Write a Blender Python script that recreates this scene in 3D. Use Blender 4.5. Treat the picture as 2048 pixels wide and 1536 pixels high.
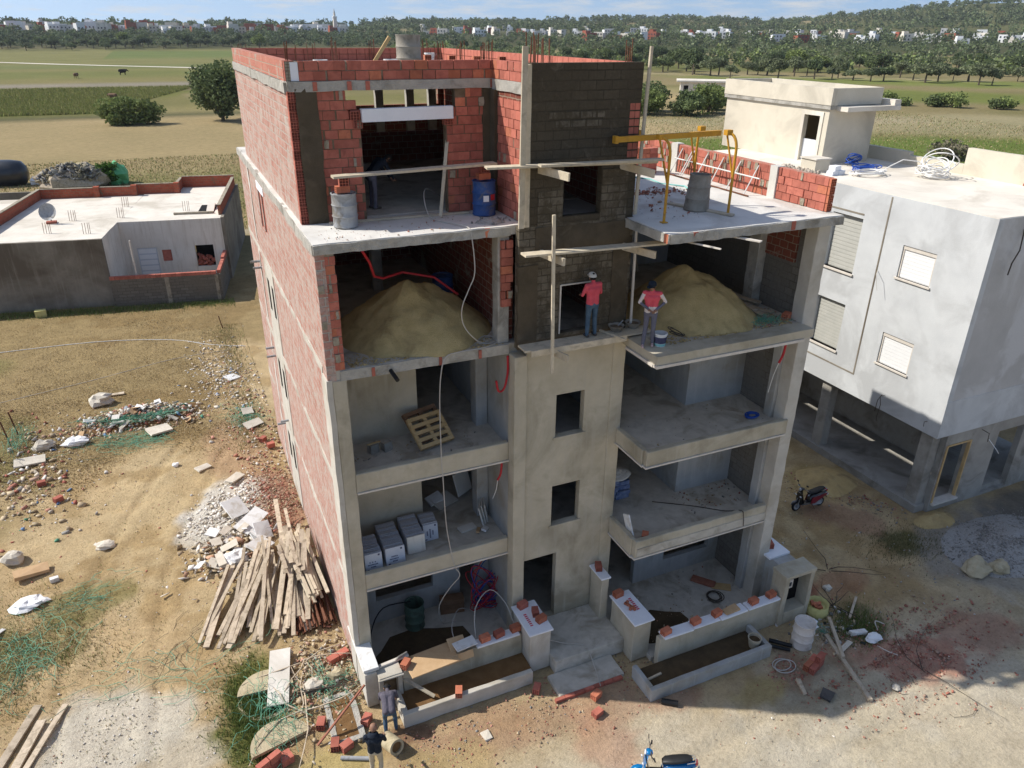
import bpy, math, random
import numpy as np
from mathutils import Vector, Matrix, noise as mn

for o in list(bpy.data.objects): bpy.data.objects.remove(o)
SC = bpy.context.scene
COL = SC.collection
rnd = random.Random(7)
R = math.radians

# ------------------------------------------------------------------ camera
yaw, pit, rol = R(24.157), R(25.355), R(0.529)
fw = Vector((math.sin(yaw)*math.cos(pit), math.cos(yaw)*math.cos(pit), -math.sin(pit)))
rt = Vector((math.cos(yaw), -math.sin(yaw), 0)); up = rt.cross(fw)
r2 = math.cos(rol)*rt + math.sin(rol)*up; u2 = -math.sin(rol)*rt + math.cos(rol)*up
cd = bpy.data.cameras.new('camera'); cam = bpy.data.objects.new('camera', cd); COL.objects.link(cam)
mw = Matrix.Identity(4)
for i in range(3):
    mw[i][0], mw[i][1], mw[i][2] = r2[i], u2[i], -fw[i]
mw.translation = Vector((-2.4156, -15.4, 16.1538))
cam.matrix_world = mw
cd.sensor_width = 36; cd.lens = 1497.08/2048*36; cd.clip_start = .1; cd.clip_end = 12000
SC.camera = cam

# ------------------------------------------------------------------ sky, sun, exposure
SUNV = Vector((-.91, .505, 1.0)).normalized()            # towards the sun
elev = math.asin(SUNV.z); azim = math.atan2(SUNV.x, SUNV.y)
W = bpy.data.worlds.new('World'); SC.world = W; W.use_nodes = True
nt = W.node_tree; nt.nodes.clear()
sky = nt.nodes.new('ShaderNodeTexSky'); sky.sky_type = 'NISHITA'; sky.sun_disc = False
sky.sun_elevation = elev; sky.sun_rotation = azim
sky.altitude = 50; sky.air_density = 1.0; sky.dust_density = 1.0; sky.ozone_density = 1.5
tc = nt.nodes.new('ShaderNodeTexCoord'); sx = nt.nodes.new('ShaderNodeSeparateXYZ'); az_ = nt.nodes.new('ShaderNodeMath'); az_.operation = 'MAXIMUM'; az_.inputs[1].default_value = 0
ad_ = nt.nodes.new('ShaderNodeMath'); ad_.operation = 'ADD'; ad_.inputs[1].default_value = .13; cz_ = nt.nodes.new('ShaderNodeVectorMath'); cz_.operation = 'DIVIDE'; cx_ = nt.nodes.new('ShaderNodeCombineXYZ')
nz = nt.nodes.new('ShaderNodeTexNoise'); nz.inputs['Scale'].default_value = 2.3; nz.inputs['Detail'].default_value = 9     # one even layer of small clouds
nz.inputs['Roughness'].default_value = .6
rp = nt.nodes.new('ShaderNodeValToRGB'); rp.color_ramp.elements[0].position = .5; rp.color_ramp.elements[1].position = .76
rp.color_ramp.elements[0].color = (0, 0, 0, 1); rp.color_ramp.elements[1].color = (.8, .8, .8, 1)
mx = nt.nodes.new('ShaderNodeMix'); mx.data_type = 'RGBA'; mx.inputs[7].default_value = (4.9, 4.75, 4.5, 1)
bg = nt.nodes.new('ShaderNodeBackground'); bg.inputs['Strength'].default_value = .138
wo = nt.nodes.new('ShaderNodeOutputWorld')
L = nt.links.new
sv_ = nt.nodes.new('ShaderNodeVectorMath'); sv_.operation = 'ADD'; sv_.inputs[1].default_value = (0, 0, .17); sn_ = nt.nodes.new('ShaderNodeVectorMath'); sn_.operation = 'NORMALIZE'   # clear dry air: the deep blue reaches down to the horizon
L(tc.outputs['Generated'], sv_.inputs[0]); L(sv_.outputs[0], sn_.inputs[0]); L(sn_.outputs[0], sky.inputs[0])
L(tc.outputs['Generated'], sx.inputs[0]); L(sx.outputs[2], az_.inputs[0]); L(az_.outputs[0], ad_.inputs[0])
for k_ in range(3): L(ad_.outputs[0], cx_.inputs[k_])
L(tc.outputs['Generated'], cz_.inputs[0]); L(cx_.outputs[0], cz_.inputs[1]); L(cz_.outputs[0], nz.inputs['Vector']); L(nz.outputs['Fac'], rp.inputs['Fac'])
L(rp.outputs['Color'], mx.inputs[0]); L(sky.outputs['Color'], mx.inputs[6]); L(mx.outputs[2], bg.inputs['Color']); L(bg.outputs['Background'], wo.inputs['Surface'])
sd = bpy.data.lights.new('sun', 'SUN'); sd.energy = 4.6; sd.angle = R(.53); sd.color = (1, .95, .87)
so = bpy.data.objects.new('sun', sd); COL.objects.link(so)
so.rotation_euler = SUNV.to_track_quat('Z', 'Y').to_euler(); so.location = (-60, 40, 80)
SC.render.engine = 'CYCLES'; SC.cycles.max_bounces = 6; SC.cycles.diffuse_bounces = 4; SC.cycles.transparent_max_bounces = 4
SC.view_settings.view_transform = 'Standard'; SC.view_settings.look = 'None'
SC.view_settings.exposure = 0.22; SC.view_settings.gamma = 1; SC.view_settings.use_curve_mapping = False

# ------------------------------------------------------------------ materials
MATS = {}
def nd(t, k, **kw):
    n = t.nodes.new(k)
    for a, b in kw.items(): setattr(n, a, b)
    return n
def base(name):
    m = bpy.data.materials.new(name); m.use_nodes = True; t = m.node_tree; t.nodes.clear()
    o = nd(t, 'ShaderNodeOutputMaterial'); p = nd(t, 'ShaderNodeBsdfPrincipled')
    t.links.new(p.outputs[0], o.inputs[0]); MATS[name] = m
    return m, t, p
def nzn(t, sc, det=6, ro=.6, vec=None, dist=0):
    n = nd(t, 'ShaderNodeTexNoise'); n.inputs['Scale'].default_value = sc; n.inputs['Detail'].default_value = det
    n.inputs['Roughness'].default_value = ro; n.inputs['Distortion'].default_value = dist
    if vec: t.links.new(vec, n.inputs['Vector'])
    return n.outputs['Fac']
def ramp(t, f, els):
    r = nd(t, 'ShaderNodeValToRGB'); e = r.color_ramp.elements
    while len(e) < len(els): e.new(.5)
    for i, (p, c) in enumerate(els):
        e[i].position = p; e[i].color = (*c, 1) if len(c) == 3 else c
    t.links.new(f, r.inputs['Fac']); return r.outputs['Color']
def mixc(t, f, a, b, mode='MIX'):
    m = nd(t, 'ShaderNodeMix', data_type='RGBA', blend_type=mode)
    for v, i in ((f, 0), (a, 6), (b, 7)):
        if hasattr(v, 'node'): t.links.new(v, m.inputs[i])
        elif i == 0: m.inputs[0].default_value = v
        else: m.inputs[i].default_value = (*v, 1)
    return m.outputs[2]
def bumpn(t, p, h, st, d=.02):
    b = nd(t, 'ShaderNodeBump'); b.inputs['Strength'].default_value = st; b.inputs['Distance'].default_value = d
    t.links.new(h, b.inputs['Height']); t.links.new(b.outputs[0], p.inputs['Normal'])
def setp(p, rough=.9, spec=.25, metal=0):
    p.inputs['Roughness'].default_value = rough; p.inputs['Specular IOR Level'].default_value = spec; p.inputs['Metallic'].default_value = metal
def pos(t): return nd(t, 'ShaderNodeNewGeometry').outputs['Position']
def PM(name, c1, c2, sc=2.5, rough=.9, bump=.3, bsc=40, stain=None, ssc=.7, slo=.5, shi=.66, spec=.25, metal=0, rand=0, streak=None, d=.02):
    """noise between two colours, optional stains with edges, optional vertical run streaks"""
    m, t, p = base(name); v = pos(t)
    if rand:
        oi = nd(t, 'ShaderNodeObjectInfo'); ad = nd(t, 'ShaderNodeVectorMath', operation='ADD')
        sc_ = nd(t, 'ShaderNodeVectorMath', operation='SCALE'); sc_.inputs[0].default_value = (31, 17, 53); t.links.new(oi.outputs['Random'], sc_.inputs['Scale'])
        t.links.new(v, ad.inputs[0]); t.links.new(sc_.outputs[0], ad.inputs[1]); v = ad.outputs[0]
    c = ramp(t, nzn(t, sc, 8, .65, v), [(.3, c1), (.7, c2)])
    if stain:
        c = mixc(t, ramp(t, nzn(t, ssc, 7, .6, v, .6), [(slo, (0, 0, 0)), (shi, (1, 1, 1))]), c, stain)
    if streak:
        mp_ = nd(t, 'ShaderNodeMapping'); mp_.inputs['Scale'].default_value = (6, 6, .5); t.links.new(v, mp_.inputs['Vector'])
        c = mixc(t, ramp(t, nzn(t, 1, 5, .6, mp_.outputs[0]), [(.52, (0, 0, 0)), (.75, (.8, .8, .8))]), c, streak)
    if rand:
        hv = nd(t, 'ShaderNodeHueSaturation'); mr = nd(t, 'ShaderNodeMapRange'); mr.inputs[3].default_value = 1-rand; mr.inputs[4].default_value = 1+rand
        t.links.new(oi.outputs['Random'], mr.inputs[0]); t.links.new(mr.outputs[0], hv.inputs['Value']); t.links.new(c, hv.inputs['Color']); c = hv.outputs['Color']
    t.links.new(c, p.inputs['Base Color']); setp(p, rough, spec, metal)
    if bump: bumpn(t, p, nzn(t, bsc, 6, .6, v), bump, d)
    return m
def uvec(t, su, sv):
    """wall coordinate: (x+y, z) of the world position, for axis-aligned walls"""
    s = nd(t, 'ShaderNodeSeparateXYZ'); t.links.new(pos(t), s.inputs[0])
    a = nd(t, 'ShaderNodeMath', operation='ADD'); t.links.new(s.outputs[0], a.inputs[0]); t.links.new(s.outputs[1], a.inputs[1])
    c = nd(t, 'ShaderNodeCombineXYZ')
    for o, i, k in ((a.outputs[0], 0, su), (s.outputs[2], 1, sv)):
        q = nd(t, 'ShaderNodeMath', operation='MULTIPLY'); q.inputs[1].default_value = k; t.links.new(o, q.inputs[0]); t.links.new(q.outputs[0], c.inputs[i])
    return c.outputs[0]
def BRICKM(name, c1, c2, mort, smear, slo, shi, ssc=.9, bw=.3, bh=.2, ms=.012, bump=.6, smear2=None, s2=(.55, .7), s2sc=2.2, band=0):
    """masonry seen from afar: courses as fine relief, mortar smeared over them"""
    m, t, p = base(name); uv = uvec(t, 1, 1)
    w = nd(t, 'ShaderNodeTexNoise'); w.inputs['Scale'].default_value = 5; t.links.new(pos(t), w.inputs['Vector'])
    ad = nd(t, 'ShaderNodeVectorMath', operation='MULTIPLY_ADD'); ad.inputs[1].default_value = (.03, .03, 0); t.links.new(w.outputs['Color'], ad.inputs[0]); t.links.new(uv, ad.inputs[2])
    b = nd(t, 'ShaderNodeTexBrick'); t.links.new(ad.outputs[0], b.inputs['Vector'])
    b.inputs['Scale'].default_value = 1; b.inputs['Brick Width'].default_value = bw; b.inputs['Row Height'].default_value = bh
    b.inputs['Mortar Size'].default_value = ms; b.inputs['Mortar Smooth'].default_value = .3; b.inputs['Bias'].default_value = 0
    b.inputs['Color1'].default_value = (*c1, 1); b.inputs['Color2'].default_value = (*c2, 1); b.inputs['Mortar'].default_value = (*mort, 1)
    v = pos(t); c = b.outputs['Color']
    c = mixc(t, ramp(t, nzn(t, ssc, 8, .68, v, .4), [(slo, (0, 0, 0)), (shi, (1, 1, 1))]), c, smear)
    if smear2: c = mixc(t, ramp(t, nzn(t, s2sc, 8, .7, v, .8), [(s2[0], (0, 0, 0)), (s2[1], (1, 1, 1))]), c, smear2)
    c = mixc(t, .35, c, ramp(t, nzn(t, 14, 6, .7, v), [(.3, (.35, .35, .35)), (.7, (1, 1, 1))]), 'MULTIPLY')
    t.links.new(c, p.inputs['Base Color']); setp(p, .95, .15)
    h = nd(t, 'ShaderNodeMath', operation='MULTIPLY_ADD'); h.inputs[1].default_value = -.6
    t.links.new(b.outputs['Fac'], h.inputs[0]); t.links.new(nzn(t, 22, 6, .7, v), h.inputs[2]); bumpn(t, p, h.outputs[0], bump, .03)
    return m
def VC(name, rough=.9, transl=0, bump=0, spec=.2, bsc=30):
    m, t, p = base(name); a = nd(t, 'ShaderNodeVertexColor', layer_name='Col')
    t.links.new(a.outputs[0], p.inputs['Base Color']); setp(p, rough, spec)
    if bump: bumpn(t, p, nzn(t, bsc, 5, .6, pos(t)), bump)
    if transl:
        o = [n for n in t.nodes if n.type == 'OUTPUT_MATERIAL'][0]; tr = nd(t, 'ShaderNodeBsdfTranslucent'); ms = nd(t, 'ShaderNodeMixShader'); ms.inputs[0].default_value = transl
        t.links.new(a.outputs[0], tr.inputs[0]); t.links.new(p.outputs[0], ms.inputs[1]); t.links.new(tr.outputs[0], ms.inputs[2]); t.links.new(ms.outputs[0], o.inputs[0])
    return m
def FL(name, c, rough=.5, metal=0, spec=.4, coat=0):
    m, t, p = base(name); v = pos(t)
    t.links.new(mixc(t, .3, c, ramp(t, nzn(t, 18, 5, .6, v), [(.3, (.45, .43, .4)), (.65, (1, 1, 1))]), 'MULTIPLY'), p.inputs['Base Color']); setp(p, rough, spec, metal)
    if coat: p.inputs['Coat Weight'].default_value = coat; p.inputs['Coat Roughness'].default_value = .08
    return m

PM('plaster', (.43, .385, .29), (.54, .49, .385), 1.6, .95, .35, 60, stain=(.32, .285, .21), ssc=.55, slo=.48, shi=.66, streak=(.46, .42, .34))
PM('plaster_blue', (.33, .335, .33), (.44, .445, .43), 1.4, .95, .25, 60, stain=(.30, .275, .22), ssc=.7, slo=.5, shi=.7, streak=(.46, .455, .44))
PM('concrete', (.34, .325, .29), (.50, .475, .42), 4, .95, .9, 30, stain=(.25, .235, .2), ssc=1.6, d=.03)
PM('concrete_light', (.55, .53, .48), (.68, .66, .61), 1.2, .95, .3, 40, stain=(.45, .42, .36), ssc=.5, slo=.5, shi=.72)
PM('floor_dusty', (.44, .41, .35), (.58, .545, .475), 3, .95, .4, 40, stain=(.33, .295, .235), ssc=1.3)
PM('render_dark', (.07, .055, .036), (.115, .092, .062), 2.2, .98, .8, 50, stain=(.145, .12, .083), ssc=1.6, slo=.55, shi=.75)
PM('lip_white', (.55, .50, .43), (.68, .63, .56), 4, .8, .1, 40)
PM('edge_plaster', (.46, .43, .37), (.57, .54, .475), 1.5, .95, .25, 50, stain=(.40, .36, .29), ssc=.8)
PM('brick_red', (.37, .115, .08), (.48, .165, .118), 5, .9, .25, 30, stain=(.31, .10, .072), ssc=6, slo=.5, shi=.72, rand=.22)
PM('brick_orange', (.42, .135, .075), (.52, .19, .11), 5, .9, .25, 30, stain=(.35, .115, .07), ssc=6, slo=.5, shi=.7, rand=.2)
PM('mortar', (.30, .255, .19), (.40, .35, .27), 6, .98, .8, 40, stain=(.2, .17, .12), ssc=3)
PM('mortar_dark', (.13, .095, .06), (.22, .17, .115), 6, .98, .8, 40)
PM('hole_dark', (.05, .02, .014), (.09, .03, .02), 6, .98, 0)
BRICKM('side_wall', (.47, .215, .165), (.58, .32, .26), (.53, .46, .395), (.58, .46, .395), .44, .62, 2.2, smear2=(.54, .50, .44), s2=(.54, .64), s2sc=3.4, ms=.018, bump=1)
BRICKM('parapet_smear', (.48, .185, .135), (.56, .235, .175), (.42, .35, .27), (.44, .38, .31), .52, .62, 1.6, smear2=(.62, .25, .18), s2=(.6, .7))
BRICKM('tower_dark', (.095, .078, .054), (.12, .10, .07), (.065, .053, .037), (.088, .072, .05), .36, .6, 1.0, bw=.4, ms=.012, smear2=(.17, .145, .105), s2=(.58, .72), s2sc=1.7, bump=1)
BRICKM('tower_block', (.15, .127, .092), (.20, .172, .13), (.085, .07, .05), (.10, .082, .056), .44, .58, 2.4, bw=.32, bh=.18, ms=.012, smear2=(.2, .175, .132), s2=(.56, .7), s2sc=4.5, bump=1)
BRICKM('room_brick', (.20, .062, .042), (.26, .085, .058), (.33, .27, .2), (.36, .30, .23), .56, .66, 1.5)  # brick tone lowered, so part of the rooms' shade sits in the colour
BRICKM('room_grey', (.18, .165, .14), (.23, .21, .18), (.12, .105, .085), (.2, .185, .16), .42, .6, 1.2, ms=.008)  # likewise darkened to put interior shade into the colour
BRICKM('house_brick', (.33, .085, .05), (.42, .115, .068), (.25, .17, .11), (.19, .14, .09), .6, .68, 1.1)
BRICKM('yard_block', (.17, .15, .12), (.22, .195, .16), (.11, .095, .075), (.19, .165, .13), .45, .6, .8, bw=.4, bh=.2)
PM('house_grey', (.19, .165, .13), (.28, .25, .2), .9, .95, .4, 30, stain=(.14, .115, .085), ssc=.25, slo=.45, shi=.6, streak=(.28, .25, .2))
PM('house_cream', (.66, .61, .53), (.76, .71, .63), 1, .9, .1, 30, streak=(.5, .43, .34))
PM('roof_cream', (.62, .57, .49), (.76, .71, .62), .7, .95, .2, 25, stain=(.52, .47, .39), ssc=.35)
PM('nb_wall', (.52, .535, .54), (.61, .625, .625), .9, .95, .35, 25, stain=(.46, .47, .47), ssc=.5, slo=.45, shi=.6)
PM('nb_front', (.44, .435, .42), (.54, .53, .515), .9, .95, .35, 25, stain=(.58, .58, .575), ssc=.3, slo=.5, shi=.56)
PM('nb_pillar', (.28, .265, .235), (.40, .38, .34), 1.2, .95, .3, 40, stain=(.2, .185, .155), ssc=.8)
PM('nb_house', (.56, .51, .41), (.66, .605, .495), .8, .95, .2, 40, stain=(.46, .42, .34), ssc=.45, slo=.5, shi=.66)
PM('terrace_floor', (.58, .56, .52), (.70, .68, .63), 1.2, .95, .25, 35, stain=(.46, .43, .38), ssc=.6, slo=.5, shi=.68)
PM('shutter_white', (.76, .76, .75), (.80, .80, .79), 3, .6, 0)
PM('shutter_grey', (.42, .42, .38), (.48, .475, .43), 3, .7, 0)
PM('foam_white', (.76, .78, .82), (.82, .84, .88), 5, .8, .1, 40)
PM('tile_white', (.66, .66, .65), (.76, .76, .75), 6, .6, .1, 30, stain=(.55, .52, .47), ssc=3)
PM('carton', (.46, .30, .16), (.55, .38, .22), 4, .85, .1, 20)
PM('carton_white', (.50, .52, .57), (.58, .60, .65), 5, .8, .1, 20)
PM('tile_edge', (.30, .31, .34), (.45, .46, .49), 30, .7, .2, 60)
PM('print_dark', (.05, .05, .10), (.09, .09, .15), 8, .8, 0)
PM('print_red', (.55, .05, .10), (.62, .09, .14), 8, .8, 0)
PM('wood_old', (.40, .33, .24), (.56, .47, .36), 3, .9, .6, 25, stain=(.30, .245, .175), ssc=5, rand=.18)
PM('wood_board', (.50, .43, .31), (.64, .56, .43), 3, .9, .5, 22, stain=(.38, .33, .25), ssc=3, slo=.5, shi=.7, rand=.12)
PM('wood_pallet', (.46, .31, .14), (.58, .41, .21), 4, .85, .3, 25, rand=.1)
PM('wood_brown', (.16, .09, .05), (.23, .135, .08), 4, .85, .3, 25, rand=.1)
PM('sand', (.50, .375, .165), (.64, .49, .235), 4, 1, 1.0, 45, stain=(.36, .26, .115), ssc=1.6, slo=.52, shi=.7, d=.04)
PM('sand_pale', (.42, .30, .13), (.52, .39, .19), 3, 1, .8, 28, stain=(.33, .24, .12), ssc=1.5)
PM('steel_grey', (.26, .27, .28), (.38, .39, .40), 4, .55, .04, 25, stain=(.19, .175, .15), ssc=3, metal=0)
PM('drum_blue', (.025, .07, .22), (.05, .11, .30), 4, .5, .04, 25, stain=(.17, .16, .145), ssc=3, slo=.53, shi=.68)
PM('drum_green', (.06, .11, .085), (.10, .155, .12), 4, .6, .04, 25, stain=(.05, .06, .045), ssc=3)
PM('drum_white', (.55, .51, .47), (.66, .62, .57), 4, .6, .04, 25, stain=(.42, .38, .33), ssc=3)
PM('drum_mud', (.25, .225, .185), (.36, .33, .28), 4, .8, .5, 30, stain=(.19, .165, .13), ssc=2.5)
PM('yellow_steel', (.52, .26, .025), (.62, .33, .04), 4, .5, .15, 25, stain=(.33, .17, .05), ssc=5, slo=.55, shi=.75)
PM('rust', (.11, .05, .03), (.20, .085, .05), 8, .9, .3, 40)
PM('rust_red', (.25, .095, .06), (.34, .15, .1), 5, .9, .3, 40)
PM('ladder_metal', (.62, .61, .58), (.75, .74, .70), 8, .5, .1, 40)
PM('soil_wet', (.055, .038, .02), (.10, .068, .036), 3, .95, .6, 30)
PM('soil_rust', (.13, .07, .026), (.20, .115, .05), 3, .95, .6, 30)
PM('black_pipe', (.012, .012, .013), (.02, .02, .021), 5, .4, 0)
PM('cable_grey', (.42, .39, .35), (.50, .47, .42), 5, .6, 0)
PM('cable_white', (.72, .71, .68), (.80, .79, .76), 5, .5, 0)
PM('cable_blue', (.015, .06, .30), (.025, .09, .40), 5, .5, 0)
PM('cable_red', (.40, .018, .03), (.48, .035, .045), 5, .5, 0)
PM('cable_dark', (.05, .04, .033), (.08, .065, .05), 5, .8, 0)
PM('net_green', (.09, .30, .19), (.17, .40, .28), 5, .7, 0)
PM('hose_teal', (.22, .5, .48), (.3, .6, .57), 5, .6, 0)
PM('plastic_black', (.014, .017, .024), (.025, .03, .04), 3, .3, .3, 10, spec=.6)
PM('tarp_green', (.10, .38, .16), (.16, .48, .22), 3, .6, .5, 12)
PM('gravel_grey', (.28, .27, .25), (.42, .405, .38), 20, .95, .8, 60)
PM('stone_pale', (.50, .45, .37), (.64, .59, .50), 4, .95, .6, 25, rand=.15)
PM('lid_concrete', (.40, .34, .22), (.52, .45, .31), 3, .95, .6, 30, stain=(.32, .27, .17), ssc=2.5)
PM('dark_void', (.006, .006, .006), (.01, .01, .01), 3, 1, 0)  # near-black paints the shade inside openings, niches and drums
PM('plastic_bag', (.72, .73, .74), (.82, .82, .82), 6, .5, .4, 25)
PM('bag_yellow', (.48, .44, .17), (.58, .54, .24), 6, .7, .5, 20)
PM('bag_blue', (.06, .10, .24), (.30, .34, .44), 9, .7, .5, 20)
PM('bark', (.09, .07, .05), (.14, .11, .08), 8, .95, .6, 30)
PM('door_metal', (.55, .57, .60), (.62, .64, .67), 3, .6, .1, 20)
PM('skin', (.24, .13, .085), (.30, .17, .115), 8, .6, 0)
PM('cloth_red', (.60, .075, .10), (.68, .11, .14), 8, .95, .9, 11, d=.03)
PM('cloth_white', (.62, .55, .52), (.70, .63, .60), 8, .95, .9, 11, d=.03)
PM('cloth_slate', (.115, .115, .15), (.155, .155, .195), 8, .95, .9, 11, d=.03)
PM('cloth_jeans', (.035, .07, .12), (.10, .155, .21), 6, .95, .9, 11, d=.03)
PM('cloth_grey', (.085, .078, .10), (.12, .11, .135), 8, .95, .9, 11, d=.03)
PM('cloth_navy', (.010, .015, .026), (.02, .028, .042), 8, .95, .9, 11, d=.03)
PM('cloth_khaki', (.42, .37, .27), (.52, .47, .36), 6, .95, .9, 11, d=.03)
PM('shoe_pink', (.48, .33, .33), (.55, .40, .39), 8, .8, 0)
PM('shoe_dark', (.06, .055, .05), (.1, .09, .08), 8, .8, 0)
PM('hair', (.012, .01, .009), (.02, .016, .014), 8, .8, 0)
FL('paint_blue', (.0, .16, .42), .25, 0, .5, 1.0)
FL('paint_black', (.012, .012, .015), .3, 0, .5, .8)
FL('paint_maroon', (.22, .008, .025), .3, 0, .5, .8)
FL('seat_black', (.016, .017, .019), .5, 0, .4)
FL('rubber', (.015, .015, .016), .8, 0, .3)
FL('chrome', (.6, .6, .6), .25, 1, .5)
FL('lamp_red', (.45, .01, .02), .2, 0, .5, 1)
FL('lamp_clear', (.75, .77, .8), .15, 0, .6, 1)
VC('debris', .9, 0, .3); VC('leaf', .75, .25); VC('grass', .9, .2)
# ground: painted zones broken up by grain, lumps and fine relief
m, t, p = base('ground'); a = nd(t, 'ShaderNodeVertexColor', layer_name='Col'); v = pos(t)
c = mixc(t, .55, a.outputs[0], ramp(t, nzn(t, 1.1, 10, .72, v), [(.28, (.52, .49, .45)), (.5, (.9, .9, .9)), (.72, (1.28, 1.26, 1.2))]), 'MULTIPLY')
c = mixc(t, .5, c, ramp(t, nzn(t, 9, 8, .75, v), [(.3, (.5, .47, .43)), (.5, (1, 1, 1)), (.75, (1.25, 1.25, 1.22))]), 'MULTIPLY')
c = mixc(t, .45, c, ramp(t, nzn(t, .045, 8, .7, v), [(.3, (.62, .66, .55)), (.7, (1.2, 1.15, 1.1))]), 'MULTIPLY')
c = mixc(t, .35, c, ramp(t, nzn(t, 38, 6, .8, v), [(.35, (.6, .58, .55)), (.5, (1, 1, 1)), (.68, (1.3, 1.3, 1.3))]), 'MULTIPLY')
vo = nd(t, 'ShaderNodeTexVoronoi'); vo.inputs['Scale'].default_value = 13; vo.inputs['Randomness'].default_value = 1; t.links.new(v, vo.inputs['Vector'])
sp_ = ramp(t, vo.outputs['Distance'], [(.10, (1, 1, 1)), (.2, (0, 0, 0))]); gate = ramp(t, nzn(t, 2.3, 5, .7, v), [(.46, (0, 0, 0)), (.6, (.75, .75, .75))])
c = mixc(t, mixc(t, 1.0, sp_, gate, 'MULTIPLY'), c, mixc(t, .8, c, ramp(t, vo.outputs['Color'], [(.25, (.45, .4, .36)), (.75, (1.7, 1.65, 1.6))]), 'MULTIPLY'))     # scattered small stones
t.links.new(c, p.inputs['Base Color']); setp(p, 1, .1); bumpn(t, p, nzn(t, 7, 12, .8, v), 1, .08)

# ------------------------------------------------------------------ mesh helpers
def mesh_obj(name, verts, faces, mat, parent=None, smooth=False):
    me = bpy.data.meshes.new(name); me.from_pydata([tuple(v) for v in verts], [], faces); me.update()
    if mat: me.materials.append(MATS[mat])
    if smooth: me.polygons.foreach_set('use_smooth', [True]*len(me.polygons)); me.set_sharp_from_angle(angle=R(50))
    o = bpy.data.objects.new(name, me); COL.objects.link(o)
    if parent: o.parent = parent
    return o
def tag(o, label=None, cat=None, group=None, kind=None):
    if label: o['label'] = label
    if cat: o['category'] = cat
    if group: o['group'] = group
    if kind: o['kind'] = kind
    return o
def thing(name, label, cat, loc=(0, 0, 0), group=None, rz=0):
    o = bpy.data.objects.new(name, None); COL.objects.link(o); o.location = loc; o.rotation_euler = (0, 0, rz); o.empty_display_size = .3
    return tag(o, label, cat, group)
def dup(root, loc=None, rot=None, label=None, scale=None):
    r = root.copy(); COL.objects.link(r)
    if loc is not None: r.location = loc
    if rot is not None: r.rotation_euler = rot
    if scale is not None: r.scale = scale
    if label: r['label'] = label
    for ch in root.children:
        c = ch.copy(); COL.objects.link(c); c.parent = r
        for g in ch.children:
            d_ = g.copy(); COL.objects.link(d_); d_.parent = c
    return r
def rotm(rx=0, ry=0, rz=0):
    return Matrix.Rotation(rz, 3, 'Z') @ Matrix.Rotation(ry, 3, 'Y') @ Matrix.Rotation(rx, 3, 'X')
BOXF = [(0, 3, 2, 1), (4, 5, 6, 7), (0, 1, 5, 4), (1, 2, 6, 5), (2, 3, 7, 6), (3, 0, 4, 7)]
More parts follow.
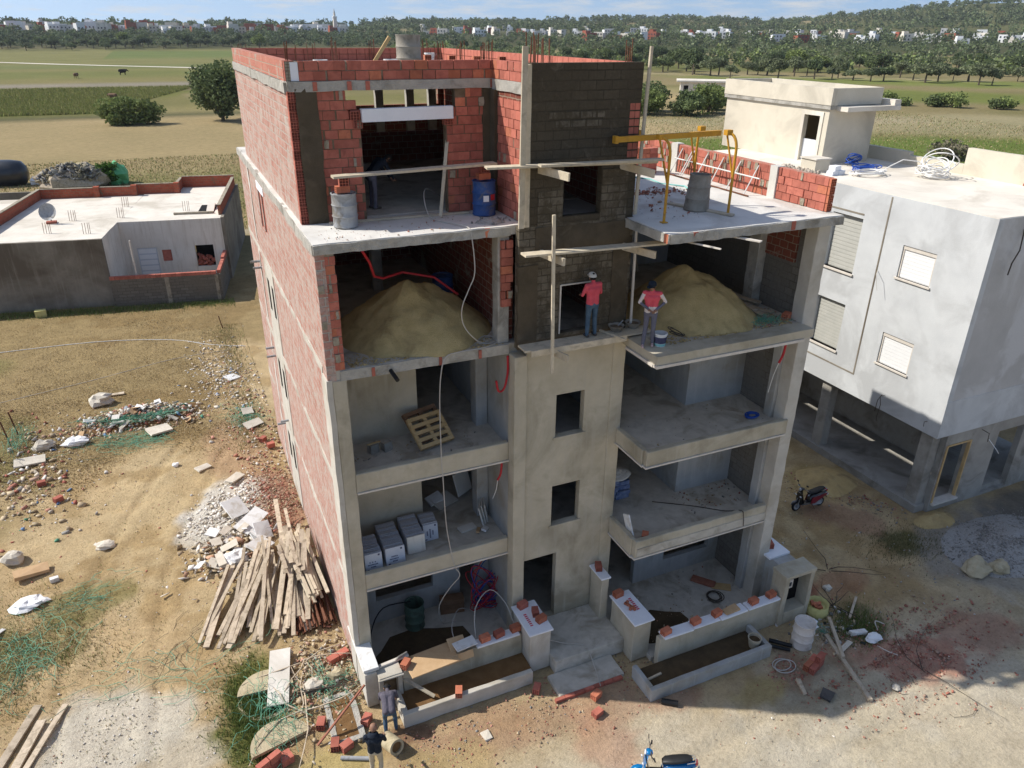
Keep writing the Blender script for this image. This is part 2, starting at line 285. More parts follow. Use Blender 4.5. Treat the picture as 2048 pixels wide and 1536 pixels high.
class MB:
    def __init__(s): s.v = []; s.f = []
    def add(s, vs, fs):
        k = len(s.v); s.v += [Vector(v) for v in vs]; s.f += [tuple(i+k for i in f) for f in fs]; return s
    def box(s, x0, x1, y0, y1, z0, z1):
        return s.add([(x0, y0, z0), (x1, y0, z0), (x1, y1, z0), (x0, y1, z0), (x0, y0, z1), (x1, y0, z1), (x1, y1, z1), (x0, y1, z1)], BOXF)
    def ob(s, c, sz, M=None, jit=0):
        M = M or Matrix.Identity(3); c = Vector(c); a, b, h = (q/2 for q in sz)
        vs = [c + M @ Vector((x*a + rnd.uniform(-jit, jit), y*b + rnd.uniform(-jit, jit), z*h + rnd.uniform(-jit, jit))) for z in (-1, 1) for x, y in ((-1, -1), (1, -1), (1, 1), (-1, 1))]
        return s.add(vs, BOXF)
    def beam(s, a, b, w, h, upv=(0, 0, 1), jit=0):
        a, b = Vector(a), Vector(b); d = (b-a); Ln = d.length; d.normalize(); u = Vector(upv); sd = d.cross(u)
        if sd.length < 1e-4: sd = d.cross(Vector((1, 0, 0)))
        sd.normalize(); u = sd.cross(d)
        return s.ob((a+b)/2, (Ln, w, h), Matrix((d, sd, u)).transposed(), jit)
    def rbox(s, x0, x1, y0, y1, z0, z1, step=.35, amp=.012, fr=2.3):
        """box with worn, slightly wavy faces and edges"""
        def n(a, b): return max(1, min(60, int(round((b-a)/step))))
        nx, ny, nz_ = n(x0, x1), n(y0, y1), n(z0, z1); idx = {}
        def P(i, j, k):
            q = (i, j, k)
            if q not in idx:
                b = Vector((x0+(x1-x0)*i/nx, y0+(y1-y0)*j/ny, z0+(z1-z0)*k/nz_))
                e = (i in (0, nx)) + (j in (0, ny)) + (k in (0, nz_))
                dsp = mn.noise_vector(b*fr)*amp + mn.noise_vector(b*fr*5)*amp*.5*(e > 1)
                idx[q] = len(s.v); s.v.append(b+dsp)
            return idx[q]
        for i in range(nx):
            for j in range(ny):
                s.f.append((P(i, j, 0), P(i, j+1, 0), P(i+1, j+1, 0), P(i+1, j, 0))); s.f.append((P(i, j, nz_), P(i+1, j, nz_), P(i+1, j+1, nz_), P(i, j+1, nz_)))
        for i in range(nx):
            for k in range(nz_):
                s.f.append((P(i, 0, k), P(i+1, 0, k), P(i+1, 0, k+1), P(i, 0, k+1))); s.f.append((P(i, ny, k), P(i, ny, k+1), P(i+1, ny, k+1), P(i+1, ny, k)))
        for j in range(ny):
            for k in range(nz_):
                s.f.append((P(0, j, k), P(0, j, k+1), P(0, j+1, k+1), P(0, j+1, k))); s.f.append((P(nx, j, k), P(nx, j+1, k), P(nx, j+1, k+1), P(nx, j, k+1)))
        return s
    def wall(s, axis, a0, a1, u0, u1, z0, z1, holes=()):
        """wall with openings; axis 'y' = faces +-y and u is x, axis 'x' = faces +-x and u is y"""
        us = sorted({u0, u1, *[q for h in holes for q in h[:2] if u0 < q < u1]}); zs = sorted({z0, z1, *[q for h in holes for q in h[2:] if z0 < q < z1]})
        def sol(i, k):
            if not (0 <= i < len(us)-1 and 0 <= k < len(zs)-1): return False
            cu, cz = (us[i]+us[i+1])/2, (zs[k]+zs[k+1])/2
            return not any(h[0] < cu < h[1] and h[2] < cz < h[3] for h in holes)
        def pt(a, u, z): return (u, a, z) if axis == 'y' else (a, u, z)
        def q(*p): s.add(p, [(0, 1, 2, 3)])
        for i in range(len(us)-1):
            for k in range(len(zs)-1):
                if not sol(i, k): continue
                A, B, C_, D = us[i], us[i+1], zs[k], zs[k+1]
                q(pt(a0, A, C_), pt(a0, B, C_), pt(a0, B, D), pt(a0, A, D)); q(pt(a1, A, C_), pt(a1, A, D), pt(a1, B, D), pt(a1, B, C_))
                if not sol(i-1, k): q(pt(a0, A, C_), pt(a0, A, D), pt(a1, A, D), pt(a1, A, C_))
                if not sol(i+1, k): q(pt(a0, B, C_), pt(a1, B, C_), pt(a1, B, D), pt(a0, B, D))
                if not sol(i, k-1): q(pt(a0, A, C_), pt(a1, A, C_), pt(a1, B, C_), pt(a0, B, C_))
                if not sol(i, k+1): q(pt(a0, A, D), pt(a0, B, D), pt(a1, B, D), pt(a1, A, D))
        return s
    def tube(s, pts, r, n=6, caps=True):
        pts = [Vector(p) for p in pts]; rs = r if isinstance(r, (list, tuple)) else [r]*len(pts)
        k0 = len(s.v); pu = None
        for i, p in enumerate(pts):
            d = (pts[min(i+1, len(pts)-1)] - pts[max(i-1, 0)]).normalized()
            if pu is None: pu = d.orthogonal().normalized()
            pu = (pu - d*pu.dot(d)); pu = pu.normalized() if pu.length > 1e-5 else d.orthogonal().normalized()
            w = d.cross(pu)
            for j in range(n):
                a = 2*math.pi*j/n; s.v.append(p + (pu*math.cos(a)+w*math.sin(a))*rs[i])
        for i in range(len(pts)-1):
            for j in range(n):
                a, b = k0+i*n+j, k0+i*n+(j+1) % n; s.f.append((a, b, b+n, a+n))
        if caps: s.f.append(tuple(k0+n-1-j for j in range(n))); e = k0+(len(pts)-1)*n; s.f.append(tuple(e+j for j in range(n)))
        return s
    def lathe(s, prof, c=(0, 0, 0), n=24, M=None, close=False):
        c = Vector(c); M = M or Matrix.Identity(3); k0 = len(s.v)
        for r, z in prof:
            for j in range(n):
                a = 2*math.pi*j/n; s.v.append(c + M @ Vector((r*math.cos(a), r*math.sin(a), z)))
        for i in range(len(prof)-1):
            for j in range(n):
                a, b = k0+i*n+j, k0+i*n+(j+1) % n; s.f.append((a, b, b+n, a+n))
        return s
    def prism(s, poly, z0, z1, M=None, c=(0, 0, 0)):
        M = M or Matrix.Identity(3); c = Vector(c); n = len(poly); k = len(s.v)
        for z in (z0, z1):
            for x, y in poly: s.v.append(c + M @ Vector((x, y, z)))
        s.f.append(tuple(k+n-1-i for i in range(n))); s.f.append(tuple(k+n+i for i in range(n)))
        for i in range(n): j = (i+1) % n; s.f.append((k+i, k+j, k+n+j, k+n+i))
        return s
    def build(s, name, mat, parent=None, smooth=False, org=None):
        o3 = Vector(org) if org else (Vector(parent.location) if parent else Vector((0, 0, 0)))
        o = mesh_obj(name, [v-o3 for v in s.v], s.f, mat, parent, smooth)
        if org and not parent: o.location = o3
        return o
def bevel(o, w=.01, seg=1):
    b = o.modifiers.new('bevel', 'BEVEL'); b.width = w; b.segments = seg; b.limit_method = 'ANGLE'; b.angle_limit = R(40); return o
def one(name, mb, mat, label, cat, org, group=None, smooth=False):
    return tag(mb.build(name, mat, None, smooth, org), label, cat, group)
def npmesh(name, V, F, C=None, mat=None, parent=None):
    """fast mesh from numpy arrays: V (n,3), F (m,k), C (n,3) point colours"""
    me = bpy.data.meshes.new(name); m_, k = F.shape
    me.vertices.add(len(V)); me.vertices.foreach_set('co', V.astype(np.float32).ravel())
    me.loops.add(m_*k); me.loops.foreach_set('vertex_index', F.astype(np.int32).ravel())
    me.polygons.add(m_); me.polygons.foreach_set('loop_start', np.arange(0, m_*k, k, dtype=np.int32))
    me.update(calc_edges=True)
    if C is not None:
        at = me.color_attributes.new('Col', 'FLOAT_COLOR', 'POINT'); at.data.foreach_set('color', np.c_[C, np.ones(len(C))].astype(np.float32).ravel())
    if mat: me.materials.append(MATS[mat])
    o = bpy.data.objects.new(name, me); COL.objects.link(o)
    if parent: o.parent = parent
    return o
NR = np.random.default_rng(3)
def rot_batch(n, flat=0):
    """n random rotation matrices; flat>0 keeps them near lying flat"""
    a = NR.uniform(0, 2*np.pi, n); tx = NR.normal(0, 1, n)*(1-flat)*1.2 + NR.normal(0, .18, n); ty = NR.normal(0, 1, n)*(1-flat)*1.2 + NR.normal(0, .18, n)
    ca, sa, cx, sx, cy, sy = np.cos(a), np.sin(a), np.cos(tx), np.sin(tx), np.cos(ty), np.sin(ty); z = np.zeros(n); o = np.ones(n)
    Z = np.stack([ca, -sa, z, sa, ca, z, z, z, o], 1).reshape(n, 3, 3); X = np.stack([o, z, z, z, cx, -sx, z, sx, cx], 1).reshape(n, 3, 3); Y = np.stack([cy, z, sy, z, o, z, -sy, z, cy], 1).reshape(n, 3, 3)
    return Z @ X @ Y
def chunks(P, S, C, flat=.5):
    """irregular hexahedra: P (n,3), S (n,3) full sizes, C (n,3)"""
    n = len(P); c = np.array([(x, y, z) for z in (-.5, .5) for x, y in ((-.5, -.5), (.5, -.5), (.5, .5), (-.5, .5))])
    Lc = c[None]*(1+NR.uniform(-.35, .35, (n, 8, 3)))*S[:, None]
    V = np.einsum('nij,nkj->nki', rot_batch(n, flat), Lc) + P[:, None]
    F = (np.array(BOXF)[None] + 8*np.arange(n)[:, None, None]).reshape(-1, 4)
    return V.reshape(-1, 3), F, np.repeat(C, 8, 0)
def cards(P, S, C, ar=1.6, upb=0):
    """leaf-sized quads at P with size S"""
    n = len(P); c = np.array([(-.5, -.5, 0), (.5, -.5, 0), (.5, .5, 0), (-.5, .5, 0)])*np.array([1, 1/ar, 1])
    M_ = rot_batch(n, upb); V = np.einsum('nij,kj->nki', M_, c)*S[:, None, None] + P[:, None]
    F = np.arange(4*n).reshape(n, 4); return V.reshape(-1, 3), F, np.repeat(C, 4, 0)
def blades(P, H, C, w=.012, lean=.45):
    n = len(P); a = NR.uniform(0, 2*np.pi, n); d = np.stack([np.cos(a), np.sin(a), np.zeros(n)], 1)
    q = np.stack([-np.sin(a), np.cos(a), np.zeros(n)], 1); ln = NR.uniform(0, lean, n)
    tip = P + (d*ln[:, None] + np.array([0, 0, 1]))*H[:, None]
    V = np.stack([P-q*w, P+q*w, tip], 1); return V.reshape(-1, 3), np.arange(3*n).reshape(n, 3), np.repeat(C, 3, 0)
def vno(x, y, s, seed=0):
    """smooth value noise in 0..1"""
    x = x/s+seed*17.3; y = y/s+seed*9.1; xi, yi = np.floor(x), np.floor(y); fx, fy = x-xi, y-yi; fx = fx*fx*(3-2*fx); fy = fy*fy*(3-2*fy)
    def h(i, j): q = np.sin(i*127.1+j*311.7+seed*7.7)*43758.5453; return q-np.floor(q)
    return (h(xi, yi)*(1-fx)+h(xi+1, yi)*fx)*(1-fy) + (h(xi, yi+1)*(1-fx)+h(xi+1, yi+1)*fx)*fy
def fbm(x, y, s, seed=0): return (vno(x, y, s, seed)*.5 + vno(x, y, s/2.1, seed+1)*.28 + vno(x, y, s/4.3, seed+2)*.22)
def sst(a, b, x): q = np.clip((x-a)/(b-a), 0, 1); return q*q*(3-2*q)
# ================================================================== ground and terrain
RAZ = [-40, -8, 12, 17, 23.6, 32, 37, 41, 43.3, 46.3, 49.2, 52, 54.7, 60, 100]
RZ = [14, 14, 15, 25, 31, 37, 38, 34, 37, 45, 53, 59, 63, 62, 40]
def hgt(x, y):
    r = np.hypot(x, y); az = np.degrees(np.arctan2(x, y)); rg = np.interp(az, RAZ, RZ)
    h = 10*sst(600, 1000, r) + (rg-10 + (fbm(x, y, 260, 5)-.5)*14*sst(1000, 1500, r))*sst(950, 1700, r)
    return h
def graded(lo, a, b, hi, st, g):
    c = list(np.arange(a, b+1e-6, st)); s = st; q = c[0]
    while q > lo: s *= g; q -= s; c.insert(0, q)
    s = st; q = c[-1]
    while q < hi: s *= g; q += s; c.append(q)
    return np.array(c)
gx = graded(-2500, -13, 24, 4500, .16, 1.07); gy = graded(-400, -8, 36, 4500, .16, 1.06)
X, Y = np.meshgrid(gx, gy); r = np.hypot(X, Y)
near = 1-sst(40, 120, r)
Z = hgt(X, Y) + near*(fbm(X, Y, 1.3, 2)-.5)*.07 + (fbm(X, Y, .5, 8)-.5)*.03*near
inb = (X > -.4) & (X < 13.2) & (Y > -2.4) & (Y < 15.5); Z = np.where(inb, np.minimum(Z, 0)-.02, Z)
for (x0_, y0_), (x1_, y1_), bend in (((-7.5, -3), (-4.0, 16), 1.2), ((-5.2, -3), (-2.2, 15), 1.0), ((-2, -7.0), (19, -6.2), -.6), ((-2, -5.4), (19, -4.6), -.6), ((15.5, -6), (16.5, 9), .5)):
    t_ = ((X-x0_)*(x1_-x0_)+(Y-y0_)*(y1_-y0_))/((x1_-x0_)**2+(y1_-y0_)**2); L0 = math.hypot(x1_-x0_, y1_-y0_); nx_, ny_ = -(y1_-y0_)/L0, (x1_-x0_)/L0
    dd = (X-x0_)*nx_+(Y-y0_)*ny_ - bend*np.sin(np.clip(t_, 0, 1)*np.pi)-(fbm(X, Y, 3, 77)-.5)*.5; ok_ = (t_ > 0) & (t_ < 1)
    Z = Z + np.where(ok_ & ~inb, -.05*np.exp(-(dd/.14)**2)+.03*np.exp(-((np.abs(dd)-.3)/.12)**2), 0)
Z = Z - .9*((np.hypot(X+2.45, Y-.35) < .55))
Cc = np.zeros(X.shape+(3,)); Cc[:] = (.235, .195, .10)
def paint(mask, col, k=1.0):
    global Cc
    a = np.clip(mask, 0, 1)[..., None]*k; Cc = Cc*(1-a) + np.array(col)*a
w1 = (fbm(X, Y, 2.5, 11)-.5); w2 = (fbm(X, Y, 14, 12)-.5); w3 = (fbm(X, Y, 60, 13)-.5)
paint(sst(.45, .62, fbm(X, Y, 35, 21)), (.15, .145, .055), .6*1)                                    # greenish meadow patches
paint(1-sst(150, 200, r), (.36, .285, .16))                                                       # dry fallow
paint((1-sst(60, 70, Y))*(1-sst(60, 120, np.abs(X))), (.335, .25, .13))                            # stubble left of the site
paint(sst(.52, .62, fbm(X, Y, 3.5, 31))*(1-sst(45, 60, r)), (.26, .18, .085), .6)
paint(sst(.56, .66, fbm(X, Y, 9, 32))*(1-sst(45, 60, r)), (.19, .185, .07), .55)
# bare sandy yard round the building
ybnd = 16.5+X*.25+w1*4; yard = (1-sst(-1.2, 1.2, Y-np.maximum(ybnd, 8)))*sst(-11, -8.5, X+w1*3)
yard = np.maximum(yard, (1-sst(-1, 1, Y-27-w1*5))*sst(-3.0, -1.6, X+w1*2)); yard = np.where(X > 5, 1-sst(22, 34, r+w1*5), yard)
paint(yard, (.53, .40, .235)); paint(yard*sst(.5, .63, fbm(X, Y, 2.2, 41)), (.56, .44, .27), .7); paint(yard*sst(.55, .66, fbm(X, Y, 1.4, 42)), (.39, .275, .14), .7)
paint((1-sst(-5.5, -3, Y+w1*2))*sst(-1, 1, X+w1*3)*(1-sst(16, 22, X)), (.60, .53, .41), .9)
paint(sst(.56, .66, fbm(X, Y, 1.1, 47))*(1-sst(-6, -2.5, Y))*sst(-1, 1, X), (.60, .54, .44), .7)
def blob(cx, cy, rx, ry, col, k=1, rot=0, n=.5, seed=50):
    dx, dy = X-cx, Y-cy; c_, s_ = math.cos(rot), math.sin(rot); u, v_ = (dx*c_+dy*s_)/rx, (-dx*s_+dy*c_)/ry
    q = np.sqrt(u*u+v_*v_)+(fbm(X, Y, max(.4, min(rx, ry)*.8), seed)-.5)*n*2; paint(1-sst(.7, 1.1, q), col, k)
blob(-.9, 9.6, 1.2, 2.6, (.40, .215, .155), .85, seed=51); blob(-2.4, 10.3, 1.4, 2.4, (.72, .69, .65), .9, -.5, seed=52); blob(-3.4, 8.7, 1.1, 1.0, (.70, .67, .62), .7, seed=53)
blob(-1.7, 14.5, 1.5, 3.5, (.44, .28, .18), .6, seed=54); blob(-6.2, .8, 1.9, 2.1, (.66, .62, .54), .85, seed=55); blob(-4.5, -.6, 1.2, .9, (.64, .59, .50), .7, seed=56)
blob(-2.7, .2, .95, 2.0, (.14, .155, .04), .9, -.25, seed=57); blob(-7.0, 6.4, 1.4, 1.0, (.15, .15, .05), .6, seed=58); blob(-9.5, 4.5, 1.5, 2.2, (.16, .17, .06), .6, seed=59); blob(-7.6, 4.9, .9, 1.2, (.17, .17, .06), .5, seed=60)
blob(3.2, -3.0, 2.4, .8, (.37, .22, .15), .55, -.2, seed=61); blob(5.6, -3.2, 1.2, .9, (.42, .24, .17), .5, seed=62); blob(5.2, -4.5, .9, .8, (.48, .25, .17), .5, seed=63); blob(7.6, -3.9, .9, .5, (.40, .2, .13), .5, seed=64)
blob(14.6, -5.6, 1.7, 1.0, (.44, .21, .15), .75, -.35, .7, 65); blob(13.2, -4.4, .9, .7, (.38, .20, .14), .6, 0, .7, 66); blob(11.2, -4.5, .8, .6, (.40, .21, .15), .6, 0, .6, 67); blob(15.4, -2.2, 1.2, .6, (.37, .16, .10), .5, seed=68); blob(13.9, -1.9, .55, .5, (.34, .13, .09), .8, seed=69)
blob(17.5, -5.5, 1.6, 1.0, (.42, .22, .16), .6, seed=81); blob(14.4, -3.9, .9, .8, (.13, .12, .055), .7, seed=70); blob(18.9, -1.5, 1.0, .8, (.10, .11, .035), .75, seed=71); blob(18.2, .4, .9, 1.6, (.34, .19, .14), .6, .6, seed=72); blob(19.2, 2.9, 1.6, 1.4, (.47, .35, .16), .8, seed=73); blob(21.2, -1.0, 1.4, .6, (.46, .34, .16), .8, seed=74)
blob(22, -3, 4.2, 2.2, (.34, .32, .29), .8, seed=75); blob(25.5, -1.7, 3.0, 1.2, (.16, .15, .14), .8, seed=76); blob(11.5, -5.0, 1.6, 1.1, (.30, .26, .18), .5, seed=77); blob(9, -7.2, 2.0, 1.2, (.60, .55, .46), .6, seed=78)
blob(10, -4.7, .9, .5, (.46, .36, .16), .7, seed=79); blob(1.2, -3.6, 1.6, .8, (.47, .36, .18), .6, seed=80); blob(-1.3, -2.3, 1.4, .7, (.50, .40, .17), .8, seed=82); blob(0.6, -2.2, .9, .35, (.2, .11, .075), .8, seed=83)
# fields to the left and behind
lf = (X < 60+w2*10)
def band(y0, y1, col, k=1, e=3, cond=None):
    q = sst(y0-e, y0+e, Y+w2*e*1.6)*(1-sst(y1-e, y1+e, Y+w2*e*1.6))
    paint(q*(lf if cond is None else cond), col, k)
band(41, 56, (.29, .235, .125), .8); band(52.6, 54.4, (.42, .36, .26), .8, .5, (X > -3)); band(62, 90, (.17, .165, .06), .75, 4, (X > -16+w2*8)); band(88, 162, (.325, .255, .135), .85, 4)
band(157.2, 158.6, (.06, .07, .03), .8, .5); band(163, 243, (.135, .145, .038), 1, 3, np.clip(1-sst(-4, 8, X+w2*24-(Y-205)*.35), 0, 1)); band(163, 200, (.16, .155, .05), .6, 8)
band(225, 243, (.15, .12, .07), .7, 3); band(244, 268, (.27, .24, .20), .9, 2); band(268, 360, (.20, .18, .07), .9, 4); band(295, 345, (.15, .165, .05), .8, 10); band(360, 400, (.13, .165, .05), .7, 6); band(400, 660, (.19, .185, .07), .9, 9)
band(480, 620, (.12, .165, .05), .75, 12, (X > -25))
# fields to the right
rf = sst(40, 60, X)
def field(cx, cy, rx, ry, col, k=.9, rot=.65): blob(cx, cy, rx, ry, col, k, rot, .22, int(cx) % 97)
field(104, 66, 55, 17, (.12, .165, .035), .95, -.45); field(140, 92, 75, 20, (.31, .275, .165), .85, -.55); field(118, 112, 30, 9, (.36, .31, .22), .6, -.6); field(125, 175, 60, 26, (.35, .28, .155), .9, -.6)
field(90, 130, 22, 12, (.23, .19, .09), .8, -.6); field(190, 150, 70, 28, (.15, .175, .045), .95, -.7); field(240, 200, 80, 26, (.17, .20, .055), .95, -.7); field(230, 236, 90, 10, (.36, .30, .18), .7, -.7); field(260, 300, 120, 40, (.12, .135, .04), .85, -.6)
field(420, 420, 130, 42, (.33, .28, .155), .9, -.7); field(330, 560, 160, 50, (.24, .215, .11), .85, -.6); field(520, 560, 90, 40, (.17, .16, .06), .8, -.7); field(560, 330, 120, 50, (.14, .15, .05), .8, -.7)
wood = sst(620, 700, r+w3*120)*(1-sst(1100, 1250, r)); paint(wood, (.05, .06, .026), .85)
hill = sst(1050, 1250, r+w3*150); paint(hill, (.11, .115, .05)); paint(hill*sst(.56, .64, fbm(X, Y, 190, 91)), (.30, .245, .14), .85); paint(hill*sst(.55, .62, fbm(X, Y, 120, 95)), (.045, .06, .028), .9)
n0, n1 = X.shape; ii = np.arange(n0*n1).reshape(n0, n1); F = np.stack([ii[:-1, :-1], ii[:-1, 1:], ii[1:, 1:], ii[1:, :-1]], -1).reshape(-1, 4)
gr = npmesh('ground', np.stack([X, Y, Z], -1).reshape(-1, 3), F, Cc.reshape(-1, 3), 'ground')
gr.data.polygons.foreach_set('use_smooth', [True]*len(gr.data.polygons)); tag(gr, kind='structure')

def strip(name, mat, pts, w, z=.06):
    m = MB(); P = [Vector((x, y, float(hgt(np.array(x), np.array(y)))+z)) for x, y in pts]; V = []
    for i, p in enumerate(P):
        d_ = (P[min(i+1, len(P)-1)]-P[max(i-1, 0)]); n_ = Vector((-d_.y, d_.x, 0)).normalized()*w*.5*(1+.25*mn.noise(p*.05)); V += [p-n_, p+n_]
    m.v = V; m.f = [(2*i, 2*i+1, 2*i+3, 2*i+2) for i in range(len(P)-1)]; return tag(m.build(name, mat), kind='structure')
strip('dirt_track', 'stone_pale', [(x, 372-.93*x+3*math.sin(x*.04)) for x in range(-230, 60, 6)], 5)
strip('footpath', 'lid_concrete', [(x, 243+.04*x+1.5*math.sin(x*.07)) for x in range(-120, 90, 5)], 1.4)
# ================================================================== the building under construction
B = thing('apartment_building', 'unfinished four storey apartment building of concrete frame and red hollow brick', 'building', (6, 6, 0))
def bp(name, mat, fn, par=None, smooth=False):
    mb = MB(); fn(mb); o = mb.build(name, mat, None, smooth, None); o.parent = par or B
    o.location = -Vector(B.location); return o
def sub(name, mat, par, fn):
    mb = MB(); fn(mb); o = mb.build(name, mat); o.parent = par; return o
# floor slabs and roof
for z0, z1, mt in ((3.05, 3.3, 'floor_dusty'), (6.03, 6.3, 'floor_dusty'), (9.02, 9.25, 'floor_dusty')):
    bp('floor_slab', mt, lambda m: (m.rbox(.2, 12.15, .02, 14.8, z0, z1, .6, .01), m.rbox(7.55, 12.12, -1.68, .019, z0, z1, .5, .01)))
bp('ground_floor_slab', 'floor_dusty', lambda m: (m.box(.2, 12.15, -.9, 14.8, 0, .15), m.box(7.7, 12.1, -2.6, -.901, 0, .15)))
s4 = bp('terrace_slab', 'terrace_floor', lambda m: (m.rbox(-.01, 12.37, -.02, 15, 11.93, 12.14, .3, .018), m.rbox(7.3, 12.36, -2.06, -.021, 11.93, 12.141, .3, .018)))
for q_ in ((-.02, 4.4, -.055, -.0, 11.92, 12.12), (7.32, 12.36, -2.09, -2.0, 11.92, 12.12)): sub('slab_edge', 'concrete', s4, lambda m: m.rbox(*q_, .12, .022, 4))
sub('slab_edge', 'concrete', s4, lambda m: m.rbox(7.27, 7.34, -2.06, -.3, 11.92, 12.12, .12, .022, 4))
bp('roof_slab', 'concrete', lambda m: (m.rbox(.1, 7.45, 1.78, 13, 14.95, 15.13, .4, .012), m.rbox(4.72, 7.44, -.28, 1.779, 14.95, 15.128, .4, .012)))
# left side wall: masonry with the slab edges showing
lh = [(8.35, 8.95, 10.35, 11.55), (9.15, 9.75, 10.35, 11.55)]
for zb in (7.35, 4.4, 1.5): lh += [(8.85, 9.35, zb, zb+1.15), (9.85, 10.35, zb, zb+1.15)]
lw = bp('side_wall', 'side_wall', lambda m: m.wall('x', 0, .2, .0, 15, 0, 11.93, lh))
bp('side_wall', 'side_wall', lambda m: m.wall('x', .1, .3, 2.0, 13, 12.142, 14.95))
bp('parapet', 'parapet_smear', lambda m: (m.box(.08, .28, 2.0, 12.8, 15.13, 15.53)))
sub('lintel', 'foam_white', lw, lambda m: m.box(-.015, .16, 8.25, 9.85, 11.56, 11.8))
for u in (8.35, 9.15): sub('shutter_frame', 'brick_red', lw, lambda m: m.box(.03, .12, u+.05, u+.5, 10.37, 11.54))
for zb, za in ((9.02, 9.26), (6.03, 6.31), (3.05, 3.31)):
    sub('slab_edge', 'edge_plaster', lw, lambda m: m.rbox(-.012, .05, .5, 15.02, zb+.04, za-.03, .2, .035, 1.9))
sub('slab_edge', 'concrete', lw, lambda m: m.rbox(-.04, .05, 0, 15.03, 11.9, 12.12, .25, .035, 1.9))
sub('slab_edge', 'concrete', lw, lambda m: m.rbox(.05, .12, 1.85, 13.02, 14.9, 15.12, .25, .035, 1.9))
sub('plaster_strip', 'edge_plaster', lw, lambda m: m.wall('x', -.02, .03, 8.55, 10.75, 0.1, 9.0, lh))
sub('corner_plaster', 'edge_plaster', lw, lambda m: m.rbox(-.03, .1, -.02, .62, 0, 9.05, .4, .018))
sub('column_seam', 'concrete_light', lw, lambda m: m.rbox(-.012, .02, 12.0, 12.25, 0, 11.9, .3, .02))
sub('column_seam', 'mortar_dark', lw, lambda m: m.rbox(-.012, .02, 11.93, 11.99, 6.5, 11.9, .3, .02))
for y_, z_, l_ in ((12.2, 8.55, .35), (11.9, 8.4, .3), (11.4, 5.5, .3), (11.2, 5.25, .32), (10.9, 2.6, .3), (9.5, 3.4, .3)):
    sub('drain_stub', 'steel_grey', lw, lambda m: m.tube([(-l_, y_, z_), (.05, y_, z_)], .045, 8))
# right wall, rear wall, stair core walls
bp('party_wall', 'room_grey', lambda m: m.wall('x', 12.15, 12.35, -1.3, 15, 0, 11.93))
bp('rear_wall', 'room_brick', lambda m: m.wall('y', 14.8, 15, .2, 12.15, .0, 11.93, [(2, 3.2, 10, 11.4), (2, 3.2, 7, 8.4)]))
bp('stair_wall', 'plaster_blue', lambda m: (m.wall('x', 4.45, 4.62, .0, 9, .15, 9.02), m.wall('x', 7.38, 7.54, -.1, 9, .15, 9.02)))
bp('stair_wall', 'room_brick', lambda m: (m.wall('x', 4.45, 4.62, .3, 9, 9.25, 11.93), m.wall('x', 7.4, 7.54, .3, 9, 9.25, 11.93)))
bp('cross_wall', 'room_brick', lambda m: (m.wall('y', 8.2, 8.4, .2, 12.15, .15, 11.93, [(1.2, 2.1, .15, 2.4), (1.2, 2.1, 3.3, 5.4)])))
for z0, z1 in ((3.3, 6.03), (6.3, 9.02)):
    bp('loggia_wall', 'plaster', lambda m: m.box(.2, 2.55, 1.8, 1.98, z0, z1))
    bp('loggia_wall', 'plaster_blue', lambda m: m.box(10.15, 12.15, .28, .45, z0, z1))
    bp('room_wall', 'plaster_blue', lambda m: m.box(10.15, 10.3, .45, 4.5, z0, z1))
bp('loggia_wall', 'plaster_blue', lambda m: m.wall('y', 1.8, 1.98, .2, 3.6, .15, 3.05, [(1.0, 2.75, .95, 2.5)]))
bp('loggia_wall', 'plaster_blue', lambda m: m.wall('y', .28, .45, 8.9, 12.15, .15, 3.05, [(10.0, 11.75, .75, 2.2)]))
# columns
col = lambda a, b, c, d, e, f, mt='plaster': bevel(bp('column', mt, lambda m: m.rbox(a, b, c, d, e, f, .22, .013, 3)), .015)
col(.1, .42, -.015, .3, .15, 9.02); col(4.4, 4.74, -.37, .02, .15, 9.02); col(7.18, 7.56, -.33, .05, .15, 9.02)
col(12.0, 12.4, -1.72, -1.3, .0, 11.93, 'edge_plaster'); col(4.1, 4.44, 1.5, 1.9, .15, 9.02, 'plaster_blue'); col(11.85, 12.14, .1, .5, 9.25, 11.93, 'concrete'); col(4.15, 4.44, .1, .45, 9.25, 11.93, 'concrete'); col(11.9, 12.14, -1.3, -1.0, .15, 9.02, 'plaster_blue')
for x_, y_ in ((2.4, 5.2), (.35, 6), (9.6, 3.2), (9.6, 6)): col(x_, x_+.3, y_, y_+.3, 9.25, 11.93, 'concrete')
# loggia beams, balcony parapets with pale drip edges
for z0, z1 in ((3.02, 3.5), (6.0, 6.52)):
    b = bevel(bp('beam', 'plaster', lambda m: m.rbox(.42, 4.4, -.03, .14, z0, z1, .2, .014, 3)), .015)
    sub('drip_edge', 'lip_white', b, lambda m: m.box(.42, 4.4, -.055, .1, z0-.045, z0-.002))
for z0, z1, y0 in ((3.0, 3.55, -1.6), (6.0, 6.44, -1.72)):
    b = bevel(bp('balcony_parapet', 'plaster', lambda m: (m.rbox(7.5, 12.1, y0-.06, y0+.1, z0, z1, .2, .014, 3), m.rbox(7.44, 7.6, y0+.1, -.34, z0, z1, .2, .014, 3))), .015)
    sub('drip_edge', 'lip_white', b, lambda m: (m.box(7.46, 12.05, y0-.085, y0+.05, z0-.045, z0-.002), m.box(7.42, 7.55, y0+.05, -.34, z0-.045, z0-.002)))
b = bp('slab_front', 'plaster', lambda m: (m.rbox(7.26, 12.05, -2.12, -1.6, 9.04, 9.26, .4, .01), m.rbox(7.26, 7.7, -1.6, -.33, 9.04, 9.26, .4, .01)))
sub('drip_edge', 'lip_white', b, lambda m: (m.box(7.24, 11.75, -2.15, -2.0, 8.96, 9.03), m.box(7.22, 7.36, -2.0, -.8, 8.96, 9.03)))
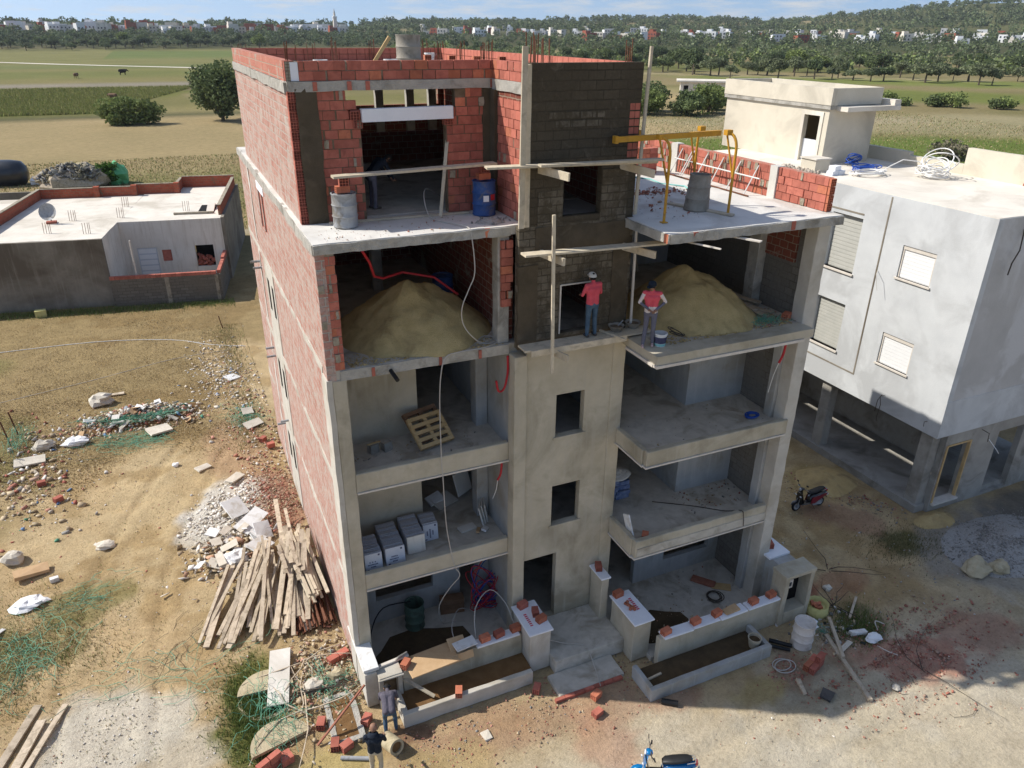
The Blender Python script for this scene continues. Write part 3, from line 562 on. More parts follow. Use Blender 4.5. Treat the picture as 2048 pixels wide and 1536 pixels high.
bp('beam', 'concrete', lambda m: m.rbox(.3, 4.4, -.02, .2, 9.0, 9.24, .3, .015))
# terrace slab fronts carry stray brick ends
for x_, y_, mt in ((3.8, -.03, 'brick_orange'), (7.29, -2.03, 'brick_orange'), (7.95, -2.07, 'brick_red'), (10.75, -2.07, 'brick_red'), (7.31, -.35, 'brick_red')):
    sub('brick', mt, s4, lambda m: m.box(x_-.02, x_+.1, y_-.02, y_+.12, 11.93, 12.13))
for x_ in (1.0, 2.6, 3.6): sub('brick', 'brick_red', s4, lambda m: m.box(x_, x_+.07, -.05, .05, 9.01, 9.22))
# stair tower front
tf = bp('tower_wall', 'plaster', lambda m: m.wall('y', -.3, -.1, 4.74, 7.18, 0, 9.18, [(5.6, 6.42, 6.53, 7.77), (5.57, 6.42, 3.74, 5.03), (4.77, 5.78, .5, 2.77)]))
for x0, x1, z0 in ((5.6, 6.42, 6.53), (5.57, 6.42, 3.74)): sub('window_sill', 'plaster', tf, lambda m: m.box(x0-.06, x1+.06, -.335, -.12, z0-.06, z0+.012))
tb = bp('tower_wall', 'tower_block', lambda m: m.wall('y', -.3, -.1, 4.5, 7.5, 9.181, 12.14, [(5.6, 6.42, 9.45, 10.66)]))
for q_ in ((4.48, 4.98, -.325, -.25, 9.2, 11.25), (6.98, 7.42, -.325, -.25, 9.2, 12.1), (4.9, 7.0, -.318, -.25, 11.5, 12.1)): sub('render_patch', 'render_dark', tb, lambda m: m.rbox(*q_, .12, .025, 3))
sub('door_frame', 'lip_white', tb, lambda m: (m.box(5.58, 5.61, -.33, -.28, 9.45, 10.68), m.box(5.61, 6.43, -.33, -.28, 10.66, 10.69)))
tt = bp('tower_wall', 'tower_dark', lambda m: m.wall('y', -.3, -.1, 4.74, 7.46, 12.141, 15.53, [(5.58, 6.55, 12.3, 13.46)]))
for q_ in ((6.56, 7.25, -.322, -.25, 12.15, 13.3), (4.95, 5.57, -.318, -.25, 12.15, 12.9)): sub('render_patch', 'tower_block', tt, lambda m: m.rbox(*q_, .12, .02, 3))
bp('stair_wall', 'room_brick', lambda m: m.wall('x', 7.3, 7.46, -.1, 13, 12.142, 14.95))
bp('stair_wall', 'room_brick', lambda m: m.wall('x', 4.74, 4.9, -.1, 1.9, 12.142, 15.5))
bp('tower_column', 'wood_board', lambda m: m.rbox(4.62, 4.739, -.31, -.1, 12.142, 15.5, .4, .006))
# ring beam of the top storey
rb_ = bp('ring_beam', 'concrete', lambda m: (m.rbox(.12, 4.9, 1.76, 1.99, 14.93, 15.13, .25, .014), m.rbox(4.7, 4.76, -.1, 1.77, 14.9, 15.12, .25, .01)))
for x_ in (.62, 1.35, 1.75, 4.66): sub('brick', 'brick_red', rb_, lambda m: m.box(x_, x_+.09, 1.735, 1.85, 14.94, 15.12))
# --- individually built hollow bricks
BM = {}
def hollow(l, d, h, nx=3, nz=3):
    """brick with open cells in its two ends (along x)"""
    mb = MB(); mb.box(-l/2, l/2, -d/2, d/2, -h/2, h/2); mb.f = [f for i, f in enumerate(mb.f) if i not in (3, 5)]
    for sx in (-1, 1):
        X0 = sx*l/2; w = .012; cy = (d-w*(nx+1))/nx; cz = (h-w*(nz+1))/nz
        ys = [-d/2]; zs = [-h/2]
        for i in range(nx): ys += [ys[-1]+w, ys[-1]+w+cy]
        ys.append(d/2)
        for i in range(nz): zs += [zs[-1]+w, zs[-1]+w+cz]
        zs.append(h/2); dp = X0-sx*.06
        for i in range(len(ys)-1):
            for k in range(len(zs)-1):
                a, b_, c_, e = ys[i], ys[i+1], zs[k], zs[k+1]
                if i % 2 and k % 2:
                    mb.add([(dp, a, c_), (dp, b_, c_), (dp, b_, e), (dp, a, e)], [(0, 1, 2, 3)])
                    for p0, p1 in (((a, c_), (b_, c_)), ((b_, c_), (b_, e)), ((b_, e), (a, e)), ((a, e), (a, c_))):
                        mb.add([(X0, *p0), (X0, *p1), (dp, *p1), (dp, *p0)], [(0, 1, 2, 3)])
                else: mb.add([(X0, a, c_), (X0, b_, c_), (X0, b_, e), (X0, a, e)], [(0, 1, 2, 3)])
    return mb
def bmesh_data(kind, l, d, h, mat):
    k = (kind, round(l, 3), round(d, 3), round(h, 3), mat)
    if k not in BM:
        mb = hollow(l, d, h) if kind == 'h' else MB().box(-l/2, l/2, -d/2, d/2, -h/2, h/2)
        me = bpy.data.meshes.new('brick'); me.from_pydata([tuple(v) for v in mb.v], [], mb.f); me.materials.append(MATS[mat]); BM[k] = me
    return BM[k]
def put(me, loc, rot, parent=None, name='brick'):
    o = bpy.data.objects.new(name, me); COL.objects.link(o); o.rotation_euler = rot
    o.location = Vector(loc)-(Vector(B.location) if parent else Vector((0, 0, 0)))
    if parent: o.parent = parent
    return o
NB = 0
def courses(par, axis, face, u0, u1, z0, n, step=None, dep=.12, bl=.3, bh=.2, seed=1, patch=.07, mat='brick_red', ends=None, sgn=-1):
    """lay n courses of single bricks on the face of a wall; ends(c)->(u0,u1) trims a course"""
    global NB
    q = random.Random(seed); pt = MB()
    for c in range(n):
        a, b = ends(c) if ends else (u0, u1)
        if b-a < .08: continue
        z = z0+c*bh+bh/2; u = a - (bl/2 if c % 2 else 0) - q.uniform(0, .04)
        while u < b-.03:
            s, e = max(u, a), min(u+bl+q.choice((-.03, 0, 0, .02)), b); u = u+bl if e < b else b
            if e-s < .05: continue
            L_ = round((e-s-.012)*50)/50; off = q.uniform(-.006, .006)
            cf = face - sgn*(dep/2) + sgn*(.012+off); cu = (s+e)/2
            me = bmesh_data('b', L_, dep, round(bh-.016, 3), mat if q.random() > .12 else 'brick_orange')
            loc = (cu, cf, z) if axis == 'y' else (cf, cu, z)
            put(me, loc, (q.uniform(-.008, .008), q.uniform(-.012, .012), (0 if axis == 'y' else math.pi/2)+q.uniform(-.012, .012)), par); NB += 1
            if q.random() < patch:
                w_ = q.uniform(.05, .14); f2 = face+sgn*.02
                if axis == 'y': pt.rbox(cu-w_/2, cu+w_/2, f2-.02, f2+.012, z-.09, z+.09, .06, .018, 9)
                else: pt.rbox(f2-.012, f2+.012, cu-w_/2, cu+w_/2, z-.09, z+.09, .06, .018, 9)
    if pt.v:
        o = pt.build('mortar_patch', 'mortar'); o['kind'] = 'stuff'; o.parent = par; o.location = -Vector(par.location) if par is not B else -Vector(B.location)
# top storey front wall, panels left and right of the opening
tw = bp('front_wall', 'mortar_dark', lambda m: m.wall('y', 1.8, 1.98, .3, 1.58, 12.141, 14.92, [(1.3, 1.6, 14.3, 15)])); bp('front_wall', 'mortar_dark', lambda m: m.wall('y', 1.8, 1.98, 3.56, 4.74, 12.141, 14.92, [(3.5, 3.8, 14.3, 15)]))
endL = lambda c: (.66, 1.58 if c < 11 else {11: 1.62, 12: 1.52, 13: 1.3}[c])
courses(B, 'y', 1.8, .66, 1.58, 12.14, 14, ends=endL, seed=4, patch=.1)
courses(B, 'y', 1.8, 3.58, 4.5, 12.14, 14, ends=lambda c: (3.58 if c < 11 else {11: 3.66, 12: 3.8, 13: 4.05}[c], 4.5), seed=5, patch=.06)
for q_ in ((.24, .7, 1.755, 1.85, 12.15, 14.98), (4.48, 4.72, 1.76, 1.85, 12.15, 14.92), (4.66, 4.76, 1.5, 1.759, 12.15, 14.9)): sub('render_patch', 'render_dark', tw, lambda m: m.rbox(*q_, .12, .025, 3))
for c in range(14): put(bmesh_data('h', .19, .18, .185, 'brick_red'), (.17, 1.87, 12.24+c*.2), (0, 0, math.pi/2), B)
for x_, z_ in ((1.52, 14.25), (1.46, 14.42), (3.66, 14.42), (3.62, 14.25)): put(bmesh_data('h', .2, .2, .185, 'brick_red'), (x_, 1.83, z_), (0, 0, math.pi/2), B)
bp('room_shade_sheet', 'floor_dusty', lambda m: m.box(.3, 7.28, 2.0, 12.74, 12.1, 12.166)); bp('lintel', 'foam_white', lambda m: m.ob((2.65, 1.74, 14.43), (2.1, .2, .27), rotm(0, -.006, 0)))  # darker sheet over the slab puts the room's shade into its colour
# rear of the top storey: low wall, posts, open above
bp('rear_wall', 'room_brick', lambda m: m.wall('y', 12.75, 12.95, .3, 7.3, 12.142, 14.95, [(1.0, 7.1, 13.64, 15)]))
for x_ in (2.9, 4.68, 5.82, 6.66): bp('post', 'concrete', lambda m: m.rbox(x_, x_+.28, 12.5, 12.74, 12.142, 14.94, .6, .006))
for x_, y_ in ((1.9, 8.5),): bp('post', 'concrete', lambda m: m.rbox(x_, x_+.25, y_, y_+.25, 12.142, 14.94, .6, .006))
bp('room_wall', 'room_brick', lambda m: m.box(3.4, 7.3, 9.5, 9.65, 12.142, 13.1)); bp('room_wall', 'room_brick', lambda m: m.box(.3, 1.8, 8, 8.15, 12.142, 13.4))
# front parapet, return to the tower, parapets seen from inside
bp('parapet', 'mortar', lambda m: (m.box(.1, 4.86, 1.82, 1.98, 15.131, 15.515), m.box(4.76, 4.9, -.1, 1.98, 15.131, 15.515)))
courses(B, 'y', 1.8, .36, 4.76, 15.13, 2, seed=8, patch=.0); courses(B, 'x', 4.74, -.08, 1.76, 15.13, 2, seed=9, patch=.03); courses(B, 'x', 4.74, .0, 1.5, 12.15, 13, seed=10, patch=.05)
bp('parapet_end', 'foam_white', lambda m: m.box(.2, .36, 1.8, 1.97, 15.14, 15.5)); put(bmesh_data('h', .2, .2, .19, 'brick_red'), (.19, 1.92, 15.23), (0, 0, math.pi/2), B); put(bmesh_data('h', .2, .2, .19, 'brick_red'), (.19, 1.92, 15.43), (0, 0, math.pi/2), B)
pb = MB(); q = random.Random(12)
for c in range(2):
    u = .3
    while u < 7.2: pb.ob((u+.14, 12.88, 15.23+c*.2), (.285, .14, .185), rotm(0, 0, q.uniform(-.02, .02))); u += .3
    u = -.05
    while u < 12.7: pb.ob((7.37, u+.14, 15.23+c*.2), (.15, .285, .185), rotm(0, 0, q.uniform(-.02, .02))); u += .3
o = pb.build('parapet_bricks', 'brick_red'); o.parent = B; o.location = -Vector(B.location); o['kind'] = 'stuff'
bp('parapet', 'mortar', lambda m: (m.box(.1, 7.44, 12.9, 13.0, 15.131, 15.5), m.box(7.38, 7.455, -.1, 12.9, 15.131, 15.5)))
# brick pier under the terrace slab at the left corner
bp('pier', 'mortar', lambda m: m.box(.02, .4, .02, .3, 9.25, 11.93)); courses(B, 'y', 0.02, .01, .42, 9.26, 13, seed=21, patch=.28, dep=.2)
courses(B, 'y', .02, 4.2, 4.5, 10.2, 8, seed=22, patch=.35, dep=.2)
# pale and red blocks left showing in the tower
q = random.Random(31)
for x_, z_, l_ in ((5.35, 14.5, .36), (5.74, 14.5, .34), (6.12, 14.5, .36), (6.46, 14.5, .2), (5.5, 14.32, .34), (5.88, 14.32, .34), (6.28, 14.32, .36)): put(bmesh_data('b', l_, .1, .14, 'tower_block'), (x_, -.263, z_), (0, 0, 0), B)
for k in range(7):
    for j in range(2): put(bmesh_data('b', .12, .1, .14, 'brick_red'), (7.24+j*.135, -.258, 13.6+k*.17), (0, q.uniform(-.05, .05), 0), B)
# terrace parapet on the right
bp('parapet', 'parapet_smear', lambda m: (m.box(12.18, 12.36, .5, 7, 12.142, 12.96), m.box(12.2, 12.36, -1.55, .15, 12.142, 12.95)))
bp('parapet_pilaster', 'concrete_light', lambda m: m.rbox(12.12, 12.37, .15, .42, 12.142, 12.97, .3, .012)); bp('parapet_pilaster', 'concrete_light', lambda m: m.rbox(12.12, 12.37, 4.6, 4.9, 12.142, 12.99, .3, .012))
courses(B, 'x', 12.18, -1.58, .15, 12.15, 4, seed=41, patch=.04, dep=.16); courses(B, 'x', 12.18, .42, 4.6, 12.15, 4, seed=42, patch=.35, dep=.16); courses(B, 'x', 12.18, 4.9, 7, 12.15, 4, seed=43, patch=.5, dep=.16)
for c in range(4): put(bmesh_data('h', .19, .17, .185, 'brick_orange'), (12.27, -1.56, 12.25+c*.2), (0, 0, math.pi/2), B)
# red masonry inside the third floor, upper right
bp('room_wall', 'room_brick', lambda m: m.box(12.08, 12.15, -1.0, .1, 10.7, 11.93))
bp('room_wall', 'plaster_blue', lambda m: m.wall('y', 4.6, 4.75, 7.54, 12.14, 9.25, 11.93, [(8.4, 9.3, 9.25, 11.2)]))
# starter bars left standing on the roof
q = random.Random(51)
for x_, y_, n_, h_ in ((.25, 2.0, 4, .75), (.4, 12.8, 5, .5), (2.6, 12.6, 4, .6), (4.6, 2.2, 5, .7), (4.7, 12.7, 4, .7), (4.9, .0, 6, .95), (7.3, .1, 5, .85), (7.2, 4.0, 5, .8), (7.2, 8.0, 6, .7), (5.0, 6.5, 5, .75), (5.9, 7.0, 5, .7), (2.2, 6.6, 4, .75), (7.3, 12.6, 5, .6), (6.4, 3.5, 4, .6), (5.8, 10, 4, .7)):
    bp('starter_bars', 'rust', lambda m: [m.tube([(x_+dx, y_+dy, 15.1), (x_+dx+q.uniform(-.03, .03), y_+dy, 15.13+h_*q.uniform(.8, 1.1))], .012, 4) for dx, dy in [(q.uniform(-.12, .12), q.uniform(-.1, .1)) for _ in range(n_)]])
# ---- front gardens, steps, planters (one piece with the house)
def gp(name, mat, *bx, par=None, bw=.012): return bevel(bp(name, mat, lambda m: [m.rbox(*b_, .25, .014, 3) for b_ in bx], par), bw)
gp('garden_wall', 'edge_plaster', (-.02, .3, -1.0, -.03, 0, 1.15)); gp('coping', 'concrete_light', (-.04, .38, -.95, .9, 1.152, 1.2))
gp('garden_wall', 'plaster', (.95, 4.37, -1.12, -.93, 0, 1.0)); gp('gate_pillar', 'edge_plaster', (4.38, 5.0, -1.62, -.5, 0, 1.36)); gp('gate_pillar', 'plaster', (7.18, 7.74, -2.4, -1.2, 0, 1.36)); gp('gate_pillar', 'plaster', (6.92, 7.16, -1.0, -.38, .4, 1.93))
gp('planter', 'edge_plaster', (.68, 4.3, -2.0, -1.86, 0, .45), (.68, .82, -1.86, -1.12, 0, .449)); bp('planter_soil', 'soil_rust', lambda m: m.box(.82, 4.37, -1.86, -1.12, 0, .3))
gp('garden_wall', 'plaster', (7.75, 12.0, -2.86, -2.66, 0, 1.0)); gp('planter', 'plaster_blue', (6.9, 10.95, -3.82, -3.68, 0, .42), (6.9, 7.04, -3.68, -2.87, 0, .419), (10.81, 10.95, -3.68, -2.87, 0, .419)); bp('planter_soil', 'soil_wet', lambda m: m.box(7.04, 10.81, -3.68, -2.87, 0, .2))
gp('meter_niche', 'plaster', (11.98, 12.14, -2.95, -2.4, 0, 1.72), (12.95, 13.1, -2.95, -2.4, 0, 1.72), (12.14, 12.95, -2.5, -2.4, 0, 1.72), (11.96, 13.12, -2.97, -2.38, 1.722, 1.84), (12.14, 12.95, -2.95, -2.5, 0, .45)); gp('garden_wall', 'plaster_blue', (12.32, 13.0, -2.4, -1.2, 0, 1.68))
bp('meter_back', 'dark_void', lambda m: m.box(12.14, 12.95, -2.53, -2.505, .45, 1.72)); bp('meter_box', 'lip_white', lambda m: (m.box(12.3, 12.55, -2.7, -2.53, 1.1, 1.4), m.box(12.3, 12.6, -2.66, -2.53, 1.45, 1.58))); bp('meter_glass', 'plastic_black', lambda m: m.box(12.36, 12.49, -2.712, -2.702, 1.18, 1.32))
gp('meter_niche', 'edge_plaster', (.3, .92, -1.2, -.75, 1.0, 1.08), (.3, .42, -1.18, -.9, 0, .998), (.8, .92, -1.18, -.9, 0, .998), bw=.01); bp('meter_back', 'mortar_dark', lambda m: m.box(.42, .8, -.93, -.9, 0, 1.0)); gp('coping', 'edge_plaster', (.28, .95, -1.24, -1.16, 1.0, 1.05))
gp('porch', 'floor_dusty', (5.0, 7.18, -1.98, -.31, 0, .5)); gp('porch', 'floor_dusty', (4.75, 6.75, -2.75, -1.985, -.05, .1))
for k in range(7): put(bmesh_data('b', .28, .1, .09, 'brick_red'), (4.72+k*.295, -2.81, .05), (0, 0, rnd.uniform(-.05, .05)), B)
# ================================================================== neighbours
def tp(T, name, mat, fn, par=None, smooth=False):
    """part of thing T (or sub-part of par), verts in T's local frame"""
    mb = MB(); fn(mb); o = mesh_obj(name, mb.v, mb.f, mat, par or T, smooth); return o
# --- grey rendered block on the right
N = thing('grey_building', 'pale grey rendered block on concrete pillars with roller shutters, right of the brick building', 'building', (20.6, -.55, 0))
w = tp(N, 'side_wall', 'nb_wall', lambda m: m.wall('x', 0, .25, 0, 15, 3.28, 11.0, [(1.75, 3.1, 8.3, 9.45), (1.75, 3.1, 5.0, 6.2), (5.0, 6.45, 7.85, 9.95), (5.0, 6.45, 4.7, 6.62)]))
for a, b, c, d in ((1.75, 3.1, 8.3, 9.45), (1.75, 3.1, 5.0, 6.2)):
    s = tp(N, 'window', 'shutter_white', lambda m: m.box(.08, .12, a, b, c, d))
    for k in range(9): tp(N, 'shutter_slat', 'shutter_white', lambda m: m.box(.07, .082, a+.03, b-.03, c+.03+k*(d-c)/9.2, c+.028+(k+.96)*(d-c)/9.2), s)
    tp(N, 'window_sill', 'lip_white', lambda m: m.box(-.06, .1, a-.05, b+.05, c-.06, c), s)
    for y_ in (a+.02, b-.06): tp(N, 'window_frame', 'lip_white', lambda m: m.box(.04, .078, y_, y_+.04, c+.005, d-.02), s)
    tp(N, 'shutter_box', 'lip_white', lambda m: m.box(.03, .078, a+.02, b-.02, d-.14, d-.022), s)
for a, b, c, d in ((5.0, 6.45, 7.85, 9.95), (5.0, 6.45, 4.7, 6.62)):
    s = tp(N, 'window', 'shutter_grey', lambda m: m.box(.17, .2, a, b, c, d))
    for k in range(14): tp(N, 'shutter_slat', 'shutter_grey', lambda m: m.box(.155, .172, a+.03, b-.03, c+.03+k*(d-c)/14.2, c+.02+(k+.88)*(d-c)/14.2), s)
    tp(N, 'window_sill', 'lip_white', lambda m: m.box(-.07, .17, a-.05, b+.05, c-.07, c), s)
bevel(tp(N, 'pilaster', 'nb_wall', lambda m: m.rbox(-.1, -.002, 4.0, 6.9, 4.05, 10.98, .6, .006)) if 0 else tp(N, 'groove', 'house_grey', lambda m: (m.box(-.012, 0, 3.93, 4.0, 4.1, 10.95))))
tp(N, 'groove', 'house_grey', lambda m: m.box(-.012, 0, 4.0, 7.5, 4.1, 4.16)); tp(N, 'groove', 'house_grey', lambda m: m.box(-.012, 0, 5.0, 7.0, 10.08, 10.14))
tp(N, 'front_wall', 'nb_front', lambda m: m.wall('y', 0, .25, .25, 8, 3.28, 11.0, [(5.4, 6.8, 5, 6.2)])); tp(N, 'front_band', 'nb_wall', lambda m: m.rbox(.0, 8, -.012, .0, 3.29, 4.7, .6, .006))
tp(N, 'roof', 'roof_cream', lambda m: m.rbox(.02, 6.4, .03, 15, 10.85, 11.02, .6, .012)); tp(N, 'ceiling', 'nb_pillar', lambda m: m.box(.25, 8, .25, 15, 3.2, 3.4))
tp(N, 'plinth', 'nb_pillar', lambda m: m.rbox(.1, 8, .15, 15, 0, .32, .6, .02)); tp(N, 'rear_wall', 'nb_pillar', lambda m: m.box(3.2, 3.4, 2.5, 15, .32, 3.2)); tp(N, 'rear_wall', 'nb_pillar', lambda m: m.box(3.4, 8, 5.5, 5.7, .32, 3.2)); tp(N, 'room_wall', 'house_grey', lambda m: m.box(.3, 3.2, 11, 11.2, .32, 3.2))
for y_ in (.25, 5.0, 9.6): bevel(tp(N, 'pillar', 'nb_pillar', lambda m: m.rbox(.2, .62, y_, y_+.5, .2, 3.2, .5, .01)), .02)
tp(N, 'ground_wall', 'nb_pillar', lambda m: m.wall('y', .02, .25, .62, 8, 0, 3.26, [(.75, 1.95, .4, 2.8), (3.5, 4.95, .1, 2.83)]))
df = tp(N, 'door_frame', 'wood_pallet', lambda m: m.box(.7, .77, -.02, .1, .4, 2.82)); tp(N, 'door_frame', 'wood_pallet', lambda m: m.box(1.93, 1.99, -.02, .1, .4, 2.82)); tp(N, 'door_frame', 'wood_pallet', lambda m: m.box(.77, 1.93, -.02, .1, 2.78, 2.84)); tp(N, 'door_sill', 'lip_white', lambda m: m.box(.7, 2.0, -.12, .2, .33, .41))
# parapets along the far side of its roof
for a, b, h in ((8.6, 11.5, .55), (6.0, 8.6, .4), (3.4, 6.0, 1.05), (2.2, 3.4, .5)): tp(N, 'roof_parapet', 'nb_house', lambda m: m.rbox(6.1, 6.35, a+.005, b-.005, 11.0, 11.0+h, .5, .01))
tp(N, 'roof_parapet', 'nb_house', lambda m: m.rbox(5.0, 6.4, 1.4, 2.19, 11.0, 11.62, .5, .01)); tp(N, 'roof_curb', 'brick_red', lambda m: m.rbox(6.02, 6.1, 2.2, 3.4, 11.01, 11.12, .2, .02))
# stair house on that roof
sh = tp(N, 'stair_house', 'nb_house', lambda m: m.wall('x', 2.5, 2.7, 9.95, 16.6, 11, 13.25, [(10.4, 11.3, 11.05, 12.95)]))
tp(N, 'front_wall', 'nb_house', lambda m: m.box(2.7, 5.15, 9.95, 10.15, 11, 13.25), sh); tp(N, 'side_wall', 'nb_house', lambda m: m.box(4.95, 5.15, 10.15, 16.6, 11, 13.25), sh); tp(N, 'rear_wall', 'nb_house', lambda m: m.box(2.7, 4.95, 16.4, 16.6, 11, 13.25), sh)
tp(N, 'door_surround', 'roof_cream', lambda m: m.wall('x', 2.46, 2.5, 10.22, 11.48, 11.02, 13.12, [(10.4, 11.3, 11.02, 12.95)]), sh); tp(N, 'door_leaf', 'door_metal', lambda m: m.box(2.6, 2.64, 10.4, 11.3, 11.05, 11.95), sh)
tp(N, 'roof', 'concrete', lambda m: m.rbox(2.4, 5.2, 9.85, 16.7, 13.252, 13.4, .5, .01), sh); tp(N, 'canopy', 'roof_cream', lambda m: m.rbox(2.75, 5.75, 9.25, 9.849, 13.2, 13.38, .5, .01), sh); tp(N, 'canopy_lip', 'roof_cream', lambda m: m.rbox(5.4, 5.76, 9.3, 10.4, 13.385, 13.6, .5, .008), sh)
for b_ in ((2.38, 2.55, 9.83, 16.72, 13.41, 14.08), (2.56, 5.2, 9.83, 10.0, 13.41, 14.07), (5.05, 5.2, 10.01, 16.7, 13.41, 14.07), (2.56, 5.04, 16.55, 16.7, 13.41, 14.07)): tp(N, 'roof_parapet', 'nb_house', lambda m: m.rbox(*b_, .6, .008), sh)
tp(N, 'roof_block', 'nb_house', lambda m: m.rbox(.75, 1.5, 8.5, 9.3, 11, 11.5, .4, .008)); tp(N, 'roof_block_cap', 'roof_cream', lambda m: m.rbox(.7, 1.55, 8.45, 9.35, 11.5, 11.55, .4, .006))
# loose wires out of its walls
for pts in (((-.02, 2.4, 3.9), (-.3, 2.35, 3.95), (-.25, 2.3, 3.6), (-.3, 2.3, 3.1), (-.2, 2.35, 2.9)), ((-.02, 2.5, 3.9), (-.2, 2.5, 3.7), (-.15, 2.55, 3.2)), ((-.02, .5, 3.75), (-.25, .45, 3.8), (-.3, .4, 3.65))):
    tp(N, 'wire', 'cable_dark', lambda m: m.tube(pts, .012, 4))
tp(N, 'wire', 'cable_dark', lambda m: m.tube([(1.3, -.02, 10.6), (1.0, -.25, 10.0), (.8, -.25, 9.6), (.85, -.2, 9.2)], .022, 5)); tp(N, 'wire', 'cable_white', lambda m: m.tube([(3.0, 0.01, 2.6), (3.1, -.3, 2.3), (3.3, -.3, 2.1)], .015, 5)); tp(N, 'wire', 'cable_dark', lambda m: m.tube([(2.4, 0.0, 3.15), (2.45, -.25, 3.1), (2.5, -.25, 2.75)], .015, 5))
tp(N, 'wire', 'cable_grey', lambda m: m.tube([(-.02, 3.9, 8.3), (-.3, 3.7, 8.25), (-.32, 3.5, 7.7)], .01, 4))
# coils and blocks lying on that roof
def coil(name, mat, label, c, r, n, flat=.25, th=.02, seed=0, squash=1.0, cat='cable'):
    q = random.Random(seed); m = MB()
    for k in range(n):
        rr = r*q.uniform(.75, 1.1); ox, oy = q.uniform(-.25, .25)*r, q.uniform(-.25, .25)*r; tx, ty = q.uniform(-flat, flat), q.uniform(-flat, flat)
        lo = min(-abs(tx)-abs(ty), 0)*rr
        m.tube([(c[0]+ox+rr*math.cos(a), c[1]+oy+rr*squash*math.sin(a), c[2]+th+k*th*.6-lo+rr*(math.cos(a)*tx+math.sin(a)*ty)) for a in [2*math.pi*i/20 for i in range(21)]], th, 5, False)
    return one(name, m, mat, label, cat, c)
coil('cable_coil', 'cable_white', 'tangled white cable coil on the grey building roof beside the parapet', (24.9, 5.3, 11.02), .55, 12, .7, .022, 3)
coil('cable_coil', 'cable_white', 'loose white cable loops spread flat on the grey building roof', (22.9, 6.6, 11.02), .7, 7, .08, .02, 4, .6)
coil('pipe_coil', 'cable_blue', 'blue pipe coil lying on the grey building roof', (23.7, 7.5, 11.02), .5, 9, .1, .02, 5, .7, 'pipe')
coil('pipe_coil', 'cable_blue', 'dark blue pipe coil standing by the rooftop stair house', (24.2, 8.7, 11.02), .3, 6, .6, .02, 6, .8, 'pipe')
one('cable', MB().tube([(23.2, 6.5, 11.05), (23.6, 6.3, 11.4), (24.0, 6.1, 11.65), (24.5, 5.8, 11.6), (24.8, 5.4, 11.3)], .02, 5), 'cable_white', 'single arching white cable between the coils on the grey roof', 'cable', (23.6, 6.3, 11))
for k, (x_, y_, z_) in enumerate(((21.6, 7.25, 11.1), (22.0, 7.3, 11.1), (21.75, 7.3, 11.28))): one('white_block', MB().ob((x_, y_, z_), (.4, .28, .18), rotm(0, 0, .2), .008), 'foam_white', ('white block at the left end of the pair on the grey roof', 'white block at the right end of the pair on the grey roof', 'white block resting on the two others on the grey roof')[k], 'block', (x_, y_, z_-.09))
q = np.c_[NR.uniform(20.8, 21.5, 60), NR.uniform(7.6, 9.6, 60), np.full(60, 11.06)]; V, F_, C_ = chunks(q, NR.uniform(.05, .17, (60, 3)), np.array([(.55, .48, .4)])*NR.uniform(.5, 1.1, (60, 1)))
tag(npmesh('rubble', V, F_, C_, 'debris'), 'broken rubble along the grey roof edge beside the stair house', 'rubble', kind='stuff')
# --- single storey house on the left
H = thing('flat_roof_house', 'low house with pale flat roof and red brick parapet on the left', 'house', (-7.0, 36.2, 0), rz=R(-10))
tp(H, 'front_wall', 'house_grey', lambda m: m.box(-12, 0, 0, .2, 0, 4.3)); tp(H, 'side_wall', 'house_cream', lambda m: m.box(-.2, 0.0, .2, 4.5, 0, 4.3))
fwl = tp(H, 'front_wall', 'house_cream', lambda m: m.wall('y', 4.5, 4.7, -.2, 6.5, 0, 4.3, [(.85, 2.1, .05, 2.5), (2.4, 3.0, 1.5, 2.3), (4.55, 5.75, 1.0, 2.5)]))
dr = tp(H, 'door', 'door_metal', lambda m: m.box(.85, 2.1, 4.56, 4.62, .05, 2.5))
for k in range(6): tp(H, 'door_panel', 'shutter_white', lambda m: m.box(.92, 2.03, 4.545, 4.56, .15+k*.39, .45+k*.39), dr)
tp(H, 'window', 'brick_red', lambda m: m.box(2.4, 3.0, 4.6, 4.64, 1.5, 2.3))
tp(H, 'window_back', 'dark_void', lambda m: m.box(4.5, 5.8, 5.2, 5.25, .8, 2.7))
q = random.Random(5)
for k in range(22): tp(H, 'brick', 'brick_red', lambda m: m.ob((4.7+q.random()*.95, 4.65+q.random()*.2, 1.05+q.random()*.75), (.28, .14, .14), rotm(q.uniform(-.6, .6), q.uniform(-.6, .6), q.uniform(-1, 1))))
tp(H, 'side_wall', 'house_grey', lambda m: m.box(6.5, 6.7, 4.5, 17, 0, 4.35)); tp(H, 'roof', 'roof_cream', lambda m: m.rbox(-12, -.01, .2, 13.8, 4.15, 4.31, .8, .02)); tp(H, 'roof', 'roof_cream', lambda m: m.wall('y', 0, 0, 0, 0, 0, 0) if 0 else m.rbox(-.01, 6.5, 4.52, 16.8, 4.15, 4.305, .8, .02))
tp(H, 'rear_wall', 'house_grey', lambda m: m.box(-12, 6.5, 16.8, 17, 0, 4.3))
for b_ in ((-7.3, -7.08, .6, 13.8, 5.0), (-7.07, -3.2, 13.6, 13.82, 5.0), (-3.19, -.6, 13.7, 13.9, 5.0), (-.59, 2.3, 14.2, 14.4, 5.05), (2.31, 2.5, 14.2, 16.6, 5.05), (2.51, 6.5, 16.4, 16.6, 5.15), (6.3, 6.52, 5.4, 16.39, 5.0)):
    tp(H, 'roof_parapet', 'house_brick', lambda m: m.box(b_[0], b_[1], b_[2], b_[3], 4.3, b_[4])); tp(H, 'parapet_top', 'mortar', lambda m: m.rbox(b_[0]-.01, b_[1]+.01, b_[2], b_[3], b_[4]+.001, b_[4]+.035, .4, .012))
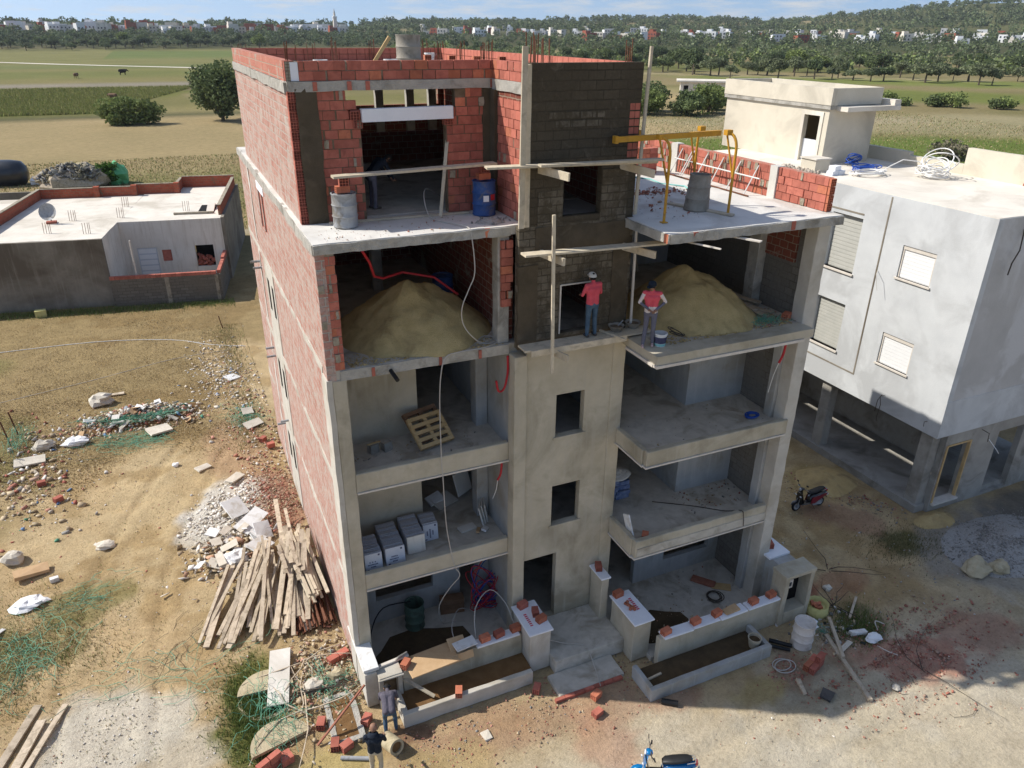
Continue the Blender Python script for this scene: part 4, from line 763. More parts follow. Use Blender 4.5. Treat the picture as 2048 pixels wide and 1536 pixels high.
for x_, y_ in ((-.6, 13.85), (2.4, 14.3), (-3.2, 13.7)): tp(H, 'parapet_pier', 'house_brick', lambda m: m.box(x_-.2, x_+.2, y_-.25, y_+.2, 4.3, 5.1))
tp(H, 'opening_dark_sheet', 'dark_void', lambda m: m.box(4.8, 5.9, 6.2, 9.0, 4.31, 4.33)); tp(H, 'opening_curb', 'mortar', lambda m: m.rbox(3.3, 5.9, 6.0, 6.2, 4.31, 4.45, .3, .02)); tp(H, 'stair_flight', 'roof_cream', lambda m: m.ob((5.6, 7.4, 4.42), (.5, 1.6, .12), rotm(.2, 0, 0)))  # black sheet on the roof paints the dark of the stair opening
q = random.Random(6)
for x_, y_ in ((-3.0, 5.6), (-.1, 5.9), (3.9, 7.3), (-3.6, 2.2), (-1.2, 1.6), (-.5, 9.5)): tp(H, 'starter_bars', 'rust', lambda m: [m.tube([(x_+dx, y_, 4.3), (x_+dx+.04, y_, 5.0)], .016, 4) for dx in (-.15, 0, .15, .25)])
tp(H, 'yard_wall', 'yard_block', lambda m: m.box(0.01, 6.35, -.25, -.05, 0, 1.75)); tp(H, 'yard_wall', 'yard_block', lambda m: m.box(6.36, 6.55, -.25, 4.49, 0, 1.75))
for k in range(21): tp(H, 'brick', 'brick_red', lambda m: m.box(.02+k*.3, .305+k*.3, -.26, -.04, 1.752, 1.95))
for k in range(15): tp(H, 'brick', 'brick_red', lambda m: m.box(6.35, 6.56, -.03+k*.3, .255+k*.3, 1.752, 1.95+.12*(k > 8)))
tp(H, 'yard_column', 'mortar', lambda m: m.box(3.2, 3.45, -.28, -.04, 0, 1.74)); tp(H, 'yard_column', 'mortar', lambda m: m.box(6.2, 6.4, -.29, -.1, 0, 1.74)); tp(H, 'pipe', 'lip_white', lambda m: m.tube([(1.55, .1, 1.9), (1.55, .1, 4.1)], .05, 8)); tp(H, 'yard_floor', 'floor_dusty', lambda m: m.box(0, 6.4, 0, 4.5, 0, .06))
T = thing('satellite_dish', 'grey satellite dish standing on the pale flat roof of the low house', 'satellite dish', (-10.15, 41.9, 4.3))
tp(T, 'dish', 'steel_grey', lambda m: m.lathe([(.02, 0), (.25, .03), (.42, .1), (.55, .19), (.56, .2), (.42, .13), (.25, .05), (.02, .02)], (0, 0, .75), 20, rotm(R(70), 0, R(-20))), smooth=True); tp(T, 'mast', 'rust', lambda m: m.tube([(0, .1, 0), (0, .08, .75)], .035, 6)); tp(T, 'base', 'brick_red', lambda m: m.box(-.3, .3, -.2, .3, 0, .14)); tp(T, 'feed_arm', 'steel_grey', lambda m: m.tube([(0, 0, .3), (.1, -.5, .75)], .015, 5))
# shed far right behind the site
T = thing('field_shed', 'small beige flat roofed shed half hidden behind bushes in the fields', 'shed', (128, 157, 0), rz=-.6)
tp(T, 'wall', 'house_cream', lambda m: m.wall('y', -3, -2.8, -5, 7, 0, 4.2, [(-4.2, -3, 1.5, 3.4)])); tp(T, 'wall', 'house_cream', lambda m: m.box(-5, -4.8, -2.8, 5, 0, 4.2)); tp(T, 'wall', 'house_grey', lambda m: m.box(6.8, 7, -2.8, 5, 0, 4.2)); tp(T, 'roof', 'roof_cream', lambda m: m.box(-6, 7.6, -3.6, 5.4, 4.2, 4.6)); tp(T, 'rear_wall', 'house_cream', lambda m: m.box(-4.8, 6.8, 4.8, 5, 0, 4.2))
# ================================================================== drums, buckets, scaffold, heaps
def drum(label, loc, mat, r=.28, h=.82, open_top=False, cat='drum', name='steel_drum', tilt=(0, 0), rt=None, inside='dark_void'):
    T = thing(name, label, cat, loc); rt = rt or r; Mx = rotm(tilt[0], tilt[1], 0); rr = lambda z: r+(rt-r)*z/h
    pf = [(rr(0), 0), (rr(0)+.012, .02), (rr(.05), .05), (rr(h*.33), h*.33-.03), (rr(h*.33)+.018, h*.33), (rr(h*.33), h*.33+.03), (rr(h*.66), h*.66-.03), (rr(h*.66)+.018, h*.66), (rr(h*.66), h*.66+.03), (rr(h), h-.03), (rr(h)+.014, h-.01), (rr(h)+.01, h)]
    if open_top: pf += [(rr(h)-.012, h), (rr(h)-.012, h*.5), (rr(h)-.015, .06), (.001, .06)]
    else: pf += [(rr(h)-.015, h), (rr(h)-.02, h-.025), (.001, h-.02)]
    tp(T, 'shell', mat, lambda m: m.lathe(pf, (0, 0, 0), 28, Mx), smooth=True)
    if open_top: tp(T, 'dark_inside', inside, lambda m: m.lathe([(rr(h)-.014, .12), (.001, .13)], (0, 0, 0), 20, Mx))  # near-black disc paints the shaded inside of an open drum
    else: tp(T, 'bung', mat, lambda m: m.lathe([(.04, h-.02), (.04, h+.005), (.001, h+.005)], (r*.55, 0, 0), 10, Mx))
    return T
def lone_brick(label, loc, rz=0, mat='brick_red', sz=(.3, .15, .2), rot=None, group=None, cat='brick'):
    o = put(bmesh_data('h', *sz, mat), (loc[0], loc[1], loc[2]), rot or (0, 0, rz)); return tag(o, label, cat, group)
drum('dented grey steel drum under the left end of the long scaffold plank', (.97, 1.28, 12.15), 'steel_grey', .27, .74)
bd = drum('blue steel drum with two stickers by the stair tower on the top floor', (4.28, 1.25, 12.15), 'drum_blue', .27, .8)
tp(bd, 'sticker', 'foam_white', lambda m: m.ob((-.06, -.285, .42), (.13, .012, .14), rotm(0, 0, -.15))); tp(bd, 'sticker', 'cable_red', lambda m: m.ob((.11, -.268, .44), (.12, .012, .13), rotm(0, 0, .4)))
lone_brick('brick lying flat on the grey top floor drum', (.95, 1.26, 12.97), .05, 'brick_orange', (.3, .18, .14)); lone_brick('hollow brick on end under the plank above the grey drum', (.98, 1.22, 13.14), 1.5, 'brick_red', (.19, .2, .19))
lone_brick('brick lying flat on the blue top floor drum', (4.25, 1.22, 13.05), .1, 'brick_orange', (.3, .18, .14)); lone_brick('hollow brick on end under the plank above the blue drum', (4.27, 1.2, 13.22), 1.5, 'brick_red', (.17, .2, .18))
def plank(name, label, a, b, w=.25, h=.045, mat='wood_board', up_=(0, 0, 1), group=None, cat='plank', jit=.004):
    m = MB(); m.beam(a, b, w, h, up_, jit); c = tuple((Vector(a)+Vector(b))/2); return one(name, m, mat, label, cat, c, group)
plank('scaffold_plank', 'long scaffold plank resting on the bricks of the two top floor drums', (.72, 1.08, 13.27), (4.5, 1.1, 13.345), .28)
plank('scaffold_plank', 'scaffold plank crossing the dark stair tower at top floor height', (3.7, -.3, 13.5), (7.6, -.85, 13.5), .26)
plank('scaffold_plank', 'second scaffold plank lapped on the tower plank, right half', (4.75, -.75, 13.55), (7.7, -.95, 13.55), .2)
plank('scaffold_plank', 'scaffold plank across the stair tower below the terrace slab', (4.35, -.85, 11.68), (7.95, -.95, 11.63), .3)
plank('scaffold_plank', 'scaffold plank the man in the red shirt stands on', (4.45, -.62, 9.34), (7.95, -.62, 9.34), .42)
plank('scaffold_plank', 'narrow board on edge along the front of the lowest tower scaffold', (4.6, -.86, 9.28), (7.2, -.86, 9.3), .04, .16)
for l_, a, b in (('bracket board sticking out of the tower wall, upper left of the opening', (4.9, -.1, 13.4), (5.2, -1.25, 13.36)), ('bracket board sticking out of the tower wall, right of the opening', (7.0, -.1, 13.38), (7.25, -1.35, 13.32)), ('bracket board under the middle scaffold plank, left side', (5.0, -.1, 11.52), (5.22, -1.15, 11.5)), ('bracket board under the middle scaffold plank, right side', (7.2, -.2, 11.46), (7.55, -1.25, 11.44)), ('bracket board under the lowest scaffold plank', (5.05, -.1, 9.2), (5.4, -1.2, 9.16))):
    plank('bracket_board', l_, a, b, .05, .17, cat='board', group='scaffold bracket boards')
plank('wooden_post', 'tall wooden post at the left edge of the dark tower', (4.49, -.42, 12.16), (4.53, -.42, 15.85), .13, .05, 'wood_board', (0, 1, 0), cat='post')
plank('wooden_post', 'slender post nailed to the scaffold in front of the tower', (5.06, -1.05, 8.8), (4.97, -1.05, 12.55), .07, .05, 'wood_board', (0, 1, 0), cat='post')
plank('wooden_post', 'thin post rising from the right corner of the dark tower', (7.5, -.33, 12.2), (7.6, -.33, 15.85), .07, .05, 'wood_board', (0, 1, 0), cat='post')
plank('wooden_post', 'thin post beside the tower corner below the terrace', (7.55, -.45, 9.4), (7.5, -.45, 12.0), .05, .04, 'lip_white', (0, 1, 0), cat='post')
plank('wooden_stick', 'short stick lying across the lowest scaffold plank', (6.72, -.35, 9.39), (6.95, -1.15, 9.4), .05, .04, cat='stick')
plank('leaning_board', 'thin board leaning in the top floor opening', (3.2, 1.3, 12.17), (3.62, 1.85, 13.9), .08, .03, cat='board')
plank('batten', 'batten lying along the foot of the top floor wall', (.66, 1.6, 12.17), (4.0, 1.5, 12.17), .08, .05, cat='board')
plank('roof_stick', 'slanting wooden stick on the roof beside the beige drum', (2.75, 5.4, 15.15), (3.35, 5.4, 15.95), .09, .04, 'wood_pallet', (0, 1, 0), cat='stick')
drum('beige drum standing on the roof', (4.05, 6.1, 15.14), 'drum_mud', .33, .86, True)
for l_, c in (('white bucket on the roof near the left corner', (1.25, 4.0, 15.14)), ('white bucket on the roof beside the slanting stick', (2.95, 4.0, 15.14)), ('white bucket on the roof beyond the beige drum', (5.6, 9.0, 15.14))):
    T = thing('bucket', l_, 'bucket', c); tp(T, 'body', 'tile_white', lambda m: m.lathe([(.12, 0), (.155, .3), (.17, .3), (.17, .33), (.15, .33), (.12, .03), (.001, .03)], n=18), smooth=True); tp(T, 'handle', 'steel_grey', lambda m: m.tube([(.16*math.cos(a), -.17, .31-.12*math.sin(a)) for a in [math.pi*i/8 for i in range(9)]], .006, 4))
for k in range(4): lone_brick(('brick on end on the roof, first of four near the right parapet', 'brick on end on the roof, second of four near the right parapet', 'brick on end on the roof, third of four near the right parapet', 'brick on end on the roof, last of four near the right parapet')[k], (5.2+.55*k, 8.0-.6*k, 15.29), 1.5, 'brick_orange', (.2, .2, .3))
# heaps of sand as displaced cones
def heap(name, label, cat, c, rx, ry, h, mat, seed=0, n=72, sharp=1.25, rz=0, kind=None):
    m = MB(); V = []; rg = 30
    for i in range(rg+1):
        for j in range(n):
            a = 2*math.pi*j/n; q = i/rg; e = 1+.14*mn.noise((math.cos(a)*1.3+seed, math.sin(a)*1.3, seed))+.05*mn.noise((math.cos(a)*4+seed, math.sin(a)*4, seed+3)); x, y = math.cos(a)*rx*q*e, math.sin(a)*ry*q*e
            z = h*(1-q**sharp)*(1+.18*mn.noise((x*1.4/rx*2, y*1.4/ry*2, seed))) + ((.045*h)*mn.noise((x*3.5, y*3.5, seed)) + .03*h*abs(mn.noise((x*8, y*8, seed))) + .025*mn.noise((x*17, y*17, seed)))*min(1, (1-q)*5)
            V.append(Vector((x*math.cos(rz)-y*math.sin(rz), x*math.sin(rz)+y*math.cos(rz), max(z, 0) if i < rg else -.03)))
    m.v = V; m.f = [(i*n+j, (i+1)*n+j, (i+1)*n+(j+1) % n, i*n+(j+1) % n) for i in range(rg) for j in range(n)]
    o = mesh_obj(name, m.v, m.f, mat, None, True); o.location = c; return tag(o, label, cat, kind=kind)
heap('sand_pile', 'large sand pile in the third floor loggia on the left', 'sand pile', (2.5, 1.8, 9.26), 2.0, 1.8, 1.28, 'sand', 2, sharp=1.3)
heap('sand_pile', 'large sand pile on the third floor behind the man in the hoodie', 'sand pile', (9.75, .3, 9.26), 1.9, 1.85, 1.25, 'sand', 7, sharp=1.3)
heap('sand_heap', 'low sand heap beside the parked dark scooter', 'sand pile', (19.4, 2.6, 0), 1.3, 1.1, .35, 'sand_pale', 9)
heap('sand_heap', 'small sand heap at the foot of the grey building corner pillar', 'sand pile', (21.1, -1.0, 0), .9, .5, .22, 'sand_pale', 11)
heap('gravel_heap', 'grey gravel heap in front of the grey building', 'gravel heap', (22.2, -3.1, 0), 2.9, 1.6, .42, 'gravel_grey', 13)
heap('debris_mound', 'small mound of broken brick near the blue drum', 'rubble', (4.1, .45, 12.14), .35, .25, .12, 'gravel_grey', 15)
# yellow hoist frame on the terrace
HT = thing('hoist_frame', 'yellow steel hoist frame standing on the terrace slab edge', 'hoist', (8.4, -.6, 12.14))
z = 12.142
def arc(p, d, r_, z1, n=6): return [(p[0]+d[0]*r_*(1-math.cos(a)), p[1]+d[1]*r_*(1-math.cos(a)), z1+r_*math.sin(a)) for a in [math.pi/2*i/n for i in range(n+1)]]
def pole(p, d, top=14.0, b=12.15): return [(p[0], p[1], b)] + arc(p, d, .35, top-.35)
for p_, d_ in (((7.8, -1.1), (-.3, .55)), ((9.75, -.95), (-.25, .5))):
    bp_ = pole(p_, d_); o = MB().tube(bp_, .033, 8).build('leg', 'yellow_steel', HT)
    e = bp_[-1]; MB().ob((e[0]-.02, e[1]+.05, e[2]+.02), (.16, .14, .12)).build('clamp', 'yellow_steel', HT)
    MB().tube([(p_[0], p_[1], 13.0), (e[0], e[1]+.1, 13.95)], .025, 6).build('brace', 'yellow_steel', HT); MB().ob((p_[0], p_[1], 12.16), (.14, .14, .02)).build('foot', 'yellow_steel', HT)
for p_, d_, b in (((7.72, .25), (.0, -.3), 12.15), ((9.65, .4), (.0, -.3), 12.15)):
    bp_ = pole(p_, d_, 13.98, b); MB().tube(bp_, .03, 8).build('leg', 'yellow_steel', HT); e = bp_[-1]
    MB().tube([(p_[0], p_[1], 13.0), (e[0]-.3, e[1], 13.9)], .025, 6).build('brace', 'yellow_steel', HT); MB().ob((p_[0], p_[1], 12.16), (.14, .14, .02)).build('foot', 'yellow_steel', HT); MB().ob((e[0], e[1], e[2]+.02), (.15, .13, .11)).build('clamp', 'yellow_steel', HT)
MB().beam((6.75, -.5, 13.96), (9.75, -.3, 13.96), .09, .12).build('jib_beam', 'yellow_steel', HT); MB().ob((6.73, -.5, 13.96), (.08, .14, .16)).build('end_cap', 'yellow_steel', HT)
drum('open grey drum with a crooked rim under the yellow hoist', (9.35, -.22, 12.15), 'drum_mud', .31, .86, True, tilt=(0, .04), rt=.25)
# stacked bricks on the terrace
q = random.Random(61)
def stack(x0, y0, z0, nx, ny, nz_, group, label, skip=0, rz=0, sz=(.3, .15, .2), gap=.012, mat='brick_red'):
    Mz = rotm(0, 0, rz)
    for k in range(nz_):
        for i in range(nx):
            for j in range(ny):
                if k == nz_-1 and q.random() < skip: continue
                v = Mz @ Vector((i*(sz[0]+gap), j*(sz[1]+gap), 0)); lone_brick(label, (x0+v.x+q.uniform(-.01, .01), y0+v.y+q.uniform(-.01, .01), z0+sz[2]/2+k*(sz[2]+.004)), rz+q.uniform(-.04, .04), mat if q.random() < .7 else 'brick_orange', sz, group=group)
stack(10.9, 4.6, 12.145, 2, 3, 5, 'bricks of the tall stack on the terrace', 'hollow brick in the tall stack by the terrace parapet', .4, .1, (.3, .2, .15))
stack(10.4, 4.9, 12.145, 1, 2, 2, 'bricks of the low stack on the terrace', 'hollow brick in the low stack left of the tall terrace stack', 0, .1, (.3, .2, .15))
# metal trestles leaning along the parapet
for k, (l_, y0, y1) in enumerate((('white metal trestle leaning on the terrace parapet, long rail towards the front', .55, 3.9), ('white metal trestle leaning on the terrace parapet beside the brick stack', 3.4, 4.4))):
    T = thing('trestle', l_, 'trestle', (11.8, y0, 12.14))
    def G(y, s): return (11.62+s*.5, y, 12.17+s*.72)
    MB().tube([G(y0, 0), G(y1, 0)], .022, 5).build('rail', 'rust', T); MB().tube([G(y0, .6), G(y1, .6)], .022, 5).build('rail', 'ladder_metal', T)
    n = 5 if k == 0 else 2
    for i in range(n):
        y = y0+.2+(y1-y0-.4)*i/(n-1); MB().tube([G(y, 0), G(y+.12, 1)], .018, 5).build('strut', 'ladder_metal', T); MB().tube([G(y+.12, 1), (12.1, y+.2, 12.17)], .016, 5).build('strut', 'rust', T)
one('hose', MB().tube([(10.2, 4.4, 12.16), (10.6, 3.7, 12.16), (10.5, 3.0, 12.16), (10.9, 2.4, 12.16), (10.6, 1.6, 12.16)], .022, 6), 'hose_teal', 'pale teal hose lying on the terrace near the brick stack', 'hose', (10.6, 3, 12.16))
plank('terrace_board', 'grey board lying at the foot of the terrace drum', (9.1, .6, 12.17), (9.75, -1.15, 12.17), .16, .035, cat='board')
plank('slab_batten', 'short white batten poking out under the terrace slab, left one', (7.95, -1.8, 11.86), (8.3, -2.6, 11.85), .05, .03, 'lip_white', cat='board'); plank('slab_batten', 'short white batten poking out under the terrace slab, right one', (9.15, -1.8, 11.88), (9.5, -2.5, 11.87), .12, .03, 'lip_white', cat='board')
def scatter(name, label, cat, n, fn, sz, cols, flat=.6, zoff=.4, thin=1.0):
    P = np.array([fn() for _ in range(n)], float); S = (sz[0]*.8*(sz[1]*.9/sz[0]/.8)**(NR.uniform(0, 1, (n, 1))**2.2))*NR.uniform(.55, 1.25, (n, 3))*np.array([1, .65, thin*.4]); cl = np.array(cols)[NR.integers(0, len(cols), n)]*NR.uniform(.75, 1.15, (n, 1)); P[:, 2] += S[:, 2]*zoff
    V, F_, C_ = chunks(P, S, cl, flat); return tag(npmesh(name, V, F_, C_, 'debris'), label, cat, kind='stuff')
g = lambda a, b: NR.normal(a, b); u = lambda a, b: NR.uniform(a, b)
SD = [(.52, .39, .18), (.46, .34, .15), (.58, .44, .22)]; BR = [(.40, .17, .12), (.34, .14, .1), (.46, .23, .17), (.44, .3, .22)]; WH = [(.70, .67, .62), (.60, .57, .52), (.64, .58, .5), (.55, .48, .38)]; TN = [(.52, .42, .28), (.44, .35, .22), (.38, .3, .2)]; GY = [(.33, .31, .28), (.25, .24, .22)]
scatter('brick_rubble', 'broken red brick strewn on the terrace floor behind the drum', 'rubble', 260, lambda: (g(9.4, .6), g(2.1, .28), 12.15), (.03, .14), BR); scatter('brick_chips', 'loose chips scattered on the shaded terrace floor', 'rubble', 90, lambda: (u(7.7, 9.5), u(-1, 1.6), 12.15), (.02, .1), BR+GY)
scatter('slab_grit', 'grit and chips along the top floor balcony slab', 'rubble', 140, lambda: (u(.2, 4.2), u(.05, 1.5), 12.15), (.015, .06), GY+TN+BR); scatter('slab_stones', 'small grey rubble in the corner by the blue drum', 'rubble', 90, lambda: (g(4.2, .2), g(.55, .14), 12.15), (.04, .1), GY)
scatter('floor_chips', 'chips strewn on the third floor beside the right sand pile', 'rubble', 160, lambda: (u(10.6, 12), u(-1.6, .2), 9.27), (.03, .12), BR+TN+GY); scatter('floor_chips', 'debris on the first floor right balcony', 'rubble', 140, lambda: (u(9.9, 12.0), u(-.9, .2), 3.31), (.02, .1), BR+TN+GY); scatter('floor_chips', 'grit along the second floor right balcony', 'rubble', 110, lambda: (u(7.8, 12.0), u(-1.5, .2), 6.31), (.015, .06), GY+TN); scatter('floor_chips', 'grit in the second floor left loggia', 'rubble', 90, lambda: (u(.6, 4.2), u(.2, 1.6), 6.31), (.02, .09), GY+TN); scatter('floor_chips', 'debris in the right garden court', 'rubble', 120, lambda: (u(8, 12), u(-2.2, .1), .16), (.02, .09), BR+TN+GY)
scatter('sand_spill', 'loose sand spilled round the left third floor pile', 'sand', 1500, lambda: (u(.5, 4.3), abs(g(0, .35))+.05, 9.255), (.012, .07), SD, .7); scatter('sand_spill', 'loose sand spilled round the right third floor pile', 'sand', 1700, lambda: (u(7.9, 11.8), -1.6+abs(g(0, .45)), 9.265), (.012, .07), SD, .7)
# ---- third floor left: hose, cable, drum in the dark
one('red_hose', MB().tube([(1.0, -.02, 11.9), (1.25, .5, 11.5), (1.5, 1.2, 10.95), (1.8, 1.6, 10.75), (2.4, 2.0, 10.72), (3.2, 2.0, 10.5), (3.8, 1.9, 10.0)], .03, 8), 'cable_red', 'red corrugated hose hanging over the left sand pile', 'hose', (1.8, 1.6, 10.7))
drum('drum standing in the dark behind the left sand pile', (3.9, 3.4, 9.26), 'drum_blue', .28, .82)
cp = [(3.9, 3.3, 12.2), (3.3, 2.5, 12.6), (3.0, 1.9, 12.55), (2.95, 1.3, 12.17), (3.2, .6, 12.17), (3.42, .1, 12.17), (3.45, -.06, 12.0), (3.5, -.1, 11.2), (3.35, -.1, 10.8), (3.18, -.1, 10.4), (3.2, -.05, 10.0), (3.4, 0, 9.65), (3.8, .2, 9.3), (4.35, .55, 9.28), (4.55, .75, 9.28), (4.4, .5, 9.28), (4.0, .15, 9.28), (3.7, .3, 9.28), (4.0, .6, 9.3), (4.3, .3, 9.29), (3.8, -.03, 9.28), (3.0, -.06, 9.27), (2.75, -.08, 9.2), (2.62, -.12, 8.9), (2.55, -.12, 8.1), (2.54, -.12, 6.5), (2.56, -.12, 6.0), (2.6, -.12, 4.6), (2.7, -.12, 3.7), (2.8, -.12, 3.1), (2.95, -.08, 2.7), (2.7, .1, 2.2), (2.45, .3, 1.5), (2.6, .6, .6), (3.0, .9, .2), (3.4, .8, .18)]
def smooth_pts(p, n=4):
    P = [Vector(a) for a in p]; out = []
    for i in range(len(P)-1):
        a, b, c, d = P[max(i-1, 0)], P[i], P[i+1], P[min(i+2, len(P)-1)]
        for k in range(n): t_ = k/n; out.append(.5*((2*b)+(c-a)*t_+(2*a-5*b+4*c-d)*t_*t_+(3*b-a-3*c+d)*t_**3))
    return out+[P[-1]]
one('long_cable', MB().tube(smooth_pts(cp), .014, 5), 'cable_grey', 'long grey cable hanging from the top floor down to the garden court', 'cable', (3, 0, 9.3))
one('red_conduit', MB().tube(smooth_pts([(4.36, -.02, 8.95), (4.36, -.03, 8.5), (4.3, .05, 8.05), (4.15, .05, 8.0), (4.08, .03, 8.3)]), .03, 6), 'cable_red', 'red conduit loop hanging in the second floor left loggia', 'conduit', (4.3, 0, 8.5)); one('red_conduit', MB().tube(smooth_pts([(11.6, -1.7, 8.95), (11.6, -1.68, 8.5), (11.52, -1.65, 8.2)]), .035, 6), 'cable_red', 'red conduit with white wires hanging in the second floor right balcony', 'conduit', (11.6, -1.7, 8.5)); one('red_conduit', MB().tube(smooth_pts([(4.22, .0, 5.95), (4.2, .02, 5.6), (4.12, .05, 5.4)]), .03, 6), 'cable_red', 'short red conduit hanging in the first floor left loggia', 'conduit', (4.2, 0, 5.6))
one('hanging_wires', MB().tube(smooth_pts([(11.52, -1.65, 8.2), (11.45, -1.6, 7.8), (11.42, -1.55, 7.3)]), .008, 4), 'cable_white', 'thin white wires below the red conduit on the right balcony', 'wire', (11.5, -1.6, 7.8)); one('hanging_wires', MB().tube(smooth_pts([(4.12, .05, 5.4), (4.08, .05, 5.1), (3.98, .05, 4.85)]), .008, 4), 'cable_white', 'thin white wires below the red conduit in the left loggia', 'wire', (4.1, 0, 5.1))
one('black_pipe', MB().tube([(1.42, .1, 9.1), (1.5, -.35, 8.95)], .05, 10), 'black_pipe', 'black drain pipe poking out under the left loggia slab', 'pipe', (1.45, -.1, 9))
# ---- second floor left: pallets and blocks
for k, (l_, c, Mx, mt) in enumerate((('pale wooden pallet leaning in the second floor loggia', (2.66, 1.12, 6.68), rotm(R(38), 0, R(14)), 'wood_pallet'), ('darker pallet behind the pale pallet in the second floor loggia', (2.62, 1.32, 6.76), rotm(R(38), 0, R(18)), 'wood_brown'))):
    T = thing('pallet', l_, 'pallet', c); pm = lambda cc, s: MB().ob(Vector(c)+Mx @ Vector(cc), s, Mx)
    for i in range(5): pm((0, -.4+i*.2, .05), (1.0, .1, .022)).build('slat', mt, T)
    for i in range(3): pm((-.46+i*.46, 0, 0), (.1, .9, .075)).build('bearer', mt, T)
    for i in range(3): pm((0, -.4+i*.4, -.05), (1.0, .1, .022)).build('slat', mt, T)
for l_, c in (('grey concrete block on the second floor, nearer the pallet', (1.5, 1.2, 6.43)), ('grey concrete block with a yellow strap on the second floor', (1.15, 1.22, 6.43))): one('concrete_block', MB().ob(c, (.24, .2, .24), rotm(0, 0, .3), .01), 'concrete', l_, 'block', c)
plank('strap_board', 'yellow strap board on top of a grey block', (1.0, 1.2, 6.56), (1.35, 1.25, 6.56), .06, .02, 'wood_pallet', cat='board')
# ---- first floor left: cartons of tiles standing in rows
q = random.Random(71)
for k, (x0, y0, y1, wd, mt) in enumerate(((.5, .3, 1.15, .46, 'carton_white'), (1.06, .32, 1.5, .52, 'carton_white'), (1.72, .58, 1.6, .5, 'carton_white'), (2.3, .95, 1.55, .42, 'carton_white'))):
    yy = y0; n = 0
    while yy < y1:
        th = .05; hh = .52+q.uniform(-.02, .02); dx = (yy-y0)*.02+q.uniform(-.012, .012)
        T = thing('tile_carton', ('printed carton at the front of the first row of tile cartons, against the column', 'printed carton at the front of the second row of tile cartons', 'plain beige carton at the front of the third row of tile cartons', 'printed carton turned sideways at the front of the fourth row of tile cartons')[k] if n == 0 else 'flat white tile carton standing edgewise in the %s row' % ('first', 'second', 'third', 'fourth')[k], 'carton', (x0+dx+wd/2, yy, 3.31), None if n == 0 else 'tile cartons in the %s row' % ('first', 'second', 'third', 'fourth')[k])
        Mx = rotm(R(-7), 0, 0)
        bevel(tp(T, 'box', 'house_cream' if (k == 2 and n == 0) else ('carton_white' if n == 0 else 'tile_edge'), lambda m: m.ob((0, .03, hh/2), (wd, th-.012, hh), Mx)), .006)
        if n == 0 and k != 2:
            for i, (w_, zz) in enumerate(((.2, .27), (.3, .2), (.14, .13))):
                for j in range(int(w_/.035)):
                    if q.random() < .88: tp(T, 'lettering', 'print_dark', lambda m: m.ob(Vector((0, .03, hh/2)) + Mx @ Vector((-w_/2+j*.035, -.022, zz-hh/2+.0)) if k != 3 else Vector((0, .03, hh/2)) + Mx @ Vector((-.1+i*.08, -.022, -w_/2+j*.035)), (.024, .004, .034) if k != 3 else (.034, .004, .024), Mx))
            tp(T, 'print_mark', 'print_dark', lambda m: m.ob(Vector((0, .03, hh/2)) + Mx @ Vector((wd*.32, -.022, .2)), (.05, .004, .05), Mx)); tp(T, 'print_mark', 'print_dark', lambda m: m.ob(Vector((0, .03, hh/2)) + Mx @ Vector((-wd*.34, -.022, -.2)), (.06, .004, .03), Mx))
        yy += th; n += 1
for l_, c, s_, rt_ in (('upright stone slab leaning in the first floor loggia, front one', (4.12, 1.2, 3.62), (.5, .04, .62), (R(-14), 0, R(62))), ('upright stone slab leaning in the first floor loggia, middle one', (4.22, 1.28, 3.62), (.5, .04, .62), (R(-12), 0, R(64))), ('upright stone slab leaning in the first floor loggia, rear one', (4.3, 1.36, 3.6), (.5, .04, .6), (R(-10), 0, R(70))), ('blue grey sheet lying in the dark first floor room', (3.4, 2.5, 3.42), (.8, .5, .05), (.25, .1, .5)), ('pale sheet stacked on the blue grey sheet in the first floor room', (3.15, 2.55, 3.52), (.5, .35, .05), (.3, -.1, .3)), ('tall printed sheet standing in the dark first floor room', (4.05, 2.6, 3.85), (.6, .05, .7), (-.3, 0, .5)), ('white tile fragment on the first floor', (4.05, .78, 3.36), (.3, .16, .06), (.2, .3, .9)), ('brown board fragment on the first floor', (3.85, .8, 3.36), (.4, .1, .05), (0, .3, 1.1)), ('flattened paper sack on the first floor', (3.6, 1.05, 3.34), (.5, .25, .05), (.05, .05, .2))):
    one('stone_slab', MB().ob(c, s_, rotm(*rt_), .008), 'tile_white' if 'white' in l_ or 'pale' in l_ else ('carton' if 'brown' in l_ else 'concrete_light'), l_, 'slab', c)
